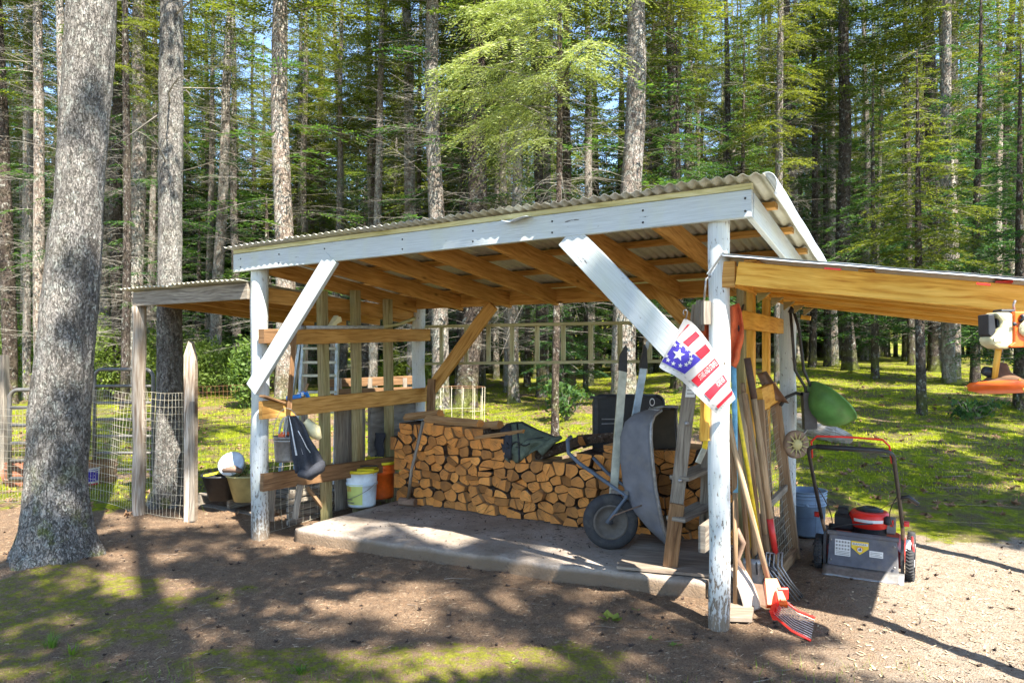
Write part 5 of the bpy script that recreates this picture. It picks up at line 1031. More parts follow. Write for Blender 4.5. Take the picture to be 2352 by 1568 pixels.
# ------------------------------------------------------------------ seed spreader hung on the rear right post
sp_ = thing('seed_spreader', 'broadcast seed spreader with green hopper hanging upside down on the rear right post', 'spreader', P(1850, 1050, 5.65)); Ys = 5.6
for (pts) in ([(1815, 712), (1820, 770), (1826, 850), (1850, 890), (1858, 985)], [(1822, 710), (1836, 760), (1846, 850), (1868, 900), (1872, 985)]):
    mb = MB(); mb.tube([P(x, y, Ys-.05) for x, y in pts], .012, 8); mb.build('handle_tube', M['darkmetal'], sp_)
mb = MB(); mb.tube([P(1815, 718, Ys-.05), P(1818, 708, Ys-.05), P(1824, 716, Ys-.05)], .02, 8); mb.build('handle_top', M['black'], sp_)
mb = MB(); mb.tube([P(1793, 930, Ys-.15), P(1806, 912, Ys-.12), P(1828, 902, Ys-.08), P(1846, 908, Ys)], .013, 8); mb.build('stand_tube', M['darkmetal'], sp_)
mb = MB(); mb.beam(P(1860, 985, Ys-.06), P(1856, 900, Ys-.06), .10, .05, up=V((0, 1, 0))); mb.build('frame_plate', M['darkmetal'], sp_)
# hopper: a truncated cone with rounded mouth, tipped so the mouth looks to the lower right
hc_ = P(1910, 922, Ys-.06); hax = V((.70, .10, .70)).normalized(); mb = MB()
hop = [(0, -.185), (.05, -.183), (.10, -.165), (.155, -.12), (.19, -.06), (.208, -.004), (.217, -.004), (.217, .008), (.208, .008)]
mb.lathe(hop, hc_, hax, 40); mb.build('hopper', M['green'], sp_)
mb = MB(); mb.lathe([(0, .004), (.14, .003), (.206, .002)], hc_, hax, 36); mb.build('hopper_cover', M['green'], sp_)
swc = P(1828, 1020, Ys-.10); wheel(sp_, swc, (.25, -1, .05), .108, .05, 'wheeltan', 'wheeltan', 'wheeltan')
mb = MB()
axv = V((.25, -1, .05)).normalized(); x = axv.orthogonal().normalized(); y = axv.cross(x)
for k in range(12): a = 2*math.pi*k/12; d = x*math.cos(a)+y*math.sin(a); mb.tube([swc+d*.03+axv*.022, swc+d*.095+axv*.026], .005, 5)
mb.lathe([(0, .03), (.035, .03), (.042, .018)], swc, axv, 20); mb.build('wheel_spokes', M['tan'], sp_)
mb = MB(); mb.tube([swc, P(1850, 990, Ys-.05), P(1862, 970, Ys)], .009, 8); mb.build('axle', M['steel'], sp_)
# ------------------------------------------------------------------ lawn mower
hdg = math.atan2(-.52, .854)
mo_c = (G(1893, 1302, 0)+G(2079, 1337, 0))/2
mw = thing('lawn_mower', 'red and black push lawn mower parked on the dirt with its folding handle up', 'lawn mower', mo_c, hdg)
def L_(mb, name, mat, parent=None, **k): return mb.build(name, M[mat], parent or mw, world=False, **k)
mb = MB(); dk = [(-.25, .01), (-.25, .56), (-.20, .66), (0, .70), (.20, .66), (.25, .56), (.25, .01)]
for (z, sc) in ((.075, 1.0), (.13, 1.0), (.175, .95), (.20, .82)):
    for (x_, y_) in dk: mb.v.append(V((x_*sc, .33+(y_-.33)*sc, z)))
n = len(dk)
for l in range(3):
    for k in range(n): k2 = (k+1) % n; mb.face((l*n+k, l*n+k2, (l+1)*n+k2, (l+1)*n+k), None, 0, False)
mb.face([3*n+k for k in range(n)]); dkk = L_(mb, 'deck', 'redpaint', bevel=.008)
INV2 = {}
def lwheel(x_, y_, r):
    mb = MB(); h = .026; c = (x_, y_, r); mb.lathe([(r*.6, -h), (r*.9, -h*1.05), (r, -h*.8), (r, h*.8), (r*.9, h*1.05), (r*.6, h)], c, (1, 0, 0), 40)
    for k in range(34):
        a = 2*math.pi*k/34
        p = [V((x_+l, y_+r*1.02*math.cos(a+da), r+r*1.02*math.sin(a+da))) for l, da in ((-h*.9, 0), (0, .11), (h*.9, 0))]; mb.tube(p, .0055, 4)
    w = L_(mb, 'wheel', 'rubber'); mb = MB(); mb.lathe([(0, -h*.7), (r*.2, -h), (r*.3, -h*.5), (r*.62, -h*.6), (r*.66, h*.6), (r*.3, h*.5), (r*.2, h), (0, h*.7)], c, (1, 0, 0), 28); mb.build('rim', M['paper'], w, world=False)
lwheel(-.290, .03, .118); lwheel(.290, .03, .118); lwheel(-.275, .60, .10); lwheel(.275, .60, .10)
mb = MB(); mb.slab([V((-.225, -.085, .055)), V((.225, -.085, .055)), V((.215, -.055, .275)), V((-.215, -.055, .285))], V((0, .03, 0))); rd = L_(mb, 'rear_door', 'greyplastic', bevel=.006)
mb = MB(); mb.box((0, -.052, .285), .45, .03, .028, .006); mb.build('door_hinge', M['greyplastic'], rd, world=False)
def dp_(x_, z_, off=.0): return V((x_, -.085+.03*(z_-.055)/.225-.0035-off, z_))
def dquad(x0, x1, z0, z1, off=0): return [dp_(x0, z0, off), dp_(x1, z0, off), dp_(x1, z1, off), dp_(x0, z1, off)]
mb = MB(); mb.slab(dquad(-.175, -.075, .135, .245), V((0, -.001, 0))); l1 = mb.build('instruction_label', M['paper'], rd, world=False)
mb = MB()
for r_ in range(3):
    for c_k in range(5): x0 = -.17+c_k*.019; z0 = .222-r_*.024; mb.slab(dquad(x0, x0+.013, z0, z0+.014, .0015), V((0, -.0006, 0)))
for r_ in range(3): z0 = .142+r_*.010; mb.slab(dquad(-.17, -.08, z0, z0+.005, .0015), V((0, -.0006, 0)))
mb.build('label_print', M['steel'], rd, world=False)
mb = MB(); mb.slab([dp_(-.07, .20), dp_(-.015, .155), dp_(.04, .20), dp_(.04, .245), dp_(-.07, .245)], V((0, -.001, 0))); mb.build('warning_label', M['yellowlabel'], rd, world=False)
mb = MB(); mb.slab(dquad(-.066, .036, .218, .235, .0015), V((0, -.0006, 0))); mb.build('label_band', M['paper'], rd, world=False)
mb = MB(); add_text(mb, "DANGER", lambda s, t: dp_(-.058+.086*s, .2205+.012*t, .0030)); mb.build('lettering', M['ink'], rd, world=False)
mb = MB(); mb.lathe([(.0, .0), (.022, .0)], dp_(-.015, .190, .0025), (0, -1, 0), 24); mb.build('warning_symbol', M['orangeink'], rd, world=False)
mb = MB(); mb.lathe([(.0, .0), (.016, .0)], dp_(-.015, .190, .0035), (0, -1, 0), 24); mb.build('warning_symbol', M['paper'], rd, world=False)
mb = MB(); mb.box(dp_(-.015, .190, .0045), .018, .001, .008, .0003, rz=0); mb.box(dp_(-.012, .196, .0045), .006, .001, .014, .0003); mb.build('warning_symbol', M['ink'], rd, world=False)
mb = MB(); mb.slab(dquad(.045, .13, .15, .192), V((0, -.001, 0))); mb.build('serial_label', M['paper'], rd, world=False)
mb = MB()
for k in range(3): mb.slab(dquad(.052, .122-.012*(k % 2), .158+k*.010, .162+k*.010, .0015), V((0, -.0006, 0)))
mb.build('label_print', M['steel'], rd, world=False)
mb = MB(); mb.grid(lambda s, t: V((-.25+.51*s, -.085-.085*t+.006*math.sin(s*9), .065-.058*t)), 14, 4); L_(mb, 'rear_flap', 'steel', solid=.005)
for sgn in (-1, 1):
    mb = MB(); mb.slab([V((sgn*.235, -.07, .04)), V((sgn*.235, .02, .04)), V((sgn*.235, .03, .30)), V((sgn*.235, -.03, .33)), V((sgn*.235, -.06, .20))], V((sgn*.018, 0, 0))); L_(mb, 'side_bracket', 'darkmetal')
mb = MB(); mb.slab([V((.262, -.04, .20)), V((.262, .15, .16)), V((.262, .13, .24)), V((.262, 0, .285))], V((.03, 0, 0))); L_(mb, 'wheel_cover', 'paper', bevel=.005)
mb = MB(); mb.tube([V((.31, -.02, .13)), V((.31, -.03, .22)), V((.30, .03, .30)), V((.30, .12, .26))], .006, 6); L_(mb, 'height_lever', 'redpaint')
# engine
mb = MB(); mb.lathe([(.115, 0), (.115, .05), (.12, .055)], (.01, .30, .20), n=28)
for k in range(9): z = .205+k*.010; mb.lathe([(.085, z), (.118, z), (.118, z+.004), (.085, z+.004)], (.01, .30, 0), n=24)
L_(mb, 'engine_block', 'darkmetal')
mb = MB(); mb.lathe([(.118, .285), (.122, .29), (.138, .36), (.132, .382), (.118, .396), (.09, .402), (.085, .392), (0, .392)], (.015, .30, 0), n=36, sx=1.0, sy=1.1); sh_ = L_(mb, 'engine_shroud', 'red')
mb = MB(); mb.lathe([(0, .425), (.05, .425), (.085, .412), (.095, .398)], (.015, .30, 0), n=30)
for k in range(16): a = 2*math.pi*k/16; mb.tube([V((.015+.03*math.cos(a), .30+.03*math.sin(a), .428)), V((.015+.092*math.cos(a+.5), .30+.092*math.sin(a+.5), .406))], .0035, 4)
mb.build('starter_screen', M['black'], sh_, world=False)
mb = MB(); mb.box((-.155, .30, .30), .12, .15, .12, .02); mb.box((-.16, .30, .38), .07, .09, .06, .012); L_(mb, 'air_filter', 'black')
mb = MB(); mb.box((.155, .32, .30), .05, .12, .11, .01)
for k in range(6): mb.box((.182, .27+.02*k, .30), .006, .008, .10, .001)
L_(mb, 'muffler_guard', 'steel')
mb = MB(); mb.lathe([(0, .045), (.025, .045), (.028, .0)], (.14, .22, .335), (0, -.3, 1), 18); L_(mb, 'fuel_cap', 'black')
mb = MB(); mb.box((.165, .235, .335), .022, .02, .045, .004); L_(mb, 'spark_plug_boot', 'red')
mb = MB(); mb.tube([V((-.22, .0, .30)), V((-.1, .05, .33)), V((.05, .12, .34))], .005, 6); L_(mb, 'control_cable', 'black')
# handle
hb = [(-.245, .0, .26), (-.25, -.10, .36), (-.25, -.22, .46)]
mb = MB(); mb.tube([V(p) for p in hb], .013, 8); L_(mb, 'lower_handle', 'wheeltan')
mb = MB(); mb.tube([V((-p[0], p[1], p[2])) for p in hb], .013, 8); L_(mb, 'lower_handle', 'wheeltan')
HT = V((0, -.86, .99)); xs_ = .225
def hpt(x_, t): return V((x_, -.15-.71*t, .40+.585*t))
pts = [hpt(-.25, 0), hpt(-.245, .5), hpt(-.235, .93)]+[V((-.235+.05*(1-math.cos(q)), hpt(0, .93+.07*math.sin(q)).y, hpt(0, .93+.07*math.sin(q)).z)) for q in (.5, 1.0, 1.57)]
pts = pts+[V((-p.x, p.y, p.z)) for p in pts[::-1]]
mb = MB(); mb.tube(pts, .0125, 10); L_(mb, 'upper_handle', 'darkmetal')
mb = MB(); mb.tube([hpt(-.185, 1.0), hpt(0, 1.0), hpt(.185, 1.0)], .016, 10); L_(mb, 'handle_foam', 'black')
mb = MB(); bp = [hpt(-.222, .86), hpt(-.215, .97)+V((0, 0, .045)), hpt(-.18, 1.0)+V((0, 0, .065)), hpt(0, 1.0)+V((0, 0, .07)), hpt(.18, 1.0)+V((0, 0, .065)), hpt(.215, .97)+V((0, 0, .045)), hpt(.222, .86)]; mb.tube(bp, .006, 8); L_(mb, 'bail_bar', 'red')
for sgn in (-1, 1):
    mb = MB(); mb.lathe([(0, .03), (.018, .03), (.02, 0)], (sgn*.262, -.19, .43), (sgn, 0, 0), 14); L_(mb, 'handle_knob', 'redpaint')
mb = MB(); mb.tube([hpt(.25, .42), hpt(.25, .42)+V((.045, .0, .01)), hpt(.25, .42)+V((.10, .02, -.035))], [.012, .014, .013], 8); L_(mb, 'starter_grip', 'black')
for (p0_, p1_, sg_) in (((-.20, .0, .34), hpt(-.24, .5), .03), ((.18, .10, .34), hpt(.24, .45), -.03)):
    mb = MB(); a_ = V(p0_); mb.tube([a_+(V(p1_)-a_)*q+V((sg_*math.sin(q*3.14), -.05*math.sin(q*3.14), .0)) for q in [j/8 for j in range(9)]], .0035, 5); L_(mb, 'control_cable', 'black')
for (bx0, by0, bz0) in ((-.2, -.088, .10), (.2, -.088, .10), (-.2, -.075, .24), (.2, -.075, .24)):
    mb = MB(); mb.lathe([(0, .005), (.007, .005), (.008, 0)], (bx0, by0, bz0), (0, -1, 0), 8); mb.build('bolt', M['steel'], rd, world=False)
mb = MB(); mb.grid(lambda s, t: V((.015+.1405*math.cos(-2.3+1.5*s), .30+.153*math.sin(-2.3+1.5*s), .335+.022*t)), 10, 2); mb.build('shroud_band', M['paper'], sh_, world=False)
mb = MB()
for k in range(130):
    a_ = random.gauss(0, .16); b_ = random.uniform(.05, .62); c = V((a_, b_, .205+.002*random.random())); d = V((random.gauss(0, 1), random.gauss(0, 1), .15)).normalized()*.02; e = V((-d.y, d.x, 0))*.09; i0 = len(mb.v); mb.v += [c-e, c+e, c+d]; mb.face((i0, i0+1, i0+2))
mb.build('grass_clippings', M['grassblade'], dkk, world=False)
mb = MB(); mb.tube([V((.08, .25, .42)), hpt(.25, .40)], .003, 5); L_(mb, 'starter_rope', 'cream')
# ------------------------------------------------------------------ string trimmer hanging under the lean-to
ty = 3.02
tm = thing('string_trimmer', 'orange and cream string trimmer hanging from the lean-to at the right edge', 'trimmer', P(2300, 890, ty))
def TP(x, y, d=0): return P(x, y, ty+d)
mb = MB(); mb.slab([TP(2290, 717), TP(2320, 717), TP(2330, 720), TP(2330, 792), TP(2318, 802), TP(2296, 800), TP(2282, 792), TP(2276, 776), TP(2290, 765), TP(2300, 752), TP(2305, 738), TP(2296, 728)], V((0, .09, 0))); L2 = mb.build('fuel_tank', M['cream'], tm, bevel=.012)
mb = MB(); mb.slab([TP(2270, 722, .01), TP(2284, 720, .01), TP(2288, 760, .01), TP(2280, 776, .01), TP(2271, 768, .01)], V((0, .07, 0))); mb.box(TP(2293, 741, .05), .05, .06, .045, .006); mb.box(TP(2306, 716, .04), .06, .06, .02, .005); mb.build('engine_cover', M['black'], tm, bevel=.004)
mb = MB(); mb.slab([TP(2331, 715, -.01), TP(2400, 715, -.01), TP(2405, 796, -.01), TP(2322, 798, -.01), TP(2318, 794, -.01), TP(2331, 785, -.01)], V((0, .13, 0))); sh2 = mb.build('starter_housing', M['orangeplastic'], tm, bevel=.010)
mb = MB(); mb.lathe([(0, .012), (.034, .012), (.038, .004), (.038, 0)], TP(2360, 754, -.012), (0, -1, 0), 32); mb.build('badge', M['cream'], sh2)
mb = MB(); add_text(mb, "STIHL", lambda s, t: TP(2344+32*s+2*t, 754-9*t, -.0275)); add_text(mb, "FS 38", lambda s, t: TP(2352+20*s+1.5*t, 766-7*t, -.0275)); mb.build('lettering', M['ink'], sh2)
for (x, y) in ((2330, 744), (2358, 787)): mb = MB(); mb.lathe([(0, .006), (.007, .006), (.009, 0)], TP(x, y, -.012), (0, -1, 0), 12); mb.build('screw', M['darkmetal'], sh2)
mb = MB(); mb.tube([TP(2346, 722, -.018), TP(2352, 730, -.02), TP(2343, 738, -.018)], .008, 6); mb.build('trigger', M['black'], tm)
mb = MB(); mb.slab(rp(2284, 758+14, 2304, 772+12, ty-.004, r=2, n=2), V((0, -.001, 0))); mb.build('small_label', M['paper'], tm)
mb = MB(); mb.tube([TP(2294, 798, .05), TP(2288, 840, .08), TP(2283, 884, .10)], [.013, .013, .011], 10); mb.build('shaft', M['gold'], tm)
gc = TP(2303, 884, .12); mb = MB(); mb.lathe([(.0, .10), (.022, .095), (.034, .055), (.075, .022), (.125, .008), (.128, -.002)], gc, (0, .12, 1), 36); mb.build('guard_cone', M['brownplastic'], tm)
mb = MB(); mb.lathe([(.124, .012), (.134, .004), (.130, -.020), (.085, -.034), (.0, -.036)], gc, (0, .12, 1), 36); mb.build('guard_rim', M['orangeplastic'], tm)
mb = MB(); mb.slab([gc+V((-.004, -.10, .03)), gc+V((.004, -.10, .03)), gc+V((.004, -.135, -.025)), gc+V((-.004, -.135, -.025))], V((0, -.006, 0))); mb.build('guard_rib', M['gold'], tm)
mb = MB(); mb.lathe([(0, .03), (.02, .03), (.024, 0)], gc+V((-.055, -.0, .055)), (-1, -.2, .3), 14); mb.build('clamp_knob', M['black'], tm)
mb = MB(); mb.tube([TP(2330, 716, .05), P(2328, 700, ty+.06), P(2332, 690, ty+.05)], .005, 6); mb.build('hanging_hook', M['steel'], tm)
# ------------------------------------------------------------------ trees
def fast(name, vs_, ts_, mats, mi=None, smooth=False, parent=None):
    v = np.concatenate(vs_).astype(np.float32) if isinstance(vs_, list) else vs_.astype(np.float32)
    t = np.concatenate(ts_).astype(np.int32) if isinstance(ts_, list) else ts_.astype(np.int32)
    me = bpy.data.meshes.new(name); me.vertices.add(len(v)); me.vertices.foreach_set("co", v.ravel()); me.loops.add(t.size); me.loops.foreach_set("vertex_index", t.ravel())
    me.polygons.add(len(t)); me.polygons.foreach_set("loop_start", np.arange(0, t.size, t.shape[1], dtype=np.int32))
    if smooth: me.polygons.foreach_set("use_smooth", np.ones(len(t), dtype=bool))
    for q in mats: me.materials.append(q)
    if mi is not None: me.polygons.foreach_set("material_index", mi.astype(np.int32))
    me.update(); me.validate()
    o = bpy.data.objects.new(name, me); C.objects.link(o); o.parent = parent; return o
class Acc:
    def __init__(s): s.v = []; s.t = []; s.n = 0
    def add(s, v, t): s.v.append(v); s.t.append(t+s.n); s.n += len(v)
def tube3(acc, pts, r0, r1, sides=3):
    pts = np.asarray(pts, float); K = len(pts); d = np.gradient(pts, axis=0); d /= np.linalg.norm(d, axis=1)[:, None]+1e-9
    x = np.cross(d, [0.03, .02, 1.0]); nl = np.linalg.norm(x, axis=1)[:, None]; x = np.where(nl < .05, np.array([[1.0, 0, 0]]), x/(nl+1e-9)); y = np.cross(d, x)
    r = np.linspace(r0, r1, K)[:, None, None]; a = np.arange(sides)*2*np.pi/sides
    v = (pts[:, None, :]+r*(x[:, None, :]*np.cos(a)[None, :, None]+y[:, None, :]*np.sin(a)[None, :, None])).reshape(-1, 3)
    k = np.arange(K-1)[:, None]*sides; j = np.arange(sides)[None, :]; j2 = (j+1) % sides
    q0, q1, q2, q3 = (k+j).ravel(), (k+j2).ravel(), (k+sides+j2).ravel(), (k+sides+j).ravel()
    acc.add(v, np.concatenate([np.stack([q0, q1, q2], -1), np.stack([q0, q2, q3], -1)]))
def trunk(seed, h, r0, r1, bend=.12, flare=.5, sides=14, rings=40, rough=.05, name='trunk', mat='bark', parent=None, zpow=1.35):
    g = np.random.default_rng(seed); t = (np.arange(rings+1)/rings)**1.3; z = t*h
    px = bend*np.sin(z*.21+g.random()*6)+.3*bend*np.sin(z*.7+g.random()*6); py = bend*np.sin(z*.19+g.random()*6); px -= px[0]; py -= py[0]
    r = r0+(r1-r0)*(z/h)**zpow; r = r*(1+flare*np.exp(-z/.22)); a = np.arange(sides)*2*np.pi/sides
    lob = 1+flare*.35*np.exp(-z/.3)[:, None]*np.sin(a*4+g.random()*6)[None, :]+rough*(g.random((rings+1, sides))-.5)*2
    R = r[:, None]*lob; v = np.stack([px[:, None]+R*np.cos(a), py[:, None]+R*np.sin(a), np.repeat((z-.06)[:, None], sides, 1)], -1).reshape(-1, 3)
    k = np.arange(rings)[:, None]*sides; j = np.arange(sides)[None, :]; j2 = (j+1) % sides
    f = np.stack([(k+j).ravel(), (k+j2).ravel(), (k+sides+j2).ravel(), (k+sides+j).ravel()], -1)
    return fast(name, v, f, [M[mat]], smooth=True, parent=parent), (lambda zz: (np.interp(zz, z, px), np.interp(zz, z, py), np.interp(zz, z, r)))
def dead_branches(seed, ax, z0, z1, n, L=1.5, parent=None, rt=.012, twigs=5, droop=0.0, name='branches', sides=3):
    g = np.random.default_rng(seed); acc = Acc()
    for _ in range(n):
        z = z0+(z1-z0)*g.random()**.85; x, y, r = ax(z); a = g.random()*2*np.pi; l = L*(.25+.85*g.random()); s = np.linspace(0, 1, 5)
        up = g.normal(.12, .22); cur = g.normal(0, .25); da = np.array([np.cos(a), np.sin(a), 0]); pe = np.array([-np.sin(a), np.cos(a), 0])
        p = np.array([x, y, z])+da*(r*.8+l*s)[:, None]+pe*(cur*l*s**2)[:, None]+np.array([0, 0, 1.0])*((up*s-(.25+droop)*s**2*g.random())*l)[:, None]+g.normal(0, .012*l, (5, 3))*s[:, None]
        tube3(acc, p, rt*(.6+.6*g.random()), rt*.25, sides)
        for k in range(int(twigs*l)+1):
            q = .25+.7*g.random(); b0 = np.array([np.interp(q, s, p[:, i]) for i in range(3)]); sd = g.choice([-1, 1]); tl = l*.38*(1.1-q)*(.5+g.random())+.06
            dr = da*(.5+g.random()*.4)+pe*sd*(.6+.4*g.random())+np.array([0, 0, g.normal(-.1, .3)]); dr /= np.linalg.norm(dr)
            mid_ = b0+dr*tl*.5+g.normal(0, .02, 3); e = b0+dr*tl+np.array([0, 0, g.normal(-.04, .05)]); tube3(acc, [b0, mid_, e], rt*.35, rt*.12, 3)
    return fast(name, acc.v, acc.t, [M['deadtwig']], parent=parent)
def sprays(acc, wood, g, o, a, l, rise, droop, dens=1.0, card=(.085, .022), hang=.0):
    """one living bough: axis, side twigs, needle cards"""
    da = np.array([np.cos(a), np.sin(a), 0]); pe = np.array([-np.sin(a), np.cos(a), 0]); up = np.array([0, 0, 1.0])
    def ax(s): return o+da*(l*s)[:, None]+up*((rise*s-droop*s**2)*l)[:, None]
    s = np.linspace(0, 1, 6); tube3(wood, ax(s), .006+.006*l, .002)
    nt_ = max(5, int(l*15*dens)); q = .12+.86*np.sort(g.random(nt_)); base = ax(q); side = np.where(np.arange(nt_) % 2 == 0, 1.0, -1.0)
    tl = l*.42*np.sin(np.pi*np.clip(.10+q*.86, 0, 1))**.8*(.7+.5*g.random(nt_))+.05
    dr = da[None, :]*(.75+.3*g.random(nt_))[:, None]+pe[None, :]*(side*(.75+.3*g.random(nt_)))[:, None]+up[None, :]*(g.normal(-.12-hang, .14, nt_))[:, None]; dr /= np.linalg.norm(dr, axis=1)[:, None]
    per = np.maximum(3, (tl/(card[0]*.40)).astype(int)); idx = np.repeat(np.arange(nt_), per); j = np.concatenate([np.arange(p) for p in per]); f = (j+.5)/per[idx]
    c = base[idx]+dr[idx]*(tl[idx]*f)[:, None]-up[None, :]*((.22+hang)*tl[idx]*f**2)[:, None]; N = len(c)
    sgn = np.where(j % 2 == 0, 1.0, -1.0); perp = np.cross(dr[idx], up); perp /= np.linalg.norm(perp, axis=1)[:, None]+1e-9
    d2 = dr[idx]*.8+perp*(sgn*(.55+.35*g.random(N)))[:, None]+up[None, :]*g.normal(-.05-hang*.5, .25, N)[:, None]; d2 /= np.linalg.norm(d2, axis=1)[:, None]
    w_ = np.cross(d2, up+g.normal(0, .5, (N, 3))); w_ /= np.linalg.norm(w_, axis=1)[:, None]+1e-9; ln = card[0]*(.7+.6*g.random(N))*(1.1-.4*f); wd_ = card[1]*(.7+.6*g.random(N))
    v = np.stack([c-d2*ln[:, None]*.15, c+d2*(ln*.45)[:, None]+w_*wd_[:, None], c+d2*ln[:, None], c+d2*(ln*.4)[:, None]-w_*wd_[:, None]], 1).reshape(-1, 3)
    b = np.arange(N)[:, None]*4; t = np.concatenate([b+np.array([[0, 1, 2]]), b+np.array([[0, 2, 3]])]); acc.add(v, t)
def crown(seed, ax, z0, z1, n, Lmax, mat='needle', parent=None, dens=1.0, card=(.10, .026), shape=1.0, hang=0.0, Lmin=.25, name='crown', sector=None):
    g = np.random.default_rng(seed); acc = Acc(); wd_ = Acc()
    for k in range(n):
        t = (k+g.random())/n; z = z0+(z1-z0)*t; x, y, r = ax(z); a = k*2.39996+g.normal(0, .4)
        if sector is not None: a = sector[0]+(g.random()-.5)*sector[1]
        env = (1-t)**shape*min(1, .55+t*3); l = max(Lmin, Lmax*env*(.55+.55*g.random())); sprays(acc, wd_, g, np.array([x, y, z]), a, l, g.normal(.10, .12), .18+.2*g.random()+hang, dens, card, hang)
    nv = acc.n; V_ = acc.v+wd_.v; T_ = acc.t+[q+nv for q in wd_.t]; tt = np.concatenate(T_); mi = np.zeros(len(tt), int); mi[sum(len(q) for q in acc.t):] = 1
    return fast(name, V_, T_, [M[mat], M['deadtwig']], mi, parent=parent)
def put(o, p, rz, sc, label, cat='tree', group=None, scz=None):
    o.location = p; o.rotation_euler = (o.rotation_euler.x, o.rotation_euler.y, rz); o.scale = (sc, sc, scz or sc); tag(o, label, cat, group); return o
EX = bool(0)
# ---- the two near trunks on the left
def base_xy(px, Y): return (px-CX)/F*Y
def near_tree(name, label, px, Y, pts, mat, seed, crown_z, sides=44, moss=0, nbr=26, n_crown=60, rad=None):
    """pts: rows of (pixel row, left edge, right edge) -> trunk centre line and radius at depth Y"""
    x0 = base_xy(px, Y); z0 = H(x0, Y); t = thing(name, label, 'tree', (x0, Y, z0)); rows = []
    for (py, l, r) in pts: rows.append((EYE+(HY-py)/F*Y-z0, base_xy((l+r)/2, Y)-x0, (r-l)/2/F*Y))
    rows.sort(); zz = np.array([q[0] for q in rows]); xx = np.array([q[1] for q in rows]); rr = np.array([q[2] for q in rows])
    top = 17.0; zt = np.concatenate([zz, [zz[-1]+3, top]]); sl_ = (xx[-1]-xx[-3])/(zz[-1]-zz[-3]); xt = np.concatenate([xx, [xx[-1]+sl_*3*.8, xx[-1]+sl_*8]]); rt = np.concatenate([rr, [rr[-1]*.86, .03]])
    z = np.concatenate([np.arange(-.1, 4.2, .035), np.linspace(4.3, top, 40)]); g = np.random.default_rng(seed); a = np.arange(sides*2)*2*np.pi/(sides*2)
    cx_ = np.interp(z, zt, xt); R = np.interp(z, zt, rt); nz_ = len(z)
    A_, Z_ = np.meshgrid(a, z); lob = 1+.22*np.exp(-np.clip(Z_, 0, 9)/.14)*(.4+.6*np.sin(A_*3+1)**2)+.02*np.sin(A_*2+Z_*1.3)+.05*(fbm(A_*3.2+40, Z_*2.2+40, 1.0, seed)-.5)*2+.09*(fbm(A_*14+9, Z_*9+9, 1.0, seed+5, 3)-.5)+.10*(fbm(A_*11+20, Z_*1.5+20, 1.0, seed+8, 3)-.5)
    Rr = R[:, None]*lob*.94; cy_ = .05*np.sin(z*.5); v = np.stack([cx_[:, None]+Rr*np.cos(a), cy_[:, None]+Rr*np.sin(a), np.repeat(z[:, None], sides*2, 1)], -1).reshape(-1, 3)
    S_ = sides*2; k = np.arange(nz_-1)[:, None]*S_; j = np.arange(S_)[None, :]; j2 = (j+1) % S_
    f = np.stack([(k+j).ravel(), (k+j2).ravel(), (k+S_+j2).ravel(), (k+S_+j).ravel()], -1); fast('trunk', v, f, [M[mat]], smooth=True, parent=t)
    axf = lambda q: (np.interp(q, z, cx_), np.interp(q, z, cy_), np.interp(q, z, R))
    if nbr: dead_branches(seed+1, axf, 3.2, 8, nbr, 1.2, t)
    crown(seed+2, axf, crown_z, top-.5, n_crown, 2.3, parent=t, dens=.8, card=(.13, .036)); return t
T1 = near_tree('fir_tree', 'big grey barked trunk with flared base leaning right in front of the wire fence', 132, 5.24, [(1310, 38, 222), (1279, 42, 217), (1210, 52, 204), (1108, 61, 192), (937, 68, 199), (850, 78, 204), (766, 86, 208), (560, 104, 223), (470, 118, 226), (400, 121, 229), (250, 130, 240), (150, 139, 248), (0, 150, 257), (-200, 164, 262)], 'barkbig', 101, 7.0, nbr=4, n_crown=46)
T2 = near_tree('fir_tree', 'grey lichen covered trunk rising behind the low roof beside the picket', 386, 7.35, [(1180, 338, 436), (1120, 352, 424), (1060, 356, 420), (900, 358, 418), (760, 357, 414), (600, 357, 412), (400, 358, 414), (250, 360, 416), (185, 360, 414), (120, 364, 417), (0, 367, 416), (-200, 370, 414)], 'barkbig', 131, 8.0, sides=24, nbr=16, n_crown=50)
# ---- prototypes of forest trees
protos = []
def proto(kind, seed):
    t = thing('conifer_tree', 'proto', 'tree'); g = random.Random(seed)
    h = 18+g.random()*3; r0 = .155
    tr, ax = trunk(seed, h, r0, .03, bend=.10+.08*g.random(), flare=.35, parent=t, mat='bark' if kind != 'dark' else 'barkdark')
    dead_branches(seed+1, ax, 1.0, 11.5, 115, 1.5, t, rt=.0062, twigs=9)
    if kind == 'lush': crown(seed+2, ax, 5.5, h-.4, 110, 2.3, 'needle', t, 1.2, (.10, .015), .8)
    else: crown(seed+2, ax, 9.4 if kind == 'tall' else 8.2, h-.4, 84, 2.1, 'needle', t, 1.2, (.10, .015), .8)
    low = crown(seed+7, ax, 2.6, 9.0, 15, 1.25, 'needledark', t, .7, (.09, .013), .0, 0.0, .6, 'low_boughs')
    return t
for k, kd in enumerate(('tall', 'tall', 'dark', 'dark', 'lush', 'lush')): protos.append(proto(kd, 300+k*10))
def hemlock(seed, h, L, n, mat='needledark', dens=1.0, z0=.9, card=(.11, .026), hang=.0, shape=.9):
    t = thing('hemlock_tree', 'proto', 'tree'); tr, ax = trunk(seed, h, .055+.006*h, .012, .06, .25, 10, 26, parent=t, mat='barkdark'); crown(seed+2, ax, z0, h-.1, n, L, mat, t, dens*1.3, (.085, .014), shape, hang)
    return t
hem = [hemlock(501, 7.5, 1.9, 90), hemlock(511, 9.5, 2.1, 100, z0=1.8), hemlock(521, 4.5, 1.3, 60, z0=.4), hemlock(531, 8.5, 2.0, 90, 'needle', z0=3.0)]
used = set()
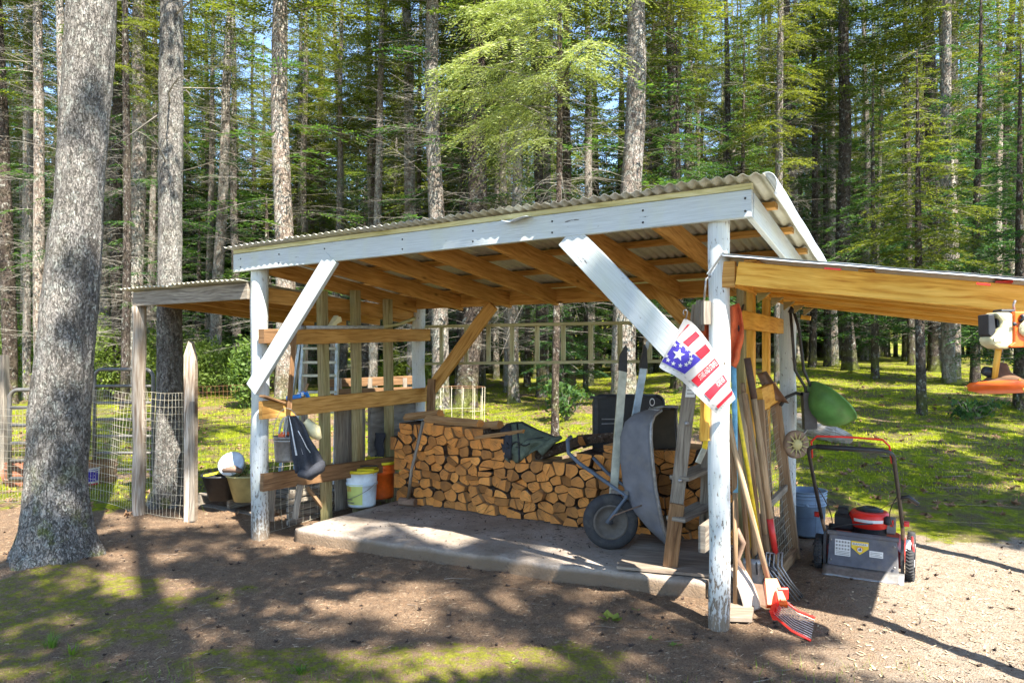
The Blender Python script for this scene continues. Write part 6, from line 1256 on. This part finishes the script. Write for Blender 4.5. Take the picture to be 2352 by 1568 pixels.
def tree(pr, x, y, sc, rz, label, group=None, scz=None, lean=(0, 0)):
    o = pr if id(pr) not in used else dup(pr)
    used.add(id(pr)); o.location = (x, y, H(x, y)-.03); o.rotation_euler = (lean[1], lean[0], rz); o.scale = (sc, sc, scz or 1.0); tag(o, label, 'tree', group); return o
g = random.Random(77)
# main trunks: column at mid height, width in pixels, diameter, prototype, label, lean
mains = [
 (22, 26, .30, 2, 'dark trunk at the far left edge of the woods', 0), (60, 15, .24, 0, 'slim pale leaning trunk left of the big tree', -.03),
 (318, 31, .36, 0, 'brown trunk between the big tree and the lichen covered one', -.015), (272, 26, .32, 2, 'dark trunk just left of the brown one by the tube gate', -.03),
 (360, 13, .26, 1, 'thin pale trunk close behind the lichen covered tree', 0), (447, 12, .26, 3, 'thin grey trunk right of the lichen covered tree', 0),
 (497, 22, .32, 0, 'trunk with bright white patches standing over the low roof', .03), (543, 16, .30, 1, 'slender brown trunk left of the woodshed roof end', 0),
 (592, 11, .24, 2, 'thin dark trunk over the left end of the front beam', 0), (654, 38, .40, 1, 'stout pale trunk rising behind the left white brace', .005),
 (732, 14, .28, 3, 'dark slim trunk right of the stout pale one', 0), (785, 17, .30, 0, 'brown trunk above the left third of the roof', 0),
 (842, 20, .30, 2, 'dark straight trunk just left of a leaning pale neighbour', .02), (861, 17, .28, 1, 'pale leaning trunk crossing behind the dark straight one', -.02),
 (946, 26, .34, 0, 'mottled white and brown trunk above the roof middle', .02), (1011, 33, .36, 1, 'bright sunlit trunk standing behind the rear left post', -.004),
 (1066, 42, .46, 3, 'thick dark trunk right of the bright sunlit one', -.006), (1140, 12, .24, 1, 'thin white sunlit trunk below the bright boughs', 0),
 (1180, 22, .25, 0, 'mid sized trunk with sunlit side seen through the ladder', .0), (1163, 12, .22, 1, 'narrow pale trunk beside the mid sized one seen through the ladder', 0),
 (1312, 20, .28, 3, 'dark trunk hidden among the bright drooping boughs', 0), (1352, 18, .26, 0, 'lichen spotted trunk behind the ladder rungs', 0),
 (1433, 46, .44, 1, 'large mossy barked trunk above the roof centre right', -.01), (1541, 15, .26, 2, 'thin trunk behind the right white brace top', 0),
 (1584, 15, .26, 1, 'thin pale trunk next to the right brace', 0), (1735, 13, .26, 3, 'thin dark trunk above the roof peak', 0), (1797, 16, .28, 2, 'dark trunk just right of the roof corner', 0),
 (1815, 22, .30, 3, 'shaded trunk beside the lichen yellow one', -.01), (1832, 15, .26, 0, 'sunlit trunk with yellow orange lichen', 0), (1861, 16, .28, 2, 'straight dark trunk right of the yellow lichen one', 0),
 (1953, 27, .36, 3, 'stout dark trunk behind the hanging spreader', 0), (1986, 13, .24, 1, 'slim pale trunk right of the stout dark one', 0),
 (2150, 28, .36, 3, 'dark trunk of a close pair at the right', 0), (2177, 27, .36, 0, 'trunk of the right pair with a bright white patch', .005), (2290, 19, .30, 2, 'dark trunk near the right edge', 0), (2330, 12, .26, 1, 'thin trunk at the right edge of the woods', 0)]
occ = []
for (px, wpx, d, pi, lab, ln) in mains:
    Y = max(9.5, d*F/wpx); x = base_xy(px, Y); sc = d/.31*1.22; tree(protos[pi], x, Y, sc, g.random()*6.28, lab, None, g.uniform(.92, 1.1), (ln, 0)); occ.append((x, Y))
# mossy stump-like big trunks at the right and centre rear
n_fill = 0
for _ in range(20000):
    if n_fill >= 250: break
    Y = 17+56*g.random()**1.15; px = -200+2760*g.random(); x = base_xy(px, Y)
    if any((x-a)**2+(Y-b)**2 < (1.1 if Y < 30 else .8)**2 for a, b in occ): continue
    if Y < 17 and 1480 < px < 2400: continue
    occ.append((x, Y)); pi = g.choice([0, 1, 2, 3, 0, 1, 5] if px < 1300 else [0, 1, 2, 3, 4, 5])
    tree(protos[pi], x, Y, g.uniform(.65, 1.05), g.random()*6.28, 'slender forest conifer among the many behind the woodshed', 'slender conifers of the forest behind', g.uniform(.85, 1.15), (g.uniform(-.02, .02), g.uniform(-.02, .02))); n_fill += 1
# understorey hemlocks at the right and through the middle
for k, (px, Y, pi, sc, lab) in enumerate((
    (2118, 12.5, 3, .8, 'young hemlock with bare lower stem behind the mower'), (2010, 19, 0, 1.0, 'dense green hemlock right of the roof corner'), (2240, 17, 1, 1.0, 'dense green hemlock above the lean-to near the right edge'),
    (1900, 24, 1, 1.1, 'green hemlock behind the hanging spreader'), (2340, 13, 0, .95, 'green hemlock cut by the right edge'), (1700, 20, 1, 1.0, 'green hemlock above the roof peak'), (2080, 27, 0, 1.2, 'far dark hemlock behind the close pair of trunks'),
    (1290, 17, 2, .9, 'small dark hemlock seen through the ladder'), (1345, 21, 0, .8, 'hemlock with drooping tips seen through the ladder right half'), (1560, 17, 1, .9, 'light green hemlock rising behind the right roof half'),
    (600, 24, 2, 1.0, 'small bright green sapling beside the front left post'), (900, 30, 0, .9, 'young green fir between the left wall studs'), (1480, 26, 3, 1.0, 'tall hemlock behind the large mossy trunk'), (2200, 34, 1, 1.3, 'far hemlock filling the gap at the right'), (1810, 34, 0, 1.3, 'far hemlock behind the yellow lichen trunk'),
    (1050, 26, 0, 1.0, 'hemlock behind the thick dark trunk'), (1230, 33, 1, 1.2, 'far hemlock behind the bright boughs'), (700, 36, 1, 1.2, 'far green fir behind the stout pale trunk'), (450, 34, 0, 1.2, 'far green fir over the low roof'), (150, 30, 1, 1.2, 'green fir behind the big tree'), (0, 26, 0, 1.1, 'green fir at the left edge'), (1640, 13.5, 2, .7, 'small hemlock right of the cart seen under the roof'))):
    x = base_xy(px, Y); tree(hem[pi], x, Y, sc, g.random()*6.28, lab, None, sc*g.uniform(.95, 1.1))
# a dense far belt of foliage trees
for k in range(120):
    px = -300+2950*(k+g.random())/120; Y = g.uniform(34, 64); x = base_xy(px, Y)
    tree(hem[g.choice([0, 1, 3])], x, Y, g.uniform(2.0, 2.9), g.random()*6.28, 'green conifer in the far belt of the woods', 'green conifers of the far belt', g.uniform(1.7, 2.3))
for k in range(44):
    px = -300+2950*(k+g.random())/44; Y = g.uniform(70, 120); x = base_xy(px, Y)
    tree(hem[g.choice([0, 1, 3])], x, Y, g.uniform(2.0, 3.0), g.random()*6.28, 'green conifer in the far belt of the woods', 'green conifers of the far belt', g.uniform(1.7, 2.3))
for k in range(80):
    px = -300+2950*(k+g.random())/80; Y = g.uniform(26, 52); x = base_xy(px, Y)
    tree(hem[2], x, Y, g.uniform(1.5, 2.6), g.random()*6.28, 'low green conifer of the undergrowth far behind the woodshed', 'low conifers of the far undergrowth', g.uniform(1.3, 2.0))
# ---- the sunlit drooping boughs above the roof
YX, YY = base_xy(1275, 11.2), 11.2
t = thing('young_fir', 'young fir with bright sunlit drooping boughs hanging over the roof middle', 'tree', (YX, YY, H(YX, YY)))
tr, ax = trunk(611, 10.5, .06, .02, .10, .3, 12, 36, parent=t, mat='barkdark'); dead_branches(612, ax, 2.4, 5.0, 60, 1.1, t, rt=.006, twigs=10, droop=1.3)
gg = np.random.default_rng(5); acc = Acc(); wd_ = Acc()
for k in range(38):
    z = 4.5+2.5*gg.random()**.8; x, y, r = ax(z); a = math.pi+gg.normal(.35, .8) if k % 4 else gg.random()*6.28
    l = (2.35-abs(z-5.6)*.35)*(.30+.75*gg.random())*(1 if math.cos(a) < .2 else .62); sprays(acc, wd_, gg, np.array([x, y, z]), a, l, gg.normal(.22, .18), .22+.30*gg.random(), 2.0, (.080, .0065), .20)
for k in range(9):
    z = 7.4+2.6*gg.random(); x, y, r = ax(z); sprays(acc, wd_, gg, np.array([x, y, z]), gg.random()*6.28, (11-z)*.5*(.5+.5*gg.random())+.2, .15, .3, 1.5, (.07, .011), .2)
nv = acc.n; T_ = acc.t+[q+nv for q in wd_.t]; tt = np.concatenate(T_); mi = np.zeros(len(tt), int); mi[sum(len(q) for q in acc.t):] = 1
fast('crown', acc.v+wd_.v, T_, [M['needlelight'], M['deadtwig']], mi, parent=t)
# ---- trees standing behind the camera whose crowns shade the yard
sh_p = thing('conifer_tree', 'proto', 'tree'); tr, ax = trunk(901, 17, .17, .03, .12, .35, parent=sh_p); dead_branches(902, ax, 3, 9, 30, 1.5, sh_p); crown(903, ax, 6.0, 16.6, 24, 2.4, 'needle', sh_p, 1.1, (.18, .06), .55)
for k, (x, y, sc, zs) in enumerate(((2.6, -3.4, 1.0, .85), (3.7, -2.8, .8, 1.0), (.9, -1.3, .9, .85), (3.2, -6.4, 1.0, .95), (-2.6, -4.4, 1.0, .9), (-4.4, -1.4, .95, .85), (7.2, 3.0, 1.0, .9), (9.6, 5.4, 1.05, 1.0), (9.0, .4, 1.0, .95), (12.5, 3.0, 1.0, 1.0), (11.5, 8.5, 1.0, 1.0), (14.5, 11.0, 1.0, 1.0), (-6.8, 3.4, .9, .9), (-7.6, 6.4, .9, .95), (14, -2, 1.1, 1.0))):
    tree(sh_p, x, y, sc, k*1.3, 'conifer standing outside the picture and shading the yard', 'conifers shading the yard', zs)
# ---- bright leafy bushes beyond the left fence, fallen log, moss mounds
def bush(name, label, px, Y, w_, h_, n, mat, seed, size=.055, group=None):
    x0 = base_xy(px, Y); g = np.random.default_rng(seed); t = thing(name, label, 'bush', (x0, Y, H(x0, Y)), 0, group); acc = Acc(); wd_ = Acc()
    for k in range(16): a = g.random()*6.28; e = np.array([w_*.42*np.cos(a), w_*.42*np.sin(a), h_*(.4+.5*g.random())]); tube3(wd_, [np.zeros(3), e*.5+g.normal(0, .05, 3), e], .012, .004)
    cl = g.normal(0, 1, (n//26, 3)); cl /= np.linalg.norm(cl, axis=1)[:, None]; cl *= (.45+.55*g.random(len(cl)))[:, None]
    c = (cl[:, None, :]+g.normal(0, .16, (len(cl), 26, 3))).reshape(-1, 3)*np.array([w_/2, w_/2, h_/2])+np.array([0, 0, h_*.55]); N = len(c); d = g.normal(0, 1, (N, 3)); d /= np.linalg.norm(d, axis=1)[:, None]; u = np.cross(d, g.normal(0, 1, (N, 3))); u /= np.linalg.norm(u, axis=1)[:, None]; s = size*(.6+.8*g.random(N))[:, None]
    v = np.stack([c-d*s, c+u*s*.5, c+d*s, c-u*s*.5], 1).reshape(-1, 3); b = np.arange(N)[:, None]*4; acc.add(v, np.concatenate([b+[[0, 1, 2]], b+[[0, 2, 3]]]))
    fast('foliage', acc.v, acc.t, [M[mat]], parent=t); fast('stem', wd_.v, wd_.t, [M['deadtwig']], parent=t)
for k, (px, Y, w_, h_, lab) in enumerate(((60, 22, 3.2, 2.4, 'bright leafy bush beyond the fence left of the big tree'), (215, 20, 2.6, 2.2, 'bright leafy bush just right of the big tree'), (380, 24, 3.0, 2.2, 'leafy bush behind the tube gate'), (575, 17, .9, 1.5, 'small leafy bush beside the front left post'), (470, 22, 3.0, 1.6, 'bush between the picket and the white post'), (940, 22, 1.8, 1.3, 'sunlit bush behind the rear left post'))):
    bush('bush', lab, px, Y, w_, h_, 5200, 'leaf', 700+k)
bush('bush', 'low dark shrub at the right on the moss', 2235, 12.0, .8, .38, 420, 'needledark', 740, .05); bush('bush', 'dark twiggy shrub seen beyond the firewood', 1300, 14.0, .9, .8, 700, 'needledark', 741, .05)
xb = base_xy(1885, 10.5); lg = thing('fallen_log', 'pale fallen log with moss lying behind the hanging spreader', 'log', (xb, 10.5, H(xb, 10.5)))
tube_pts = [P(1835, 862, 11), P(1872, 882, 10.4), P(1925, 905, 9.8), P(1950, 912, 9.6)]; tube_pts = [V((p.x, p.y, H(p.x, p.y)+.10)) for p in tube_pts]; mb = MB(); mb.tube(tube_pts, [.16, .15, .12, .07], 14); mb.build('log_body', M['post'], lg)
for k, (px, Y, r) in enumerate(((1040, 33, .45), (2180, 18.0, .5), (1953, 20.5, .4), (560, 18, .3))):
    x0 = base_xy(px, Y); mb = MB()
    mb.grid(lambda s, t: V((x0+r*1.25*t*math.cos(6.2832*s)*(1+.15*math.sin(s*19)), Y+r*1.1*t*math.sin(6.2832*s), H(x0, Y)-.03+.34*r*(1-t)**1.4*(1+.3*math.sin(s*25+t*4)))), 24, 6)
    o = mb.build('moss_mound', M['mossblade']); tag(o, ('mossy foot of a far trunk seen through the ladder', 'bright mossy foot of the right pair of trunks', 'mossy foot of the stout dark trunk', 'mossy mound behind the front left post')[k], 'moss mound')
# ------------------------------------------------------------------ ground litter, moss fronds, grass, sprigs
g = np.random.default_rng(11)
def scatter(n, x0, x1, y0, y1, dens):
    out = []
    while sum(len(q) for q in out) < n:
        x = g.uniform(x0, x1, n); y = y0*(y1/y0)**g.random(n); k = g.random(n) < dens(x, y); out.append(np.stack([x[k], y[k]], -1))
    return np.concatenate(out)[:n]
def on_slab(x, y):
    u = (x-A.x)*UD.x+(y-A.y)*UD.y; n = (x-A.x)*ND.x+(y-A.y)*ND.y; f = np.interp(u, [q[0] for q in fr], [q[1] for q in fr]); return (u > .32) & (u < 3.64) & (n > f+.03) & (n < 2.05)
def hz(p):
    x, y = p[:, 0], p[:, 1]; ix = np.clip(np.searchsorted(xs, x)-1, 0, nx-2); iy = np.clip(np.searchsorted(ys, y)-1, 0, ny-2); xa = np.array(xs); ya = np.array(ys)
    fx = (x-xa[ix])/(xa[ix+1]-xa[ix]); fy = (y-ya[iy])/(ya[iy+1]-ya[iy]); z = (Hv[iy, ix]*(1-fx)+Hv[iy, ix+1]*fx)*(1-fy)+(Hv[iy+1, ix]*(1-fx)+Hv[iy+1, ix+1]*fx)*fy
    return np.where(on_slab(x, y), SZ+.001, z)
def slivers(name, n, region, L, W, mat, dens, lift=.004):
    p = scatter(n, *region, dens); z = hz(p); a = g.random(n)*np.pi; l = L*(.4+g.random(n)); tl = g.normal(0, .18, n)
    d = np.stack([np.cos(a), np.sin(a), tl], -1); w_ = np.stack([-np.sin(a), np.cos(a), np.zeros(n)], -1)*(W*(.6+.8*g.random(n)))[:, None]; c = np.concatenate([p, (z+lift)[:, None]], 1)
    v = np.stack([c-d*l[:, None]/2-w_/2, c+d*l[:, None]/2-w_/3, c+d*l[:, None]/2+w_/3+[0, 0, .001], c-d*l[:, None]/2+w_/2+[0, 0, .001]], 1).reshape(-1, 3); b = np.arange(n)[:, None]*4
    o = fast(name, v, np.concatenate([b+[[0, 1, 2]], b+[[0, 2, 3]]]), [M[mat]]); tag(o, kind='stuff'); return o
yard = (-5.5, 4.6, 3.1, 8.0); nomoss = lambda x, y: (1.02-moss_at(x, y))*np.where(on_slab(x, y), .05, 1)
M['needlebrown'] = plain("fallen_needles", (.24, .14, .075), .9, var=.5, sc=3); M['needletan'] = plain("pale_fallen_needles", (.44, .33, .21), .9, var=.4, sc=3); M['debris'] = plain("dark_debris", (.06, .04, .03), .9, sc=3)
slivers('fallen_needles', 34000, yard, .022, .0013, 'needlebrown', nomoss); slivers('pale_needles', 11000, yard, .022, .0013, 'needletan', nomoss); slivers('dark_debris', 9000, yard, .010, .005, 'debris', nomoss)
slivers('bark_crumbs', 800, (-1.6, 2.6, 4.3, 7.0), .03, .010, 'debris', lambda x, y: on_slab(x, y)*np.clip(((x-A.x)*ND.x+(y-A.y)*ND.y-.35)/.9, .12, 1))
slivers('forest_litter', 16000, (-16, 17, 7.0, 24), .10, .010, 'needlebrown', lambda x, y: np.full_like(x, .8)); slivers('wood_chips', 3000, (.9, 4.8, 2.1, 5.5), .028, .011, 'needletan', lambda x, y: pale_at(x, y))
slivers('dark_litter', 9000, (-16, 17, 7.0, 24), .07, .022, 'debris', lambda x, y: np.full_like(x, .8))
def twigs(name, n, region, L, mat, dens, r=.0035):
    p = scatter(n, *region, dens); z = hz(p); acc = Acc()
    for k in range(n):
        a = g.random()*6.28; l = L*(.4+g.random()); m_ = g.normal(0, .12)*l; d = np.array([np.cos(a), np.sin(a), 0]); e = np.array([-d[1], d[0], 0]); c = np.array([*p[k], z[k]+r*1.3+.003])
        tube3(acc, [c-d*l/2, c+e*m_+[0, 0, .006], c+d*l/2], r*(.5+g.random()), r*.4, 4)
    o = fast(name, acc.v, acc.t, [M[mat]]); tag(o, kind='stuff')
twigs('fallen_twigs', 200, yard, .10, 'groundtwig', nomoss, .0026); twigs('forest_twigs', 420, (-14, 15, 7.2, 24), .32, 'groundtwig', lambda x, y: np.full_like(x, .8), .006)
def clumps(name, n, region, size, mat, dens):
    p = scatter(n, *region, dens); z = hz(p); acc = Acc()
    for k in range(n):
        m_ = 7; c = np.array([*p[k], z[k]+size*.2]); s = size*(.5+g.random())
        d = g.normal(0, 1, (m_, 3)); d[:, 2] = np.abs(d[:, 2])*.6; d /= np.linalg.norm(d, axis=1)[:, None]; e = np.cross(d, g.normal(0, 1, (m_, 3))); e /= np.linalg.norm(e, axis=1)[:, None]
        v = np.stack([c+e*s*.35, c-e*s*.35, c+d*s], 1).reshape(-1, 3); acc.add(v, np.arange(m_*3).reshape(-1, 3))
    o = fast(name, acc.v, acc.t, [M[mat]]); tag(o, kind='stuff')
clumps('cone_debris', 1500, (-9, 12, 6.6, 20), .045, 'needlebrown', lambda x, y: moss_at(x, y)*.8+.2); clumps('yard_debris', 500, yard, .018, 'debris', nomoss)
def blades(name, n, region, h, w_, mat, dens, spread=.5):
    p = scatter(n, *region, dens); z = hz(p); a = g.random(n)*6.28; d = np.stack([np.cos(a), np.sin(a), np.zeros(n)], -1); hh = h*(.45+.9*g.random(n)); c = np.concatenate([p, z[:, None]-.002], 1); e = np.stack([-np.sin(a), np.cos(a), np.zeros(n)], -1)*(w_*(.6+.8*g.random(n)))[:, None]
    top = c+np.stack([np.zeros(n), np.zeros(n), hh], -1)+d*(hh*spread*g.random(n))[:, None]; v = np.stack([c-e/2, c+e/2, top], 1).reshape(-1, 3); b = np.arange(n)[:, None]*3
    o = fast(name, v, b+[[0, 1, 2]], [M[mat]]); tag(o, kind='stuff'); return o
mossd = lambda x, y: moss_at(x, y)**1.5*np.where(on_slab(x, y), 0, 1)
blades('moss_cover', 70000, (-5.5, 6.0, 3.1, 9.0), .008, .004, 'mossblade', mossd, 1.2); blades('forest_moss', 90000, (-12, 14, 7.5, 26), .030, .016, 'mossbright', mossd, 1.2)
blades('sparse_grass', 2600, (-5.0, 2.0, 2.1, 3.6), .05, .003, 'grassblade', lambda x, y: (fbm(x, y, 2.2, 77) > .56)*1.0+.04, .9); blades('forest_grass', 5000, (-10, 13, 7, 20), .12, .006, 'grassblade', lambda x, y: (fbm(x, y, .7, 78) > .56)*1.0+.02, .8)
def tuft(px, py, n, h, label, name='grass_tuft', mat='grassblade', r=.03, w_=.004):
    p = G(px, py, 0); acc = Acc()
    for k in range(n):
        a = g.random()*6.28; rr = r*g.random(); c = np.array([p.x+rr*np.cos(a), p.y+rr*np.sin(a), H(p.x, p.y)-.004]); hh = h*(.5+.7*g.random()); d = np.array([np.cos(a), np.sin(a), 0]); e = np.array([-d[1], d[0], 0])*w_/2; s = .3+.5*g.random()
        v = np.array([c-e, c+e, c+d*hh*s*.35+[0, 0, hh*.6]+e*.8, c+d*hh*s*.35+[0, 0, hh*.6]-e*.8, c+d*hh*s+[0, 0, hh*(1-s*.5)]]); acc.add(v, np.array([[0, 1, 2], [0, 2, 3], [3, 2, 4]]))
    o = fast(name, acc.v, acc.t, [M[mat]]); o.location = (0, 0, 0); tag(o, label, 'grass tuft' if 'grass' in name else 'plant')
tuft(118, 1488, 70, .09, 'larger grass tuft at the lower left of the yard'); tuft(165, 1502, 34, .07, 'smaller grass tuft right beside the larger one'); tuft(690, 1545, 50, .05, 'grass tuft at the bottom edge left of middle')
def sprig(px, py, n, r, label):
    p = G(px, py, 0); acc = Acc(); z = H(p.x, p.y)+.008
    for k in range(n):
        a = 6.28*k/n+g.normal(0, .2); l = r*(.6+.5*g.random()); d = np.array([np.cos(a), np.sin(a), .35]); e = np.array([-d[1], d[0], 0])*l*.28; c = np.array([p.x, p.y, z])+g.normal(0, r*.25, 3)*[1, 1, 0]; acc.add(np.array([c, c+d*l*.6-e, c+d*l, c+d*l*.6+e]), np.array([[0, 1, 2], [0, 2, 3]]))
    o = fast('leafy_sprig', acc.v, acc.t, [M['leaf']]); tag(o, label, 'plant')
sprig(1405, 1422, 16, .075, 'bright green weed rosette on the dirt below the slab'); sprig(1497, 1470, 7, .03, 'tiny bright weed right of the rosette, upper of two'); sprig(1545, 1484, 9, .035, 'small bright weed farther right below the slab end'); sprig(1180, 1528, 9, .04, 'small weed at the bottom middle'); sprig(226, 1452, 6, .04, 'small upright weed near the lower left'); sprig(1462, 1400, 4, .03, 'single small leaf close under the slab edge')
